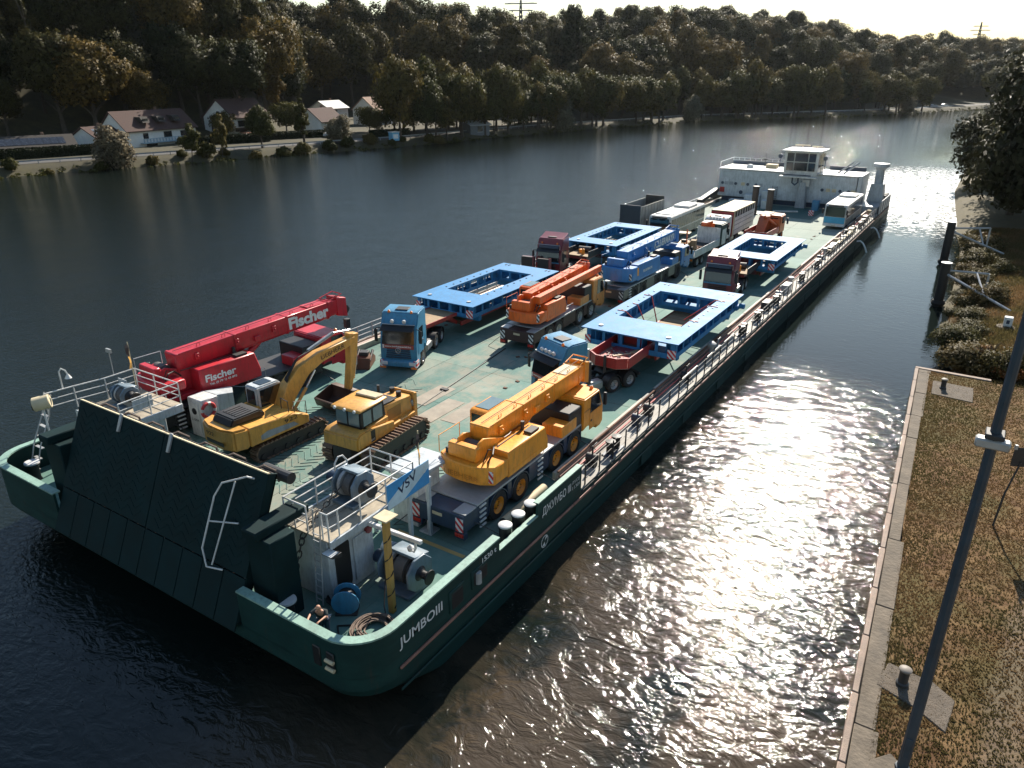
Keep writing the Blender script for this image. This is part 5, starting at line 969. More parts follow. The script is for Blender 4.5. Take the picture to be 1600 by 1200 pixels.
# ------------------------------------------------------------------ people at the bow
def skin(name, nodes, edges, m, parent, root):
    me = bpy.data.meshes.new(name); keys = list(nodes); me.from_pydata([nodes[k][0] for k in keys], [(keys.index(a), keys.index(b)) for a, b in edges], []); me.materials.append(m)
    o = link(name, me, parent); md = o.modifiers.new('skin', 'SKIN'); md.use_smooth_shade = True
    for i, k in enumerate(keys): r = nodes[k][1]; me.skin_vertices[0].data[i].radius = (r, r) if not isinstance(r, tuple) else r; me.skin_vertices[0].data[i].use_root = (k == root)
    s = o.modifiers.new('sub', 'SUBSURF'); s.levels = 1; s.render_levels = 2; return o
def person(label, loc, rz, lean, crouch, shirt_m, trou_m, bald, hands):
    t = thing('person', label, 'person', loc, rz); S = mat('skin tone', (.5, .27, .18), .55)
    hip = Vector((0, 0, .95 - crouch)); ch = hip + Vector((0, math.sin(lean) * .42, math.cos(lean) * .42)); nk = ch + Vector((0, math.sin(lean) * .16, math.cos(lean) * .16)); hd = nk + Vector((0, math.sin(lean * .5) * .14, .15)); tp = hd + Vector((0, .02, .12))
    N = {'hip': (hip, .13), 'belly': (hip.lerp(ch, .5), .135), 'ch': (ch, .15), 'nk': (nk, .06), 'hd': (hd, .095), 'tp': (tp, .075)}; E = [('hip', 'belly'), ('belly', 'ch'), ('ch', 'nk'), ('nk', 'hd'), ('hd', 'tp')]
    for s, sg in (('l', -1), ('r', 1)):
        hj = hip + Vector((sg * .1, 0, -.08)); an = Vector((sg * .14, .02, .09)); kn = (hj + an) / 2 + Vector((0, .06 + crouch * .6, .02)); sh = ch + Vector((sg * .19, 0, .06)); ha = Vector(hands[0 if sg < 0 else 1]); el = (sh + ha) / 2 + Vector((sg * .08, -.1, -.06))
        N.update({'hj' + s: (hj, .095), 'kn' + s: (kn, .065), 'an' + s: (an, .045), 'ft' + s: (an + Vector((0, .16, -.05)), .04), 'sh' + s: (sh, .065), 'el' + s: (el, .045), 'wr' + s: (ha, .032)})
        E += [('hip', 'hj' + s), ('hj' + s, 'kn' + s), ('kn' + s, 'an' + s), ('an' + s, 'ft' + s), ('ch', 'sh' + s), ('sh' + s, 'el' + s), ('el' + s, 'wr' + s)]
        d = (ha - el).normalized(); side = d.cross(Vector((0, 0, 1))).normalized(); pm = ha + d * .07; N['pm' + s] = (pm, .03); E.append(('wr' + s, 'pm' + s))
        for f in range(4): a = pm + d * .045 + side * (f - 1.5) * .02; N['f%d%s' % (f, s)] = (a, .0095); N['g%d%s' % (f, s)] = (a + d * (.04 + .008 * (f in (1, 2))) - Vector((0, 0, .02)), .008); E += [('pm' + s, 'f%d%s' % (f, s)), ('f%d%s' % (f, s), 'g%d%s' % (f, s))]
        N['th' + s] = (ha + d * .05 - side * sg * .045, .011); E.append(('wr' + s, 'th' + s))
    skin('body', N, E, S, t, 'hip')
    K = ['hip', 'belly', 'ch', 'shl', 'shr', 'ell', 'elr']; skin('shirt', {k: (N[k][0], N[k][1] * 1.16 + .012) for k in K}, [('hip', 'belly'), ('belly', 'ch'), ('ch', 'shl'), ('ch', 'shr'), ('shl', 'ell'), ('shr', 'elr')], shirt_m, t, 'hip')
    K = ['hip', 'hjl', 'hjr', 'knl', 'knr', 'anl', 'anr']; skin('trousers', {k: (N[k][0], N[k][1] * 1.14 + .012) for k in K}, [('hip', 'hjl'), ('hip', 'hjr'), ('hjl', 'knl'), ('hjr', 'knr'), ('knl', 'anl'), ('knr', 'anr')], trou_m, t, 'hip')
    for s in ('l', 'r'): f = N['ft' + s][0]; MB().box(f.x - .05, f.x + .05, f.y - .2, f.y + .1, f.z - .045, f.z + .05).build('shoe', M_black, t, .025)
    hc = mat('dark hair', (.03, .02, .015), .8)
    if not bald: MB().lathe([(0, .115), (.07, .1), (.115, .03), (.12, -.03), (.1, -.06)], hd + Vector((0, -.02, .04)), n=14).build('hair', hc, t, smooth=True)
    for sg in (-1, 1): MB().lathe([(0, .016), (.016, 0), (0, -.016)], hd + Vector((sg * .036, .098, .01)), n=8).build('eye', M_black, t, smooth=True); MB().lathe([(0, .035), (.018, 0), (0, -.035)], hd + Vector((sg * .105, 0, 0)), n=8).build('ear', S, t, smooth=True)
    MB().add([hd + Vector(v) for v in ((-.018, .095, -.03), (.018, .095, -.03), (0, .128, -.03), (0, .1, .02))], [(0, 1, 2), (0, 2, 3), (1, 3, 2), (0, 3, 1)]).build('nose', S, t); MB().cb(hd + Vector((0, .1, -.06)), (.05, .012, .012)).build('mouth', mat('lip', (.3, .1, .08), .6), t)
person('bald man in a dark t-shirt leaning on the bow bulwark', (-16.35, 13.62, DZ), R_(205), .55, .02, mat('charcoal shirt', (.03, .04, .042), .9), M_navy, True, ((-.14, .66, 1.3), (.26, .68, 1.34)))
person('man in blue work clothes bending beside the anchor chain', (-18.95, 13.75, DZ), R_(150), .85, .22, mat('work blue', (.02, .08, .3), .8), mat('work blue trousers', (.02, .06, .2), .8), False, ((-.22, .62, .72), (.2, .55, .62)))
# ------------------------------------------------------------------ stern: deckhouse, wheelhouse, funnel
SY = 114.2
bp_('deckhouse', MB().box(-36.3, -17.0, SY, SY + 6.5, DZ + .7, DZ + 4.6), M_bw, .08); bp_('deckhouse_dark_gap', MB().box(-35.8, -17.6, SY + .5, SY + 6, DZ, DZ + .7), M_navy)  # navy block stands in for the shade in the gap under the raised deckhouse
bp_('deckhouse_roof', MB().box(-36.4, -16.9, SY - .15, SY + 6.6, DZ + 4.6, DZ + 4.75), M_white, .03)
bp_('roof_coaming', MB().box(-36.3, -27, SY + 6.3, SY + 6.5, DZ + 4.75, DZ + 5.3), M_navy); bp_('roof_coaming', MB().box(-22, -17, SY + 6.3, SY + 6.5, DZ + 4.75, DZ + 5.3), M_navy)
bp_('centre_trunk', MB().prism([(-24.6, DZ), (-23.2, DZ), (-23.5, DZ + 3.6), (-24.3, DZ + 3.6)], 'y', SY - 1.2, SY), M_grey, .04)
wx0, wx1, wy0, wz = -26.9, -22.3, SY - .8, DZ + 4.75
wh = bp_('wheelhouse', MB().prism([(wy0 + .35, wz - .5), (wy0 + 4.4, wz - .5), (wy0 + 4.4, wz + 2.9), (wy0, wz + 2.9), (wy0 + .1, wz + .2)], 'x', wx0, wx1), M_white, .06)
def wq(n, mb, m, bv=0): return mb.build(n, m, wh, bv, off=BO)
wq('wheelhouse_roof', MB().box(wx0 - .35, wx1 + .35, wy0 - .5, wy0 + 4.8, wz + 2.9, wz + 3.1), M_white, .05)
for xa, xb in ((.35, 1.3), (1.42, 3.2), (3.32, 4.25)):
    for za, zb in ((.35, 1.45), (1.57, 2.7)): wq('window', MB().box(wx0 + xa, wx0 + xb, wy0 - .04, wy0 + .05, wz + za, wz + zb), M_glass, .01)
for k in range(4): wq('side_window', MB().box(wx1 - .05, wx1 + .04, wy0 + .5 + k * .95, wy0 + 1.3 + k * .95, wz + .8, wz + 2.6), M_glass)
for k in range(3): wq('side_window', MB().box(wx0 - .04, wx0 + .05, wy0 + .5 + k * 1.0, wy0 + 1.4 + k * 1.0, wz + .8, wz + 2.6), M_glass)
wq('radar', MB().cyl((wx0 + 1.9, wy0 + 1.5, wz + 3.1), (wx0 + 1.9, wy0 + 1.5, wz + 3.6), .06).box(wx0 + .9, wx0 + 2.9, wy0 + 1.42, wy0 + 1.58, wz + 3.6, wz + 3.75), M_cream, .01); wq('radar', MB().cyl((wx0 + 3.6, wy0 + 3, wz + 3.1), (wx0 + 3.6, wy0 + 3, wz + 3.4), .06).box(wx0 + 2.9, wx0 + 4.3, wy0 + 2.92, wy0 + 3.08, wz + 3.4, wz + 3.52), M_cream, .01)
for x in (wx0 - .6, wx1 + .9): wq('searchlight', MB().cyl((x, wy0 - .1, wz + 2.2), (x, wy0 + .3, wz + 2.2), .3, n=14).cyl((x, wy0 + .2, wz + .2), (x, wy0 + .2, wz + 1.95), .05, n=6), M_navy)
wq('balcony', MB().box(wx0 - .3, wx1 + .2, wy0 - .75, wy0 - .05, wz - .55, wz - .4), M_white, .02); wq('balcony_beam', MB().box(wx0 + .2, wx1 - .6, wy0 - .8, wy0 - .72, wz - .25, wz - .12), M_navy); wq('cable_loop', MB().tube([(wx0 + 1.5, wy0 - .3, wz - .5), (wx0 + 1.5, wy0 - .3, wz - 1.3), (wx0 + 1.9, wy0 - .3, wz - 1.6), (wx0 + 2.3, wy0 - .3, wz - 1.2), (wx0 + 2.3, wy0 - .3, wz - .5)], .12), M_navy); wq('radiator_box', MB().box(wx0 + 2.9, wx0 + 3.9, wy0 - .3, wy0 + .2, wz - 1.7, wz - .8), M_lgrey, .02)
wq('exterior_stair', MB().box(wx1 + .05, wx1 + .35, wy0 + 1.0, wy0 + 3.8, wz - .3, wz - .15).box(wx1 + .32, wx1 + .37, wy0 + .6, wy0 + 3.9, wz + .6, wz + .68).box(wx1 + .3, wx1 + .36, wy0 + .6, wy0 + .7, wz - .3, wz + 3.6), M_cream)
for x, m in ((-35.7, 'n'), (-35.1, 'g'), (-34.4, 'g'), (-33.7, 'n'), (-32.6, 'c'), (-31.9, 'n'), (-30.7, 'n'), (-30.0, 'g'), (-21.4, 'n'), (-20.6, 'c'), (-19.8, 'c'), (-19.0, 'n'), (-17.9, 'n'), (-17.3, 'c')):
    mm = {'n': M_navy, 'g': M_grey, 'c': M_cream}[m]
    if m == 'n': bp_('porthole', MB().cyl((x, SY - .04, DZ + 2.6), (x, SY + .02, DZ + 2.6), .22, n=14), mm)
    else: bp_('wall_plate', MB().box(x - .28, x + .28, SY - .04, SY + .02, DZ + 2.38, DZ + 2.85), mm, .01)
for x in (-32.8,): bp_('porthole', MB().cyl((x, SY - .04, DZ + 1.4), (x, SY + .02, DZ + 1.4), .28, n=14), M_navy)
bp_('fire_sign', MB().box(-36.0, -35.3, SY - .05, SY + .02, DZ + 1.25, DZ + 2.0), M_red, .01)
lb = MB()
for x in (-28.2, -27.5): lb.cyl((x, SY - .25, DZ + .4), (x, SY - .25, DZ + 2.7), .03, n=5)
for k in range(7): lb.cyl((-28.2, SY - .25, DZ + .6 + k * .32), (-27.5, SY - .25, DZ + .6 + k * .32), .025, n=5)
bp_('ladder', lb, M_dark)
for x, y, w, d, h, m in ((-31.5, 111.6, 2.2, 1.2, 1.5, M_bw), (-29.3, 112.4, 1.2, 1.2, 2.1, M_bw), (-33.4, 110.6, 3.4, 1.2, .8, M_bw), (-28.4, 109.4, 1.3, 1.2, 1.2, M_bw), (-19.6, 112.6, 1.8, 1.4, 2.0, M_bw), (-19.8, 110.6, 1.2, .8, 1.1, M_bw), (-22, 111.8, .9, .9, 1.4, M_blue2)): bp_('deck_locker', MB().box(x, x + w, y, y + d, DZ, DZ + h), m, .04)
bp_('deck_beam', MB().cb((-24.6, 108, DZ + .2), (3.4, .2, .2), Matrix.Rotation(R_(30), 3, 'Z')), M_white, .02); bp_('deck_box', MB().box(-21.4, -20.8, 107.3, 107.9, DZ, DZ + .7), M_haz, .02)
# thin dark green sheet on the deck in front of the deckhouse
bp_('deck_mat', MB().box(-29.5, -20.4, 104.5, 113.6, DZ + .005, DZ + .02), mat('dark green deck', (.03, .1, .09), .6, dirt=.4, dirt_rgb=(.08, .1, .09)))
for k in range(12): x = -36.3 + k * .85; bp_('roof_rail_post', MB().cyl((x, SY + 6.4, DZ + 4.75), (x, SY + 6.4, DZ + 5.7), .025, n=5), M_white)
for z in (5.3, 5.7): bp_('roof_rail', MB().cyl((-36.3, SY + 6.4, DZ + z), (-27, SY + 6.4, DZ + z), .025, n=5), M_white)
bp_('roof_rail', MB().tube([(-36.3, SY + .2, DZ + 4.75), (-36.3, SY + .2, DZ + 5.6), (-36.3, SY + 6.4, DZ + 5.7)], .03), M_white); bp_('roof_dome', MB().lathe([(.55, 0), (.5, .3), (.3, .5), (0, .55)], (-32.4, SY + 2, DZ + 4.75), n=16), M_white, smooth=True); bp_('roof_vent', MB().box(-30.4, -28.8, SY + 3, SY + 4.2, DZ + 4.75, DZ + 5.3), M_cream, .03)
bp_('roof_mast', MB().cyl((-30, SY + 1, DZ + 4.75), (-30, SY + 1, DZ + 7.2), .05).cyl((-30.3, SY + 1, DZ + 6.2), (-29.7, SY + 1, DZ + 6.2), .12), M_dark)
for x in (-18.4, -17.6): bp_('roof_crane', MB().cyl((x - 1.6, SY + 2, DZ + 4.8), (x, SY + 3.4, DZ + 6.2), .12), M_lgrey)
# right-hand gangway side of the stern
bp_('side_house', MB().box(-16.9, -16.4, SY, SY + 5.5, DZ, DZ + 4.8), M_bw, .03)
bp_('funnel_base', MB().prism([(-16.2, DZ), (-13.9, DZ), (-14.2, DZ + 3.4), (-15.8, DZ + 3.4)], 'y', 118.6, 120.6), M_bw, .06); bp_('funnel', MB().lathe([(.62, 0), (.55, 1.7), (.7, 2.0), (1.05, 2.25), (1.05, 2.7), (0, 2.8)], (-15.0, 119.6, DZ + 3.4), n=20), M_bw, smooth=True)
bp_('stern_platform', MB().box(-16.4, -13.8, 113.8, 118.4, DZ, DZ + .9), M_grey, .03)
bp_('stern_bulwark', MB().box(XR - .12, XR - .02, 113.6, 123.5, DZ - .02, DZ + 1.6), M_grey, .02); bp_('stern_bulwark', MB().box(XL + .02, XL + .12, 113.6, 123.5, DZ - .02, DZ + 1.4), M_dark, .02)
for k in range(5): bp_('bulwark_rib', MB().box(XR - .02, XR + .06, 114.5 + k * 2, 114.62 + k * 2, DZ, DZ + 1.55), M_grey)
for y in (120.2, 121.8, 123): bp_('stern_bollard', MB().lathe([(.2, 0), (.2, .9), (.28, .95), (.28, 1.1), (0, 1.12)], (-14, y, DZ + .6), n=12), M_dark, smooth=True)
bp_('yellow_beam', MB().box(-36.6, -36.2, 96, 112, DZ + .3, DZ + .55), M_cream, .02)
bp_('gangway', MB().cb((-36.3, 110, DZ + 1.2), (.8, 7.5, .5), Matrix.Rotation(R_(6), 3, 'X')), M_dark, .03)
# cooling water jets
for y in (98, 108):
    jt = bp_('water_jet', MB().tube([(XR + .02 + .35 * k, y, DZ - .9 + .25 * k - .16 * k * k) for k in range(6)], .1, 6), mat('white water', (.8, .82, .82), .4), smooth=True)

# ------------------------------------------------------------------ vehicle kit
_wc = {}
def wheel(t, x, y, r, w, rim):
    k = (r, w, rim.name)
    if k not in _wc:
        ty = MB().lathe([(r * .58, -w / 2), (r * .92, -w / 2), (r, -w * .36), (r, w * .36), (r * .92, w / 2), (r * .58, w / 2)], ax='x', n=24, cap=False).mesh('wheel', M_tyre, smooth=True)
        ri = MB().lathe([(0, w * .2), (r * .16, w * .22), (r * .2, w * .1), (r * .45, w * .12), (r * .56, w * .42), (r * .6, w * .44), (r * .6, w * .5), (r * .58, w * .48), (r * .58, -w * .48), (r * .6, -w * .5), (r * .56, -w * .42), (r * .45, -w * .12), (r * .2, -w * .1), (r * .16, -w * .22), (0, -w * .2)], ax='x', n=24).mesh('rim', rim, smooth=True)
        hub = MB()
        for s in (-1, 1):
            for a in range(8): c = (s * w * .13, r * .32 * math.cos(a * .785), r * .32 * math.sin(a * .785)); hub.cyl(c, (c[0] + s * .04, c[1], c[2]), .022, n=5)
        _wc[k] = (ty, ri, hub.mesh('wheel_nuts', M_dark))
    o = link('wheel', _wc[k][0], t, (x, y, r)); link('rim', _wc[k][1], o); link('wheel_nuts', _wc[k][2], o); return o
def axle_row(t, ys, hw, r, w, rim):
    for y in ys:
        for s in (-1, 1): wheel(t, s * (hw - w / 2), y, r, w, rim)
def arch(b, y, x0, x1, r, z=0, n=9, th=.05):
    """mudguard: a curved strip over a wheel centred at y"""
    vs = []; 
    for k in range(n):
        a = math.pi * k / (n - 1)
        for q in (r, r + th):
            for x in (x0, x1): vs.append((x, y - math.cos(a) * q, z + math.sin(a) * q))
    f = []
    for k in range(n - 1): i = 4 * k; j = i + 4; f += [(i, i + 1, j + 1, j), (i + 2, j + 2, j + 3, i + 3), (i, j, j + 2, i + 2), (i + 1, i + 3, j + 3, j + 1)]
    b.add(vs, f); return b
def truck(label, x, y, rz, c, style, sign=None, axles=(1.4, 4.55, 5.9), cabh=3.8):
    """tractor unit, front towards local -y, origin on the ground below the front bumper"""
    t = thing('tractor_truck', label, 'truck', (x, y, DZ), rz); H = cabh
    pf = [(.06, .62), (0, 1.0), (.02, 1.75), (.26, 2.95), (.42, 3.1), (.75, H - .08), (1.1, H), (2.28, H), (2.28, 1.0), (1.98, 1.0), (1.9, 1.25), (1.4, 1.42), (.9, 1.25), (.82, .62)]
    cb = MB().prism(pf, 'x', -1.22, 1.22).build('cab', c, t, .07)
    MB().add([(-1.08, .03, 1.82), (1.08, .03, 1.82), (1.04, .245, 2.88), (-1.04, .245, 2.88), (-1.08, -.02, 1.82), (1.08, -.02, 1.82), (1.04, .2, 2.9), (-1.04, .2, 2.9)], BXF).build('windscreen', M_glass, t)
    for s in (-1, 1): MB().add([(s * 1.225, .5, 1.95), (s * 1.225, 1.5, 1.95), (s * 1.225, 1.5, 2.75), (s * 1.225, .68, 2.75), (s * 1.235, .5, 1.95), (s * 1.235, 1.5, 1.95), (s * 1.235, 1.5, 2.75), (s * 1.235, .68, 2.75)], BXF).build('side_window', M_glass, t); MB().box(min(s * 1.22, s * 1.24), max(s * 1.22, s * 1.24), .42, 1.58, 1.05, 1.9).build('door', c, t, .01); MB().box(*sorted((s * 1.24, s * 1.27)), 1.35, 1.52, 1.72, 1.77).build('door_handle', M_black, t)
    for k in range(6): MB().box(-.85 + .02 * k, .85 - .02 * k, -.05, .04, .86 + .14 * k, .95 + .14 * k).build('grille_slat', M_black if style != 'merc' else M_navy, t, .015)
    MB().prism([(-.16, .3), (.6, .3), (.6, .75), (-.02, .78), (-.16, .62)], 'x', -1.24, 1.24).build('bumper', c if style == 'merc' else M_dark, t, .04)
    for s in (-1, 1):
        MB().box(*sorted((s * .72, s * 1.18)), -.19, -.1, .42, .66).build('headlight', M_lamp, t, .03); MB().box(*sorted((s * .85, s * 1.25)), -.18, -.165, .2, .34).build('marker_lamp', M_orange_l, t)
        MB().box(*sorted((s * 1.38, s * 1.6)), .05, .16, 1.9, 2.75).build('mirror', M_black, t, .04); MB().cyl((s * 1.2, .25, 2.8), (s * 1.5, .1, 2.78), .03, n=6).build('mirror_arm', M_black, t)
    MB().prism([(-.26, 2.74), (.26, 2.98), (.26, 3.03), (-.26, 2.79)], 'x', -1.1, 1.1).build('sun_visor', M_black, t, .01)
    MB().box(-.42, .42, 1.0, 1.7, H - .01, H + .05).build('roof_hatch', M_black, t, .02)
    if style in ('lights', 'merc'):
        n = 4 if style == 'lights' else 2
        for k in range(n): xx = (k - (n - 1) / 2) * (.34 if n == 4 else .8); MB().cyl((xx, .22, 3.24), (xx, .32, 3.27), .13, n=16).build('spot_lamp', M_lamp, t)
        MB().tube([(-1.1, .5, 3.0), (-1.05, .2, 3.08), (-.5, .12, 3.1), (.5, .12, 3.1), (1.05, .2, 3.08), (1.1, .5, 3.0)], .03).build('light_bar', M_alu, t)
    if style == 'volvo':
        MB().box(-.95, .95, .12, .5, 3.02, 3.3).build('name_board', M_navy, t, .03); MB().tube([(-1.1, .2, 2.95), (-1.1, .2, 3.35), (1.1, .2, 3.35), (1.1, .2, 2.95)], .035).build('light_bar', M_alu, t); MB().box(-1.15, 1.15, -.04, .0, 1.72, 1.82).build('trim_bar', M_blue2, t)
        MB().prism([(.9, H - .05), (2.2, H + .3), (2.28, H - .05)], 'x', -1.15, 1.15).build('roof_spoiler', c, t, .04)
        text('lettering', 'THE STAR', M_letter, t, (-.6, .115, 3.08), (1, 0, 0), (0, 0, 1), 1.2, .16, thick=.006) if 0 else None
    for s in (-.75, .75): MB().lathe([(.09, 0), (.08, .12), (0, .18)], (s, .75 if style != 'volvo' else .45, H - .1 if style != 'volvo' else 3.4), n=12).build('beacon', M_orange_l, t, smooth=True)
    if sign: MB().box(-1.05, 1.05, -.07, .0, 1.52, 1.8).build('sign_board', mat('sign maroon', (.3, .06, .05), .5), t); text('lettering', sign, M_letter, t, (-.88, -.072, 1.585), (1, 0, 0), (0, 0, 1), 1.76, .16, thick=.006, bold=.02); MB().box(-1.03, -.92, -.076, -.07, 1.54, 1.78).build('sign_end', M_letter, t)
    if style == 'merc':
        MB().tube([(.17 * math.cos(a), -.07, 1.4 + .17 * math.sin(a)) for a in np.linspace(0, 2 * math.pi, 17)], .016, 5).cyl((0, -.07, 1.4), (0, -.07, 1.57), .015, n=4).cyl((0, -.07, 1.4), (.147, -.07, 1.315), .015, n=4).cyl((0, -.07, 1.4), (-.147, -.07, 1.315), .015, n=4).build('badge', M_alu, t)
        for s in (-1, 1): MB().prism([(-.2, .32), (.35, .32), (.35, .75), (-.1, .75)], 'x', *sorted((s * 1.02, s * 1.255))).build('hazard_panel', M_haz, t)
    L = axles[-1] + .85
    for s in (-.42, .42): MB().box(s - .05, s + .05, .6, L, .72, .98).build('chassis_rail', M_dark, t)
    MB().box(-1.1, 1.1, 2.32, 2.75, .95, 2.4).build('air_unit', M_dark, t, .04); MB().cyl((.95, 2.5, 1.0), (.95, 2.5, 3.2), .1).build('exhaust_stack', M_lgrey, t)
    for s in (-1, 1): MB().box(*sorted((s * .6, s * 1.2)), 2.4, 3.7, .45, 1.05).build('fuel_tank', M_alu, t, .12); MB().box(*sorted((s * 1.1, s * 1.22)), .55, .75, .3, .6).build('step', M_dark, t)
    axle_row(t, axles, 1.22, .52, .34, M_lgrey)
    for y_ in axles[1:]:
        for s in (-1, 1): arch(MB(), y_, *sorted((s * .7, s * 1.24)), .6, .52).build('mudguard', M_black, t, smooth=True)
    MB().prism([(axles[1] - .2, 1.0), (axles[-1] + .3, 1.0), (axles[-1] + .1, 1.2), (axles[1], 1.2)], 'x', -.45, .45).build('fifth_wheel', M_dark, t, .02)
    MB().box(-1.15, 1.15, L - .05, L + .05, .6, .8).build('tail_bar', M_dark, t)
    for s in (-.95, .95): MB().box(s - .18, s + .18, L + .05, L + .08, .62, .78).build('tail_lamp', M_red_l, t)
    return t
def trailer(label, x, y, L, w, style, c=None):
    """low-loader, neck towards -y; origin on the ground at the front of the bed"""
    c = c or M_red; t = thing('low_loader_trailer', label, 'trailer', (x, y, DZ))
    MB().box(-w / 2, w / 2, 0, L, .75, .95).build('bed', M_rust, t, .02)
    for s in (-1, 1): MB().box(*sorted((s * (w / 2 - .14), s * (w / 2 + .02))), -.02, L + .02, .68, 1.0).build('side_beam', c, t, .02)
    for k in range(int(L / .9)): MB().box(-w / 2 + .15, w / 2 - .15, .1 + k * .9, .9 + k * .9, .951, .985).build('plank', M_wood, t, .005)
    axle_row(t, [L - 1.0 - 1.15 * k for k in range(4)], w / 2 - .02, .4, .3, M_lgrey)
    MB().prism([(-.0, .7), (-.0, 1.0), (-1.0, 1.65), (-4.0, 1.65), (-4.0, 1.32), (-1.1, 1.3)], 'x', -.95, .95).build('gooseneck', c, t, .03)
    if style == 'tray':
        for a in ((-1.35, -1.25, -4.3, -.4), (1.25, 1.35, -4.3, -.4)): MB().box(a[0], a[1], a[2], a[3], 1.5, 2.15).build('tray_side', c, t, .02)
        MB().box(-1.35, 1.35, -.4, -.3, 1.5, 2.15).build('tray_end', c, t, .02); MB().prism([(-1.25, -4.3), (-.7, -4.75), (.7, -4.75), (1.25, -4.3), (1.2, -4.22), (.68, -4.65), (-.68, -4.65), (-1.2, -4.22)], 'z', 1.5, 2.15).build('tray_front', c, t); MB().prism([(-1.3, -4.25), (-.7, -4.7), (.7, -4.7), (1.3, -4.25), (1.3, -.35), (-1.3, -.35)], 'z', 1.45, 1.56).build('tray_floor', mat('dusty pink floor', (.38, .22, .18), .8, var=.3, dirt=.5, dirt_rgb=(.16, .1, .08)), t)
        MB().cyl((0, -4.85, 1.2), (0, -4.85, 2.3), .09).build('neck_ram', M_dark, t)
        g_ = random.Random(3); b = MB()
        for k in range(60): cx, cy = g_.gauss(-.1, .5), g_.gauss(-2.9, .5); cx = max(-1.1, min(1.1, cx)); cy = max(-4.1, min(-.6, cy)); b.cb((cx, cy, 1.6 + g_.random() * .12), (g_.uniform(.08, .22), g_.uniform(.05, .12), .07), Matrix.Rotation(g_.uniform(0, 3.1), 3, 'Z') @ Matrix.Rotation(g_.uniform(-.4, .4), 3, 'X'))
        stuff(b.build('chain_heap', mat('old chain', (.28, .23, .2), .7, var=.4), t)); MB().cb((.3, -2.6, 1.68), (.12, 1.7, .1), Matrix.Rotation(R_(-35), 3, 'Z')).build('loose_bar', M_cream, t); MB().cb((.8, -1.9, 1.7), (.5, .8, .16), Matrix.Rotation(R_(-20), 3, 'Z')).build('timber_block', M_wood, t, .01)
    elif style == 'flat':
        MB().box(-1.2, 1.2, -4.2, -.2, 1.66, 1.74).build('neck_deck', M_wood, t, .01); MB().box(-1.27, -1.2, -4.3, -.2, 1.55, 1.78).build('neck_edge', c, t); MB().box(1.2, 1.27, -4.3, -.2, 1.55, 1.78).build('neck_edge', c, t); MB().box(-1.2, -.2, -3.8, -2.6, 1.74, 2.2).build('tool_box', M_lgrey, t, .03)
    else:
        MB().box(-1.25, 1.25, -4.2, -.3, 1.66, 1.72).build('neck_deck', M_wood, t, .01)
        for s in (-1, 1): MB().box(*sorted((s * 1.2, s * 1.27)), -4.2, -.3, 1.6, 2.2).build('drop_side', M_dark, t, .01)
        MB().box(-1.2, 1.2, -.36, -.3, 1.72, 2.2).build('headboard', M_maroon, t, .01); MB().lathe([(.16, 0), (.16, .5), (0, .6)], (.3, -3.5, 1.72), n=10).lathe([(.2, 0), (.2, .35), (0, .4)], (-.2, -3, 1.72), n=10).build('yellow_cans', M_amber, t); MB().cyl((-.6, -2.6, 2.0), (.6, -2.4, 2.0), .28).build('tarp_roll', M_dark, t)
    for s in (-1, 1): MB().box(*sorted((s * (w / 2 - .3), s * (w / 2 + .05))), L + .02, L + .05, .6, 1.1).build('hazard_panel', M_haz, t)
    return t
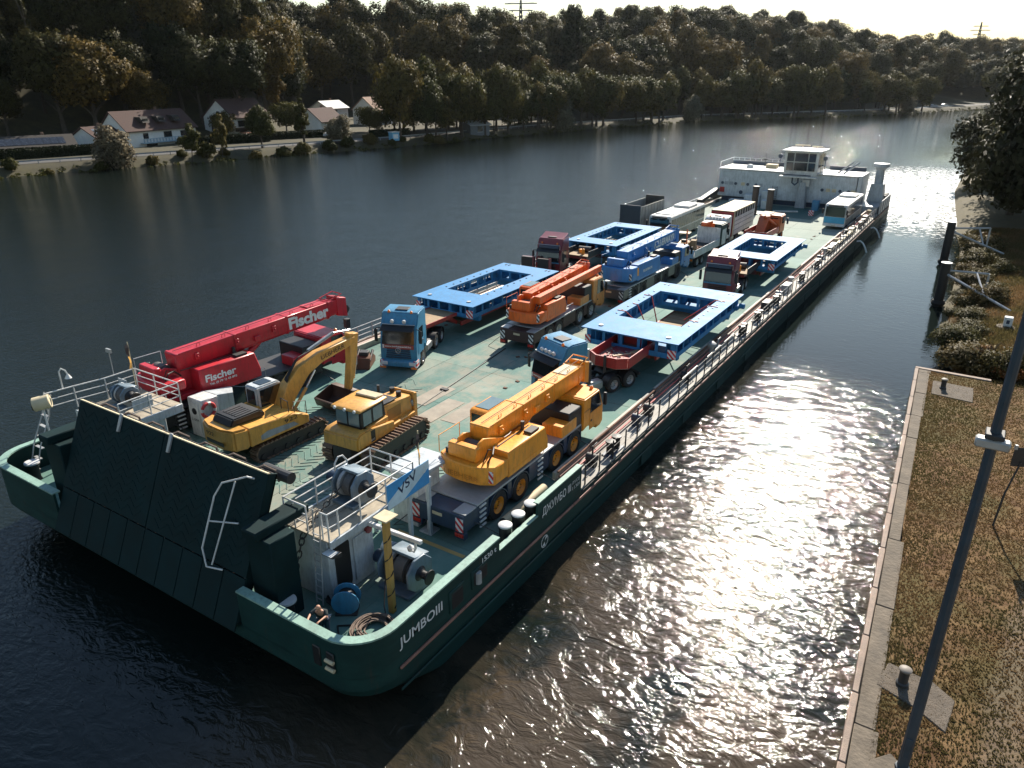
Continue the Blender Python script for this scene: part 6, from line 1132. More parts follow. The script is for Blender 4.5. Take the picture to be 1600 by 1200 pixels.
def steel_frame(label, x0, x1, y0, y1, ix0, ix1, iy0, iy1, zt, h, group, haz=True, straps=None):
    """painted box-girder frame: wide top plate with a rectangular opening, webs with cut-outs, bottom flange"""
    cx, cy = (x0 + x1) / 2, (y0 + y1) / 2; t = thing('steel_frame', label, 'steel frame', (cx, cy, DZ + zt - h), 0, group)
    X0, X1, Ya, Yb, a0, a1, b0, b1 = x0 - cx, x1 - cx, y0 - cy, y1 - cy, ix0 - cx, ix1 - cx, iy0 - cy, iy1 - cy
    def ringplate(name, e, z0, z1, f):
        o = [(X0 + e, Ya + e), (X1 - e, Ya + e), (X1 - e, Yb - e), (X0 + e, Yb - e)]; i = [(a0 - f, b0 - f), (a1 + f, b0 - f), (a1 + f, b1 + f), (a0 - f, b1 + f)]
        vs = [(*p, z) for z in (z0, z1) for p in o + i]; fs = []
        for k in range(4): j = (k + 1) % 4; fs += [(8 + k, 8 + j, 12 + j, 12 + k), (k, 4 + k, 4 + j, j), (k, j, 8 + j, 8 + k), (4 + k, 12 + k, 12 + j, 4 + j)]
        return MB().add(vs, fs).build(name, M_blue, t, .012)
    ringplate('top_plate', 0, h - .05, h, 0); ringplate('bottom_flange', .28, 0, .06, .1)
    def web(p, q, n, name):
        p = Vector(p); q = Vector(q); d = q - p; L = d.length; u = d.normalized(); nn = Vector((-u.y, u.x, 0)) * .025
        def slab(s0, s1, z0, z1, nm): 
            A, B_ = p + u * s0, p + u * s1; MB().loft([A + nn + Vector((0, 0, z0)), B_ + nn + Vector((0, 0, z0)), B_ - nn + Vector((0, 0, z0)), A - nn + Vector((0, 0, z0))], [A + nn + Vector((0, 0, z1)), B_ + nn + Vector((0, 0, z1)), B_ - nn + Vector((0, 0, z1)), A - nn + Vector((0, 0, z1))]).build(nm, M_blue, t)
        slab(0, L, .062, h * .3, name); slab(0, L, h * .84, h - .052, name)
        for k in range(n + 1): s = k * L / n; w = .28 if k in (0, n) else .1; slab(max(0, s - w), min(L, s + w), h * .3 + .001, h * .84 - .001, 'web_post')
    e = .3
    web((X1 - e, Ya + e, 0), (X1 - e, Yb - e, 0), 9, 'outer_web'); web((X0 + e, Yb - e, 0), (X0 + e, Ya + e, 0), 9, 'outer_web'); web((X0 + e, Ya + e, 0), (X1 - e, Ya + e, 0), 5, 'outer_web'); web((X1 - e, Yb - e, 0), (X0 + e, Yb - e, 0), 5, 'outer_web')
    web((a1 + .04, b0, 0), (a1 + .04, b1, 0), 7, 'inner_web'); web((a0 - .04, b1, 0), (a0 - .04, b0, 0), 7, 'inner_web'); web((a0, b0 - .04, 0), (a1, b0 - .04, 0), 3, 'inner_web'); web((a1, b1 + .04, 0), (a0, b1 + .04, 0), 3, 'inner_web')
    for k in range(7):      # diaphragms between the webs
        yy = Ya + .8 + k * (Yb - Ya - 1.6) / 6
        for xa, xb in ((X0 + .33, a0 - .08), (a1 + .08, X1 - .33)): MB().box(xa, xb, yy - .02, yy + .02, .07, h - .06).build('diaphragm', M_blue, t)
    for k in range(4):
        xx = X0 + .9 + k * (X1 - X0 - 1.8) / 3
        MB().box(xx - .02, xx + .02, Ya + .34, b0 - .1, .07, h - .06).build('diaphragm', M_blue, t); MB().box(xx - .02, xx + .02, b1 + .1, Yb - .34, .07, h - .06).build('diaphragm', M_blue, t)
    bm_ = MB().lathe([(.07, 0), (.07, .04), (0, .045)], n=8).mesh('bolt', M_navy)
    for k in range(8):
        for xx in (a0 - .35, a1 + .35): link('bolt', bm_, t, (xx, b0 + .4 + k * (b1 - b0 - .8) / 7, h))
    lu = MB().cyl((0, 0, 0), (0, 0, .07), .16, n=14).mesh('lifting_pad', M_lgrey)
    for xx, yy in ((X0 + 1, Ya + .9), (X1 - 1, Ya + .9)): link('lifting_pad', lu, t, (xx, yy, h))
    for xx in (X0 + .8, X1 - .8): MB().box(xx - .2, xx - .12, Yb - .7, Yb - .4, h, h + .04).box(xx + .12, xx + .2, Yb - .7, Yb - .4, h, h + .04).build('lug', M_navy, t)
    MB().box(X1 - .3, X1 - .05, Yb - 1.2, Yb - .3, .15, .45).cyl((X1 - .05, Yb - .8, .45), (X1 + .35, Yb - .8, .45), .2).build('end_fitting', M_blue, t, .01)
    if haz: MB().box(X1 - .75, X1 - .2, Ya + .2, Ya + .24, .05, .62).build('hazard_panel', M_haz, t)
    if haz: MB().box(X0 + .2, X0 + .6, Ya + .2, Ya + .24, .05, .62).build('hazard_panel', M_haz, t)
    for p in straps or []: MB().tube([(q[0] - cx, q[1] - cy, q[2]) for q in p], .045, 4).build('lashing_strap', M_red, t)
    # timber and steel dunnage that carries it
    for yy in (Ya + 1.6, Yb - 1.6):
        MB().box(X0 + .5, X1 - .5, yy - .18, yy + .18, -(zt - h) + 1.0, -.005).build('bearer', M_blue, t, .02)
    return t
G_fr = 'blue steel frames on trailers'
trailer('red and rust low-loader under the left front blue frame', -32.9, 42.2, 12.0, 2.7, 'flat'); trailer('low-loader with red tray neck holding chains, under the right front frame', -18.0, 43.2, 12.0, 2.75, 'tray')
trailer('low-loader with dark neck and yellow cans behind the left maroon truck', -33.1, 67.2, 11.0, 2.7, 'side', M_maroon); trailer('low-loader with short neck behind the right maroon truck', -18.4, 68.8, 10.5, 2.7, 'side', M_maroon)
steel_frame('blue steel frame on the left beside the water, behind the truck with round headlamps', -35.6, -30.0, 41.5, 54.0, -34.6, -31.4, 44.5, 51.8, 2.5, 1.0, G_fr)
steel_frame('blue steel frame at the right front with red lashing straps', -21.35, -14.65, 41.6, 55.0, -20.3, -15.8, 45.1, 52.5, 2.6, 1.15, G_fr, straps=[[(-20.9, 46.2, 1.17), (-20.3, 46.2, 1.17), (-18.8, 47.6, -.9)], [(-20.9, 50.8, 1.17), (-20.3, 50.8, 1.17), (-19.2, 49.6, -.6)], [(-15.2, 50.6, 1.17), (-15.8, 50.6, 1.17), (-17.6, 49.4, -.6)], [(-15.2, 46.6, 1.17), (-15.8, 46.6, 1.17), (-17.6, 47.6, -.9)], [(-20.6, 48.2, 1.17), (-20.3, 48.2, 1.17), (-19, 47.9, -.9)], [(-15.2, 52.2, 1.17), (-15.9, 52.2, 1.17), (-17.6, 50.6, -.2)]])
steel_frame('blue steel frame at the far left behind the left maroon truck', -35.7, -30.1, 65.4, 76.8, -34.6, -31.3, 67.8, 74.6, 2.5, 1.0, G_fr, False); steel_frame('blue steel frame at the far right behind the right maroon truck', -21.5, -15.5, 67.6, 78.7, -20.3, -16.8, 70.0, 76.4, 2.5, 1.0, G_fr)
truck('blue truck with two round roof lamps and a maroon web address sign', -30.65, 34.1, R_(22), M_blue2, 'merc', 'www.berkespecial.hu'); truck('blue truck with four roof spot lamps partly hidden by the yellow crane boom', -20.0, 34.5, R_(-20), M_blue2, 'lights', 'www.berkespecial.hu')
truck('maroon truck on the left carrying two upright dark boards in front', -33.9, 58.8, R_(8), M_maroon, 'volvo', cabh=3.9); truck('maroon truck on the right between two blue frames', -18.3, 60.0, R_(4), M_maroon, 'volvo', cabh=3.9)
for lab, x, rz in (('left of two upright dark boards in front of the left maroon truck', -35.3, 8), ('right of two upright dark boards in front of the left maroon truck', -33.6, 8)):
    wt = thing('upright_board', lab, 'board', (x, 57.4, DZ), R_(rz)); P('panel', M_black, wt, (-.55, .55, 0, .2, .3, 2.4)); P('edge', M_maroon, wt, (.55, .68, 0, .45, .3, 2.45), (-.56, .56, .2, .45, .3, 2.4)); P('foot', M_dark, wt, (-.5, .6, -.2, .6, 0, .3))
# ------------------------------------------------------------------ mobile cranes (rear towards the camera, front towards +y)
def crane(name, label, x, y, rz, c, cc, L, axles, sup, boom, rim, opt):
    """sup = (turn centre y, rear y, house front y); boom = (rear y, tip y, z rear, z tip, w, h)"""
    t = thing(name, label, 'mobile crane', (x, y, DZ), rz); W2 = 1.36; o = opt.get
    ct = o('top', M_lgrey)
    MB().box(-.75, .75, .3, L - 1.6, .7, 1.15).build('chassis', M_dark, t, .02); MB().box(-W2, W2, .95, L - 2.5, 1.42, 1.52).build('carrier_deck', o('deck', M_lgrey), t, .015)
    MB().prism([(-W2, .62), (W2, .62), (W2, 1.42), (-W2, 1.42)], 'y', 0, .95).build('rear_outrigger_box', cc, t, .03)
    for s in (-1, 1):
        MB().box(*sorted((s * .72, s * W2)), .1, .9, 1.421, 1.47).build('rear_deck_plate', o('plates', M_lgrey), t, .01)
        ys = [a - .78 for a in axles] + [a + .78 for a in axles]; segs = []; prev = .95
        for a in sorted(axles):
            if a - .74 > prev: segs.append((prev, a - .74))
            prev = a + .74
        if L - 2.4 > prev: segs.append((prev, L - 2.4))
        for q0, q1 in segs: MB().box(*sorted((s * .8, s * (W2 - .02))), q0, q1, .55, 1.41).build('side_locker', cc, t, .02)
        for a in axles: arch(MB(), a, *sorted((s * .85, s * W2)), .72, .68).build('wheel_arch', cc, t, smooth=True)
        MB().box(*sorted((s * .95, s * 1.32)), -.03, -.002, .68, 1.3).build('hazard_panel', o('haz', M_haz), t); MB().box(*sorted((s * .9, s * 1.33)), -.06, -.0, .42, .6).build('tail_lamp', M_red_l, t, .02); MB().box(*sorted((s * .85, s * W2)), 0, .25, .3, .62).build('outrigger_foot', cc, t, .02)
        for k in range(5):
            for ya in o('ladders', (1.25,)): MB().box(*sorted((s * (W2 + .0), s * (W2 + .06))), ya - .22, ya + .22, .35 + k * .24, .42 + k * .24).build('step_rung', M_white, t)
    MB().box(-.25, .25, -.03, -.002, 1.1, 1.24).build('number_plate', M_cream, t)
    axle_row(t, axles, W2, .68, .46, rim)
    # driver's cab
    ch = o('cabh', 2.75); pf = [(L - 2.3, .95), (L - 2.3, ch - .1), (L - 2.2, ch), (L - .55, ch), (L - .05, 1.75), (L, .75), (L - .3, .55), (L - .75, .55), (L - .85, 1.0), (L - 1.9, 1.05)]
    MB().prism(pf, 'x', -W2, W2).build('driver_cab', o('cab', c), t, .06)
    for s in (-1, 1):
        MB().add([(s * q, yy, zz) for q in (W2 + .002, W2 + .012) for yy, zz in ((L - 1.55, 1.75), (L - .25, 1.75), (L - .62, ch - .15), (L - 1.5, ch - .15))], BXF).build('cab_window', M_glass, t); MB().box(*sorted((s * (W2 + .12), s * (W2 + .3))), L - .35, L - .2, 1.8, 2.5).build('mirror', M_black, t, .03); MB().box(*sorted((s * W2, s * (W2 + .02))), L - 1.62, L - .2, .8, 1.72).build('cab_door', o('cab', c), t, .01); MB().box(*sorted((s * W2, s * (W2 + .04))), L - 1.5, L - 1.36, 1.25, 1.35).build('door_handle', M_black, t)
    MB().add([(q, L - .03 + e, 1.8) if zz == 0 else (q, L - .5 + e, ch - .08) for e in (.0, .03) for q, zz in ((-1.2, 0), (1.2, 0), (1.15, 1), (-1.15, 1))], BXF).build('windscreen', M_glass, t)
    MB().lathe([(.1, 0), (.09, .14), (0, .2)], (1.0, L - .8, ch), n=10).build('beacon', M_orange_l, t, smooth=True)
    MB().box(-1.0, W2 - .05, L - 3.7, L - 2.4, 1.0, ch - .25).build('engine_cover', M_black, t, .05); MB().box(.2, W2, L - 4.5, L - 3.0, 1.5, 2.1).build('front_locker', o('cab', c), t, .04)
    # superstructure
    ty, ry, fy = sup
    MB().lathe([(1.0, 1.5), (1.0, 1.75), (.8, 1.76)], (0, ty, 0), n=28).build('turntable', M_dark, t, smooth=True)
    MB().box(-1.0, 1.0, ry + .8, fy - .6, 1.72, 2.0).build('slewing_platform', c, t, .03)
    sw = o('sw', 1.45); cw = [(-sw, ry + 1.5), (-sw, ry + .45), (-sw * .62, ry + .1), (-sw * .2, ry), (sw * .2, ry), (sw * .62, ry + .1), (sw, ry + .45), (sw, ry + 1.5)]
    MB().prism(cw, 'z', o('cwb', 1.85), o('cwh', 2.7)).build('counterweight', o('cwm', c), t, .05); MB().box(-.95, .55, ry + .35, ry + .75, o('cwh', 2.7), o('cwh', 2.7) + .65).build('hoist_housing', c, t, .05); MB().cyl((-.75, ry + 1.15, o('cwh', 2.7) + .25), (.35, ry + 1.15, o('cwh', 2.7) + .25), .3, n=18).build('hoist_drum', M_dark, t, smooth=True); MB().cyl((-.6, ry + 1.15, o('cwh', 2.7) + .25), (.2, ry + 1.15, o('cwh', 2.7) + .25), .34, n=18).build('hoist_cable', MATS['wire rope'], t, smooth=True)
    for s in (-1, 1): MB().box(*sorted((s * sw * .72, s * (sw - .02))), ry + .12 if 0 else ry + .3, ry + .33, 2.0, 2.55).build('hazard_panel', o('haz', M_haz), t)
    hy = o('hy', ry + 1.5); MB().prism([(hy, 1.72), (fy, 1.72), (fy, 2.2), (fy - .3, o('hh', 2.95)), (hy, o('hh', 2.95))], 'x', .42, sw).build('engine_house', c, t, .05)
    for k in range(5): MB().box(sw, sw + .015, hy + .3 + k * .5, hy + .7 + k * .5, 2.0, 2.6 if o('vents', 0) else 2.02).build('house_vent' if o('vents', 0) else 'house_seam', c, t)
    MB().box(.7, .74, ry + 1.7, fy - .6, o('hh', 2.95), o('hh', 2.95) + .04).build('house_rail', M_dark, t)
    for s in (-.62, .42): MB().prism([(ry + .5, 2.0), (fy - 1.4, 2.0), (ry + 2.6, 3.0), (ry + 1.0, 3.6), (ry + .6, 3.5)], 'x', s, s + .1).build('boom_bracket', c, t, .02)
    for k in range(4): MB().tube([(.2 + .07 * k, ry + 1.4, 2.7), (.3, ry + 1.9 + .1 * k, 3.0 - .1 * k), (.32, ry + 2.5, 2.5)], .03, 5).build('hydraulic_hose', M_cable, t)
    # operator's cab on the left
    cy = o('ocy', fy - 1.7); oc = [(cy, 1.75), (cy, 3.2), (cy + .15, 3.3), (cy + 1.75, 3.3), (cy + 2.1, 2.6), (cy + 1.95, 1.75)]
    oz = o('ocz', .3); oc = [(a, b + oz * (b > 2)) for a, b in oc]; MB().prism(oc, 'x', -sw - .4, -.82).build('operator_cab', c, t, .06); MB().add([(q, yy, zz) for yy, zz in ((cy + .3, 3.302 + oz), (cy + 1.65, 3.302 + oz)) for q in (-sw - .25, -.95)] + [(q, yy, zz) for yy, zz in ((cy + .3, 3.33 + oz), (cy + 1.65, 3.33 + oz)) for q in (-sw - .25, -.95)], [(0, 1, 3, 2), (4, 6, 7, 5), (0, 4, 5, 1), (2, 3, 7, 6), (0, 2, 6, 4), (1, 5, 7, 3)]).build('roof_window', M_glassl, t)
    MB().box(-sw - .25, -.98, cy - .02, cy, 2.5 + oz, 3.1 + oz).build('rear_window', M_glass, t); MB().box(-.825, -.805, cy + .3, cy + 1.7, 2.4 + oz, 3.1 + oz).build('side_window', M_glass, t)
    # boom
    b0, b1, z0, z1, bw, bh = boom; bx_ = o('bx', -.12); d = Vector((0, b1 - b0, z1 - z0)); Lb = d.length; u = d.normalized(); up = Vector((0, -u.z, u.y))
    def bpt(a, s, h_): p = Vector((bx_, b0, z0)) + u * a + up * h_; return Vector((bx_ + s, p.y, p.z))
    def sect(a, w, h_, r=.0): return [bpt(a, q * w / 2, v * h_ / 2) for q, v in ((-.72, -1), (.72, -1), (1, -.62), (1, 1), (-1, 1), (-1, -.62))]
    bo = MB().loft(sect(0, bw, bh), sect(Lb * .88, bw, bh)).build('boom', c, t, .03)
    def sub(nm, mb, m, bv=0): return mb.build(nm, m, bo, bv)
    sub('boom_section', MB().loft(sect(Lb * .88, bw * .9, bh * .9), sect(Lb * .95, bw * .9, bh * .9)), c, .02)
    for a in (.005, .3, .6, .865): sub('boom_collar', MB().loft(sect(Lb * a, bw + .05, bh + .05), sect(Lb * a + .14, bw + .05, bh + .05)), c, .01)
    hd = [bpt(Lb * .93, s, v) for s, v in ((-bw * .5, -bh * .5), (bw * .5, -bh * .5), (bw * .5, bh * .62), (-bw * .5, bh * .62))]; sub('boom_head', MB().loft(hd, [bpt(Lb, s, v) for s, v in ((-bw * .42, -bh * .75), (bw * .42, -bh * .75), (bw * .42, bh * .4), (-bw * .42, bh * .4))]), c, .03)
    for k in range(4): s = (k - 1.5) * .19; p = bpt(Lb - .05, s, -bh * .35); sub('sheave', MB().cyl(p - Vector((.05, 0, 0)), p + Vector((.05, 0, 0)), .3, n=16), M_dark)
    sub('head_frame', MB().tube([bpt(Lb * .88, -bw * .45, bh * .56), bpt(Lb * .97, -bw * .45, bh * .72), bpt(Lb * .97, bw * .45, bh * .72), bpt(Lb * .88, bw * .45, bh * .56), bpt(Lb * .88, -bw * .45, bh * .56)], .035, 5), c)
    for a in np.arange(.12, .86, .13): sub('cable_guide', MB().tube([bpt(Lb * a, bw * .3, bh * .5), bpt(Lb * a, bw * .3, bh * .64), bpt(Lb * a + .2, bw * .3, bh * .64), bpt(Lb * a + .2, bw * .3, bh * .5)], .02, 5), c)
    sub('hoist_rope', MB().tube([bpt(.2, 0, bh * .56), bpt(Lb * .95, .05, bh * .6)], .016, 4), M_cable); sub('side_lug', MB().cb(bpt(Lb * .42, bw * .5 + .06, -.1), (.14, .4, .3)), c, .02); sub('top_plate', MB().cb(bpt(Lb * .8, 0, bh * .5 + .02), (bw * .8, 1.3, .03)), o('topm', c))
    MB().cyl((bx_, fy - 1.0, 2.0), bpt(Lb * .45, 0, -bh * .5), .2, n=14).build('lift_cylinder', c, t, smooth=True)
    hk = bpt(Lb + .05, 0, -bh)
    MB().cb((hk.x, hk.y + .15, hk.z - .35), (.3, .35, .6)).cyl((hk.x - .1, hk.y, hk.z), (hk.x - .1, hk.y + .1, hk.z - .3), .02, n=4).cyl((hk.x + .1, hk.y, hk.z), (hk.x + .1, hk.y + .1, hk.z - .3), .02, n=4).build('hook_block', o('hook', M_dark), t, .03)
    for s in (-1, 1):       # deck handrails, hose runs and lashing gear
        MB().tube([(s * (W2 - .08), L * .42, 1.52), (s * (W2 - .08), L * .42, 2.05), (s * (W2 - .08), L * .42 + 1.2, 2.05), (s * (W2 - .08), L * .42 + 1.2, 1.52)], .02, 5).build('deck_rail', M_lgrey, t)
        for ya in (.6, L * .45, L - 3.0): MB().tube([(s * 1.2, ya, .95), (s * 1.75, ya + .5 * s, .45), (s * 2.15, ya + .9 * s, .03)], .022, 4).build('lashing_chain', M_dark, t)
    MB().box(-1.2, -.5, ry + .5, ry + 1.3, o('cwh', 2.7), o('cwh', 2.7) + .25).cyl((-1.0, ry + .9, o('cwh', 2.7)), (-1.0, ry + .9, o('cwh', 2.7) + .55), .1).build('valve_block', M_dark, t, .02)
    MB().tube([(.9, ry + .7, o('cwh', 2.7)), (1.1, ry + .8, o('cwh', 2.7) + .4), (.8, ry + 1.3, o('cwh', 2.7) + .35), (.5, ry + 1.8, 2.9)], .04, 5).tube([(.7, ry + .7, o('cwh', 2.7)), (.8, ry + .9, o('cwh', 2.7) + .5), (.6, ry + 1.4, o('cwh', 2.7) + .2)], .03, 5).build('hydraulic_hose', M_cable, t)
    MB().tube([(-sw, ry + .4, o('cwh', 2.7)), (-sw, ry + .4, o('cwh', 2.7) + .8), (-sw, ry + 1.9, o('cwh', 2.7) + .8), (-sw, ry + 1.9, o('cwh', 2.7))], .022, 5).build('guard_rail', M_white if c is M_redw else c, t)
    MB().box(sw - .5, sw - .1, fy - 1.4, fy - .7, o('hh', 2.95), o('hh', 2.95) + .12).cyl((.7, fy - 1.1, o('hh', 2.95)), (.7, fy - 1.1, o('hh', 2.95) + .4), .09).build('exhaust', M_dark, t)
    for k in range(3): sub('boom_lug', MB().cb(bpt(Lb * (.1 + .21 * k), bw * .5 + .05, bh * .1), (.12, .25, .35)).cyl(bpt(Lb * (.1 + .21 * k), bw * .5, bh * .1), bpt(Lb * (.1 + .21 * k), bw * .5 + .2, bh * .1), .06, n=8), c, .01)
    for k in range(5): sub('boom_hose', MB().tube([bpt(Lb * .9 + .1 * k, bw * .3, bh * .5), bpt(Lb * .93, bw * .5, bh * .75), bpt(Lb * .98, bw * (.2 + .05 * k), bh * .5)], .02, 4), M_cable) if k < 3 else None
    if o('text'):
        bd, a, w, h_ = o('text'); text('boom_lettering', bd, M_letter, bo, bpt(a, bw / 2 + .006, -h_ * .45), u, up, w, h_, bold=.045)
    if o('htext'):
        for bd, yy, zz, w, h_ in o('htext'): text('house_lettering', bd, o('htm', M_letter), t, (sw + .006, yy, zz), (0, 1, 0), (0, 0, 1), w, h_, bold=.03)
    if o('ctext'): text('cab_lettering', o('ctext'), M_blackl, t, (W2 + .022, L - 2.25, 2.0), (0, 1, 0), (0, 0, 1), .62, .1)
    if o('rtext'): text('rear_lettering', o('rtext'), mat('embossed amber', (.6, .21, .02), .6), t, (-.9, ry - .02, 2.05), (1, 0, 0), (0, 0, 1), 1.8, .22, thick=.004)
    return t
Yc = crane('mobile_crane', 'bright yellow four axle mobile crane with navy chassis at the right front', -16.85, 20.5, 0, M_amber, M_navy, 12.6, (2.55, 4.35, 7.6, 9.4), (4.6, 1.7, 6.6), (3.2, 12.9, 3.3, 3.35, .95, 1.05), M_amber, dict(ladders=(1.3, 6.0), ctext='LIEBHERR', rtext='LIEBHERR', topm=M_cream, htm=M_blackl, hook=M_amber))
crane('mobile_crane', 'red mobile crane with bold white lettering at the left edge of the deck', -35.75, 19.6, R_(-4), M_redw, M_black, 13.2, (2.2, 4.0, 7.6, 9.3), (4.6, .3, 6.4), (1.9, 13.9, 3.6, 4.1, 1.0, 1.1), M_dark, dict(top=M_dark, deck=M_dark, plates=M_dark, text=('Fischer', 7.35, 3.1, .74), hy=2.6, cwb=2.5, cwh=3.05, hh=3.25, htext=[('Fischer', 2.9, 2.45, 1.9, .42), ('Tel. (0 79 1) 43 892', 3.1, 2.2, 1.7, .16)], bx=.1))
crane('mobile_crane', 'orange mobile crane on a dark brown truck chassis in the middle of the deck', -26.3, 41.5, R_(2), M_orange, mat('brown chassis', (.05, .025, .022), .6), 11.8, (2.4, 3.8, 7.3, 9.3), (3.6, .5, 5.0), (2.0, 11.8, 3.2, 3.5, .75, .75), M_lgrey, dict(haz=M_haz2, cwh=2.6, cab=paint('cab amber', (.68, .25, .05), .3), cabh=3.0, sw=1.35, bx=-.35, ladders=()))
Fc = crane('mobile_crane', 'blue five axle mobile crane with pale lettering on its boom', -25.7, 54.8, R_(-1), M_blue3, paint('anthracite', (.07, .075, .08), .3), 14.6, (2.2, 3.9, 7.0, 8.7, 11.6), (5.0, .9, 7.2), (2.4, 14.0, 3.5, 3.7, 1.0, 1.1), M_dark, dict(text=('FELBERMAYR', 5.6, 4.6, .66), htext=[('FELBERMAYR', 3.4, 2.3, 1.9, .22)], haz=M_haz2, topm=M_lgrey, cwh=3.0, hh=3.1, ladders=(1.2,)))
for o_ in [o_ for o_ in COL.objects if o_.parent == Fc and o_.name.startswith('engine_house')]: MB().prism([(56.9 - 54.8 + .2, 2.2), (57.2 - 54.8 + .2, 2.2), (57.3 - 54.8, 2.9), (57.0 - 54.8, 2.9)], 'x', 1.452, 1.458).build('yellow_emblem', M_amber, Fc)
# side jib of the orange crane
MB().loft([Vector((.45, 1.6 + 0, 3.0)), Vector((.95, 1.6, 3.0)), Vector((.95, 1.6, 3.55)), Vector((.45, 1.6, 3.55))], [Vector((.5, 12.2, 3.1)), Vector((.8, 12.2, 3.1)), Vector((.8, 12.2, 3.6)), Vector((.5, 12.2, 3.6))]).build('folding_jib', M_orange, [o_ for o_ in COL.objects if o_.get('label', '').startswith('orange mobile')][0], .03)

# ------------------------------------------------------------------ tracked machines
def track(t, x, y0, y1, w, h, shoe_m, nsh=34):
    """crawler track: belt of shoes round idlers, with frame and rollers; x = centre"""
    r = h / 2; L = y1 - y0 - h; per = 2 * L + 2 * math.pi * r; bm_ = MB().box(-w / 2, w / 2, -per / nsh * .44, per / nsh * .44, -.03, .03).box(-w / 2, w / 2, -.025, .025, .03, .1).mesh('track_shoe', shoe_m)
    ib = MB().prism([(y0 + r + math.sin(a) * (r - .07) * -1, r + math.cos(a) * (r - .07)) for a in np.linspace(0, math.pi, 9)] + [(y1 - r + math.sin(a) * (r - .07), r - math.cos(a) * (r - .07)) for a in np.linspace(0, math.pi, 9)], 'x', x - w * .3, x + w * .3).build('track_frame', M_dark, t)
    for k in range(nsh):
        s = k * per / nsh
        if s < L: p, a = (y0 + r + s, h), 0
        elif s < L + math.pi * r: q = (s - L) / r; p, a = (y1 - r + math.sin(q) * r, r + math.cos(q) * r), -q
        elif s < 2 * L + math.pi * r: p, a = (y1 - r - (s - L - math.pi * r), 0.08), math.pi
        else: q = (s - 2 * L - math.pi * r) / r; p, a = (y0 + r - math.sin(q) * r, r - math.cos(q) * r), math.pi - q
        link('track_shoe', bm_, t, (x, p[0], p[1]), (a, 0, 0))
    for k in range(6): yy = y0 + r + L * k / 5; MB().cyl((x - w * .42, yy, .24), (x + w * .42, yy, .24), .16, n=12).build('track_roller', M_dark, t)
M_shoe = mat('worn track steel', (.3, .2, .14), .55, metal=.3, var=.4, dirt=.5, dirt_rgb=(.06, .04, .03))
ex = thing('excavator', 'yellow tracked excavator with grey cab and lowered bucket behind the bow ramp', 'excavator', (-29.5, 22.6, DZ), R_(-3))
for s in (-1, 1): track(ex, s * 1.12, -1.9, 2.6, .55, .85, M_shoe, 38)
P('undercarriage', M_dark, ex, (-.85, .85, -.9, 1.2, .35, .9)); MB().cyl((0, .1, .9), (0, .1, 1.08), .75, n=20).build('slew_ring', M_dark, ex)
MB().prism([(-1.48, -2.2), (-1.25, -2.95), (-.5, -3.2), (.5, -3.2), (1.25, -2.95), (1.48, -2.2)], 'z', 1.05, 2.15).build('counterweight', M_yellow, ex, .1)
MB().box(-1.48, -.45, -2.2, -.1, 1.1, 2.05).build('engine_bay', M_yellow, ex, .05); MB().prism([(-2.2, 1.1), (1.4, 1.1), (1.4, 1.55), (.5, 1.95), (-2.2, 2.1)], 'x', .45, 1.48).build('side_body', M_yellow, ex, .05); P('upper_frame', M_yellow, ex, (-.45, .45, -2.2, .6, 1.1, 1.95)); MB().prism([(-2.75, 2.15), (-.7, 2.05), (-.7, 2.3), (-1.0, 2.5), (-2.5, 2.5)], 'x', -.75, .75).build('engine_hood', M_black, ex, .06)
for k in range(5): P('hood_vent', M_dark, ex, (-.5 + .22 * k, -.36 + .22 * k, -2.2, -1.3, 2.5, 2.53), bevel=0)
MB().prism([(-1.6, 1.25), (.7, 1.25), (.4, 1.5), (-1.2, 1.62), (-1.6, 1.5)], 'x', 1.481, 1.487).build('grey_stripe', M_grey, ex); text('model_number', '922', M_blackl, ex, (1.49, -.15, 1.62), (0, 1, 0), (0, 0, 1), .8, .2); text('model_number', '922', M_blackl, ex, (-.55, -3.21, 1.7), (1, 0, 0), (0, 0, 1), .6, .2, thick=.005); P('rear_grille', M_dark, ex, (-.6, .75, -3.215, -3.2, 1.3, 1.5), bevel=0)
MB().prism([(-.2, 1.1), (1.35, 1.1), (1.6, 1.9), (1.35, 2.95), (1.1, 3.05), (-.2, 3.05)], 'x', -1.45, -.5).build('cab', M_bw, ex, .07)
for q in ((-.2, -.18, 0),): MB().box(-1.3, -.65, -.22, -.2, 1.95, 2.85).build('rear_window', M_glass, ex); MB().add([(-.495 + e, yy, zz) for e in (0, .015) for yy, zz in ((.0, 1.8), (1.38, 1.8), (1.3, 2.85), (.0, 2.85))], BXF).build('side_window', M_glass, ex); MB().box(-1.3, -.65, .2, .9, 3.05, 3.08).build('roof_window', M_glass, ex); MB().add([(q_, yy + e, zz) for e in (.0, .03) for q_, yy, zz in ((-1.35, 1.56, 1.75), (-.6, 1.56, 1.75), (-.6, 1.36, 2.9), (-1.35, 1.36, 2.9))], BXF).build('windscreen', M_glass, ex)
MB().add([(-1.47, -.2, 1.3), (-2.1, -.5, 1.3), (-2.1, -.5, 2.9), (-1.47, -.2, 2.9), (-1.45, -.16, 1.3), (-2.08, -.46, 1.3), (-2.08, -.46, 2.9), (-1.45, -.16, 2.9)], BXF).build('open_door', M_glass, ex)
MB().tube([(.6, .4, 2.0), (.6, .4, 2.6), (1.3, .3, 2.6), (1.3, .3, 2.0)], .025, 5).tube([(1.35, 1.35, 1.5), (1.35, 1.35, 2.3), (1.35, .6, 2.5), (1.35, .6, 1.9)], .025, 5).build('handrail', M_dark, ex)
bc = [(.6, 1.35), (.55, 1.9), (1.15, 3.0), (2.0, 3.7), (3.4, 4.1), (6.0, 4.3), (6.05, 3.9), (3.6, 3.5), (2.6, 3.1), (1.7, 2.2), (1.1, 1.4)]
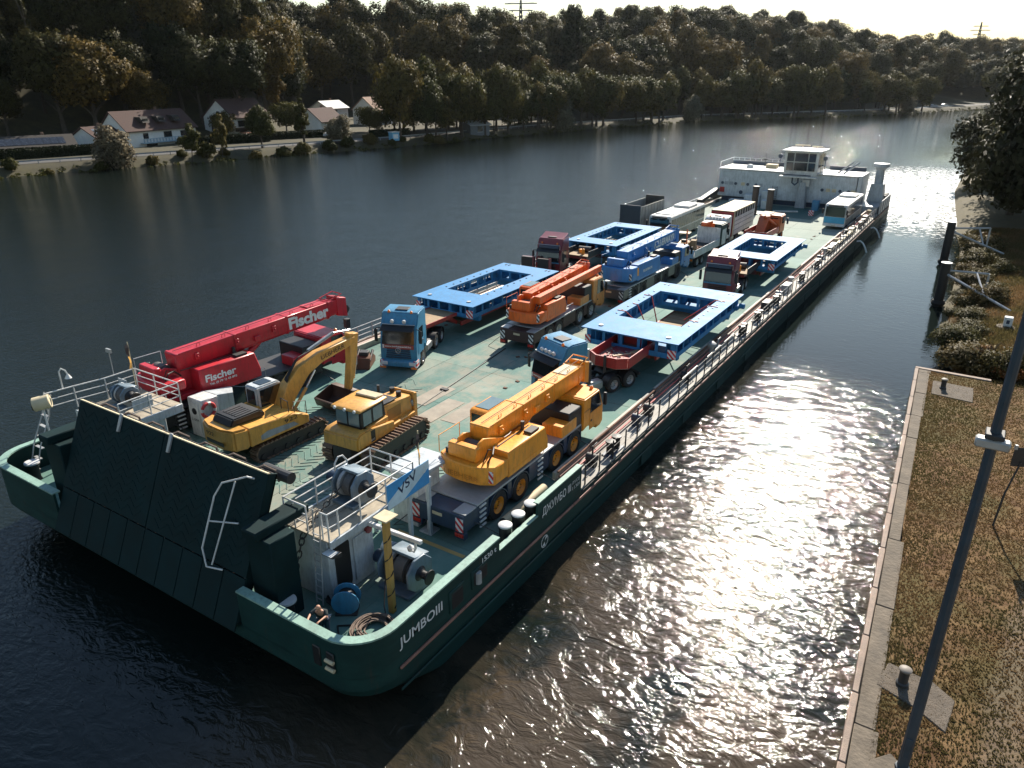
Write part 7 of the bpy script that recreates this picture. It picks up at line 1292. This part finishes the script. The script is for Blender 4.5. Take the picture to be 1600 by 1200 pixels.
MB().prism(bc, 'x', -.26, .32).build('boom', M_yellow, ex, .03); text('boom_lettering', 'LIEBHERR', M_blackl, ex, (.327, 3.5, 3.66), (0, 1, .13), (0, -.13, 1), 1.7, .24)
MB().prism([(5.7, 4.5), (6.35, 4.4), (6.15, 3.2), (5.55, 1.2), (5.3, 1.25), (5.6, 2.9)], 'x', -.2, .26).build('stick', M_yellow, ex, .03)
for s in (-.42, .42): MB().cyl((s + .03, 1.2, 1.5), (s + .03, 2.2, 2.5), .085).build('lift_ram', M_yellow, ex); MB().cyl((s + .03, 2.2, 2.5), (s + .03, 2.9, 3.3), .05).build('lift_ram_rod', M_chrome, ex)
MB().cyl((.03, 2.9, 4.3), (.03, 4.7, 4.8), .1).build('stick_ram', M_grey, ex); MB().cyl((.03, 4.7, 4.8), (.03, 5.9, 4.65), .055).build('stick_ram_rod', M_chrome, ex); MB().cyl((.03, 6.3, 3.8), (.03, 6.15, 2.5), .08).build('bucket_ram', M_grey, ex); MB().cyl((.03, 6.15, 2.5), (.03, 5.95, 1.7), .045).build('bucket_ram_rod', M_chrome, ex)
for k in range(6): MB().tube([(-.1 + .06 * k, .9, 2.2), (-.1 + .06 * k, 1.35, 3.2 + .03 * k), (-.1 + .06 * k, 2.1, 3.95 + .05 * k), (-.1 + .05 * k, 3.2, 4.35)], .028, 5).build('hydraulic_hose', M_cable, ex)
bk = [(5.3, 1.25), (5.75, 1.2), (5.9, .7), (5.6, .2), (4.9, .08), (4.2, .3), (4.05, .75), (4.15, .8), (4.35, .5), (4.95, .3), (5.4, .5), (5.45, .95)]
MB().prism(bk, 'x', -1.35, .5).build('bucket', mat('bucket steel', (.07, .04, .028), .6, dirt=.5, dirt_rgb=(.2, .13, .09)), ex, .02)
for s in (-1.38, .5): MB().prism([(5.3, 1.2), (5.9, .7), (5.6, .2), (4.9, .08), (4.2, .3), (4.05, .78), (5.0, 1.1)], 'x', s, s + .04).build('bucket_cheek', MATS['bucket steel'], ex)
bz = thing('bulldozer', 'yellow bulldozer with black framed cab seen from behind', 'bulldozer', (-24.25, 22.75, DZ), R_(4))
for s in (-1, 1): track(bz, s * 1.22, .0, 4.9, .62, 1.15, M_shoe, 40)
P('hull', M_yellow, bz, (-.88, .88, .3, 4.6, .6, 1.45), bevel=.04); MB().prism([(-.35, 1.3), (.75, 1.3), (.75, 2.1), (-.05, 2.1), (-.3, 1.95)], 'x', -1.08, 1.08).build('rear_tank', M_yellow, bz, .07); text('rear_lettering', 'KOMATSU', mat('navy lettering', (.02, .03, .1), .5), bz, (-.85, -.29, 1.6), (1, 0, 0), (0, .25, 1), 1.45, .2, thick=.03, bold=.015)
MB().prism([(.4, 1.25), (2.6, 1.25), (2.6, 1.75), (.4, 2.1)], 'x', .88, 1.04).build('fender', M_yellow, bz, .04); MB().prism([(.4, 1.25), (2.6, 1.25), (2.6, 1.75), (.4, 2.1)], 'x', -1.04, -.88).build('fender', M_yellow, bz, .04); P('decal', M_black, bz, (1.041, 1.046, .55, 1.05, 1.35, 1.95), bevel=0); text('decal_lettering', 'D 65WX', M_letter, bz, (1.048, .6, 1.4), (0, 1, 0), (0, 0, 1), .4, .12, thick=.003)
P('cab_base', M_yellow, bz, (-.9, .9, .5, 2.3, 1.45, 2.1)); MB().prism([(.35, 2.1), (2.3, 2.1), (2.15, 3.15), (.4, 3.05)], 'x', -.78, .78).build('cab', M_black, bz, .05)
for s in (-1, 1): MB().box(*sorted((s * .782, s * .792)), .55, 1.15, 2.2, 2.9).build('side_window', M_glassl, bz); MB().box(*sorted((s * .782, s * .792)), 1.3, 2.0, 2.2, 2.9).build('side_window', M_glassl, bz)
P('rear_window', M_glassl, bz, (-.7, -.05, .33, .345, 2.25, 2.95), (.05, .7, .33, .345, 2.25, 2.95), bevel=0); MB().prism([(.15, 3.04), (2.35, 3.04), (2.3, 3.17), (.25, 3.17)], 'x', -.92, .92).build('cab_roof', M_yellow, bz, .05); P('roof_box', M_cream, bz, (-.6, .7, 1.7, 2.3, 3.17, 3.28), bevel=.04)
for s in (-.6, 0, .6): MB().cyl((s, .12, 3.1), (s, .2, 3.1), .08, n=10).build('work_lamp', M_lamp, bz)
MB().prism([(2.35, 1.4), (4.7, 1.4), (4.7, 2.3), (3.6, 2.45), (2.35, 2.5)], 'x', -.62, .62).build('engine_hood', M_yellow, bz, .05); P('hood_top', M_black, bz, (-.5, .55, 2.4, 3.5, 2.5, 2.58)); P('side_grille', mat('ochre grille', (.35, .19, .05), .7), bz, (.622, .635, 2.6, 3.7, 1.6, 2.2), bevel=0); MB().cyl((-.1, 2.9, 2.5), (-.1, 2.9, 3.35), .075).build('exhaust', M_dark, bz); MB().cyl((.3, 4.0, 2.4), (.3, 4.0, 2.68), .14).cyl((-.35, 4.3, 2.4), (-.35, 4.3, 2.65), .14).build('precleaner', M_black, bz); MB().prism([(4.7, .8), (5.0, .8), (5.0, 2.35), (4.7, 2.45)], 'x', -.75, .75).build('radiator_guard', M_yellow, bz, .04)
for s in (-.62, .62): MB().cyl((s, 4.6, 2.0), (s, 5.0, 1.2), .09).build('blade_ram', M_grey, bz)
P('ripper_mount', M_dark, bz, (-.55, .55, -.3, .3, .5, 1.3))
at = thing('excavator_attachment', 'dark rusty excavator attachment lying left of the blue truck', 'attachment', (-33.2, 33.6, DZ), R_(30)); MB().prism([(-.9, 0), (.9, 0), (1.0, .35), (.3, .8), (-.6, .7)], 'x', -.5, .5).build('grab_shell', M_rust, at, .04); MB().box(-.3, .3, -.3, .3, .7, 1.0).build('coupler', M_dark, at, .03)
for s in (-.45, .45): MB().cyl((s, -.5, .5), (s, .5, .9), .09).build('ram', M_dark, at)
# ------------------------------------------------------------------ buses and other trucks at the far end
def bus(label, x, y, c, lower, ads):
    t = thing('city_bus', label, 'bus', (x, y, DZ)); L = 11.6
    MB().prism([(.05, .35), (L, .35), (L, 2.85), (L - .15, 3.0), (.25, 3.0), (.08, 2.8)], 'x', -1.27, 1.27).build('body', c, t, .08)
    MB().box(-1.12, 1.12, -.0, .06, 1.55, 2.75).build('windscreen', M_glass, t, .02); MB().box(-1.2, 1.2, -.02, .07, .75, 1.5).build('front_panel', lower, t, .03); MB().box(-1.26, 1.26, -.06, .08, .36, .72).build('bumper', c, t, .04)
    for s in (-1, 1):
        MB().box(*sorted((s * .82, s * 1.15)), -.07, -.055, .5, .66).build('headlight', M_lamp, t); MB().box(*sorted((s * 1.3, s * 1.5)), -.35, -.2, 1.9, 2.5).build('mirror', M_black, t, .03)
        for k in range(7): MB().box(*sorted((s * 1.272, s * 1.285)), .5 + k * 1.58, 1.95 + k * 1.58, 1.35, 2.6).build('side_window', M_glass, t)
        MB().box(*sorted((s * 1.272, s * 1.28)), .4, L - .2, .45, 1.2).build('side_skirt', ads, t)
        for yy in (2.6, 8.7): wheel(t, s * 1.1, yy, .48, .3, M_lgrey); arch(MB(), yy, *sorted((s * 1.2, s * 1.29)), .56, .48).build('wheel_arch', M_black, t)
    MB().box(-.25, .25, -.07, -.06, .42, .55).build('number_plate', M_cream, t); MB().box(-1.0, 1.0, 6.6, 9.6, 3.0, 3.28).build('roof_unit', c, t, .06); MB().box(-1.0, 1.0, 1.2, 2.2, 3.0, 3.1).build('roof_pod', c, t, .04); MB().box(-.6, -.1, 4.4, 5.2, 3.0, 3.06).build('roof_hatch', M_black, t); MB().box(-.9, .9, -.01, .05, 2.78, 2.95).build('destination_display', M_black, t)
M_busw = paint('bus white', (.66, .65, .62), .25); M_ads = mat('bus side film', (.34, .34, .31), .5, var=.6, scale=1.2)
bus('white city bus with blue front beside the right rail near the stern', -16.65, 99.2, M_busw, mat('bus blue', (.06, .35, .55), .4), M_ads); bus('white city bus on the left, dark windows and long pale roof', -31.8, 80.2, M_busw, M_busw, M_ads)
tb = thing('dump_trailer', 'dark open topped dump trailer on the left beside the white bus', 'trailer', (-35.5, 80.3, DZ)); P('front_wall', mat('dark blue grey', (.02, .035, .05), .5), tb, (-1.27, 1.27, 0, .12, 1.1, 3.9)); M_al = mat('ribbed grey', (.33, .32, .29), .6, var=.3, scale=1, dirt=.5, dirt_rgb=(.15, .13, .1))
for s in (-1, 1):
    P('side_wall', M_al, tb, (*sorted((s * 1.2, s * 1.27)), .12, 7.2, 1.1, 3.75))
    for k in range(8): P('side_rib', M_al, tb, (*sorted((s * 1.271, s * 1.31)), .5 + k * .9, .6 + k * .9, 1.1, 3.75), bevel=0)
    for k in range(3): wheel(tb, s * 1.02, 4.2 + k * 1.25, .5, .34, M_lgrey)
P('floor', M_dark, tb, (-1.2, 1.2, .1, 7.2, 1.0, 1.1)); P('tail_gate', M_dark, tb, (-1.2, 1.2, 7.2, 7.3, 1.1, 4.1))
wf = thing('flatbed_truck', 'white drop-side truck seen from behind, loaded with a yellow machine', 'truck', (-25.3, 70.4, DZ), R_(-1))
P('bed', M_dark, wf, (-1.25, 1.25, 0, 7.2, 1.05, 1.2)); P('tail_board', M_bw, wf, (-1.25, 1.25, -.06, 0, 1.1, 1.9)); P('headboard', M_white, wf, (-1.25, 1.25, 7.2, 7.26, 1.1, 2.9)); P('chassis', M_dark, wf, (-.5, .5, .2, 9.4, .7, 1.05))
for s in (-1, 1):
    for k in range(4): P('drop_side', M_bw, wf, (*sorted((s * 1.25, s * 1.31)), .02 + k * 1.8, 1.78 + k * 1.8, 1.1, 1.85), bevel=.015)
    for yy in (1.2, 2.5, 6.2 + 2.2): wheel(wf, s * 1.05, yy, .5, .32, M_lgrey)
    P('tail_lamp', M_orange_l, wf, (*sorted((s * .6, s * 1.15)), -.08, -.061, .8, .98), bevel=.01); P('mirror', M_black, wf, (*sorted((s * 1.35, s * 1.55)), 9.2, 9.3, 1.9, 2.6)); P('cab_door', M_white, wf, (*sorted((s * 1.22, s * 1.235)), 8.0, 9.2, 1.0, 2.6))
P('number_plate', M_white, wf, (-.3, .3, -.05, -.03, .6, .8), bevel=0); P('cab', mat('cab dark green', (.03, .06, .055), .5), wf, (-1.22, 1.22, 7.6, 9.5, .9, 3.2), bevel=.1); P('rear_window', M_glass, wf, (-.8, .8, 7.58, 7.6, 2.1, 2.8), bevel=0)
P('loading_crane', M_orange, wf, (-.9, .5, 7.3, 7.55, 2.4, 3.3)); MB().cyl((-.8, 7.2, 3.0), (.4, 7.0, 3.5), .12).cyl((.4, 7.0, 3.5), (-.5, 6.9, 3.0), .1).build('crane_arm', M_orange, wf)
ld_ = thing('compact_loader', 'worn yellow compact machine standing in the white truck bed', 'loader', (-25.7, 71.3, DZ + 1.2), R_(10)); P('body', M_yellow, ld_, (-.5, .5, .2, 2.0, .4, 1.0), bevel=.06); P('canopy', M_cream, ld_, (-.6, .6, .3, 1.4, 1.9, 1.98), bevel=.03); P('counterweight', M_wood, ld_, (.55, 1.1, 1.4, 2.2, .1, 1.1)); P('seat', M_black, ld_, (-.25, .25, .7, 1.1, 1.0, 1.25))
for a in (-.55, .5):
    for b_ in (.35, 1.3): MB().cyl((a, b_, 1.0), (a, b_, 1.9), .04, n=6).build('canopy_post', M_dark, ld_)
for a in (-.55, .55):
    for b_ in (.5, 1.7): wheel(ld_, a, b_, .36, .26, M_orange)
MB().tube([(.4, .3, .8), (.45, -.2, 1.7), (.3, .6, 2.3), (.2, 1.4, 1.9)], .07, 6).build('digger_arm', M_orange, ld_); gg = random.Random(9); b = MB()
for k in range(30): b.cb((gg.uniform(-.9, 1.0), gg.uniform(2.6, 5.4), .06 + gg.random() * .2), (gg.uniform(.1, .5), gg.uniform(.1, .4), gg.uniform(.06, .25)), Matrix.Rotation(gg.uniform(0, 3), 3, 'Z'))
q = thing('load_scraps', 'loose machine parts and scrap in the white truck bed', 'scrap', (-25.3, 70.4, DZ + 1.2)); stuff(b.build('scrap_pile', M_rust, q))
lv = truck('white truck cab with red box behind it, in front of the livestock body', -25.65, 80.7, 0, M_white, 'lights', axles=(1.4, 4.6, 9.0), cabh=3.4)
lv['label'] = 'white livestock truck with red fronted slatted body'
P('body_front', M_red, lv, (-1.27, 1.27, 2.5, 2.6, 1.0, 3.75)); P('body_roof', M_cream, lv, (-1.27, 1.27, 2.5, 10.8, 3.62, 3.76)); P('body_floor', M_dark, lv, (-1.25, 1.25, 2.6, 10.8, 1.0, 1.15)); P('body_back', M_white, lv, (-1.25, 1.25, 10.7, 10.8, 1.1, 3.6))
for s in (-1, 1):
    for za, zb in ((1.05, 1.55), (1.6, 2.1), (2.15, 2.55), (2.6, 3.0)): P('body_slat', M_white, lv, (*sorted((s * 1.22, s * 1.27)), 2.6, 10.8, za, zb))
    P('front_post', M_cream, lv, (*sorted((s * 1.22, s * 1.285)), 2.6, 3.1, 1.0, 3.62), bevel=0)
    for k in range(9): P('window_post', M_white, lv, (*sorted((s * 1.22, s * 1.27)), 3.0 + k * .95, 3.15 + k * .95, 3.0, 3.62), bevel=0)
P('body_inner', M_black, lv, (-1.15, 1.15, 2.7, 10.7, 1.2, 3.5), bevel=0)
op = thing('tipper_truck', 'orange tipper truck seen from behind next to the brown columns', 'truck', (-21.9, 83.6, DZ), R_(-2)); M_or = paint('tipper orange', (.55, .12, .03), .4)
P('tipper_floor', M_rust, op, (-1.2, 1.2, 0, 4.6, 1.1, 1.25)); P('headboard', M_or, op, (-1.2, 1.2, 4.6, 4.7, 1.1, 2.5)); P('chassis', M_dark, op, (-.5, .5, .2, 7.2, .6, 1.1)); P('tail_gate', M_red, op, (-1.2, 1.2, -.06, 0, 1.1, 1.75))
for s in (-1, 1):
    P('drop_side', M_red, op, (*sorted((s * 1.2, s * 1.27)), 0, 4.6, 1.1, 1.75))
    for yy in (1.4, 6.2): wheel(op, s * 1.02, yy, .5, .34, M_or)
    P('side_window', M_glass, op, (*sorted((s * 1.201, s * 1.21)), 5.7, 6.6, 1.9, 2.6), bevel=0); P('mirror', M_navy, op, (*sorted((s * 1.4, s * 1.6)), 6.8, 6.95, 1.7, 2.4))
P('cab', M_or, op, (-1.2, 1.2, 5.0, 7.0, .8, 2.85), bevel=.1); P('rear_window', M_glass, op, (-.3, .9, 4.98, 5.0, 1.9, 2.6), bevel=0); MB().prism([(2.6, 1.25), (4.5, 1.25), (4.5, 2.9), (3.9, 2.9)], 'x', -.9, .2).build('folded_crane', M_or, op, .05); MB().cyl((-.3, 3.6, 2.9), (.9, 4.4, 1.9), .16).build('crane_arm', M_or, op); P('canopy', M_cream, op, (-1.2, .0, 4.4, 6.8, 2.86, 2.95))
for lab, x, y in (('left of two brown upright steel columns before the deckhouse', -28.0, 104.6), ('right of two brown upright steel columns before the deckhouse', -25.5, 102.6)):
    cl = thing('steel_column', lab, 'column', (x, y, DZ)); M_col = mat('brown column', (.06, .045, .04), .7, var=.3, dirt=.5, dirt_rgb=(.12, .07, .05)); MB().lathe([(.42, 0), (.42, 3.7), (.34, 3.72), (.34, 3.4), (0, 3.4)], n=18).build('tube', M_col, cl, smooth=True); MB().lathe([(.6, 0), (.6, .12), (.43, .13)], n=18).build('foot_flange', M_dark, cl); MB().lathe([(.46, 3.55), (.46, 3.75), (.43, 3.76)], n=18).build('rim_ring', M_dark, cl)

# ------------------------------------------------------------------ thin river haze
hz_ = MB().box(-700, 420, -90, 1100, -3, 105).build('haze', M_dark); hz_.data.materials.clear(); stuff(hz_)
hm_ = bpy.data.materials.new('haze air'); hm_.use_nodes = True; hn = hm_.node_tree.nodes; hn.remove(hn['Principled BSDF'])
pv = hn.new('ShaderNodeVolumePrincipled'); pv.inputs['Color'].default_value = (.86, .93, 1, 1); pv.inputs['Density'].default_value = .000022; pv.inputs['Anisotropy'].default_value = .6
hm_.node_tree.links.new(pv.outputs[0], hn['Material Output'].inputs['Volume']); hz_.data.materials.append(hm_)
hz_['label'] = 'thin pale haze filling the river valley'; hz_['category'] = 'haze'
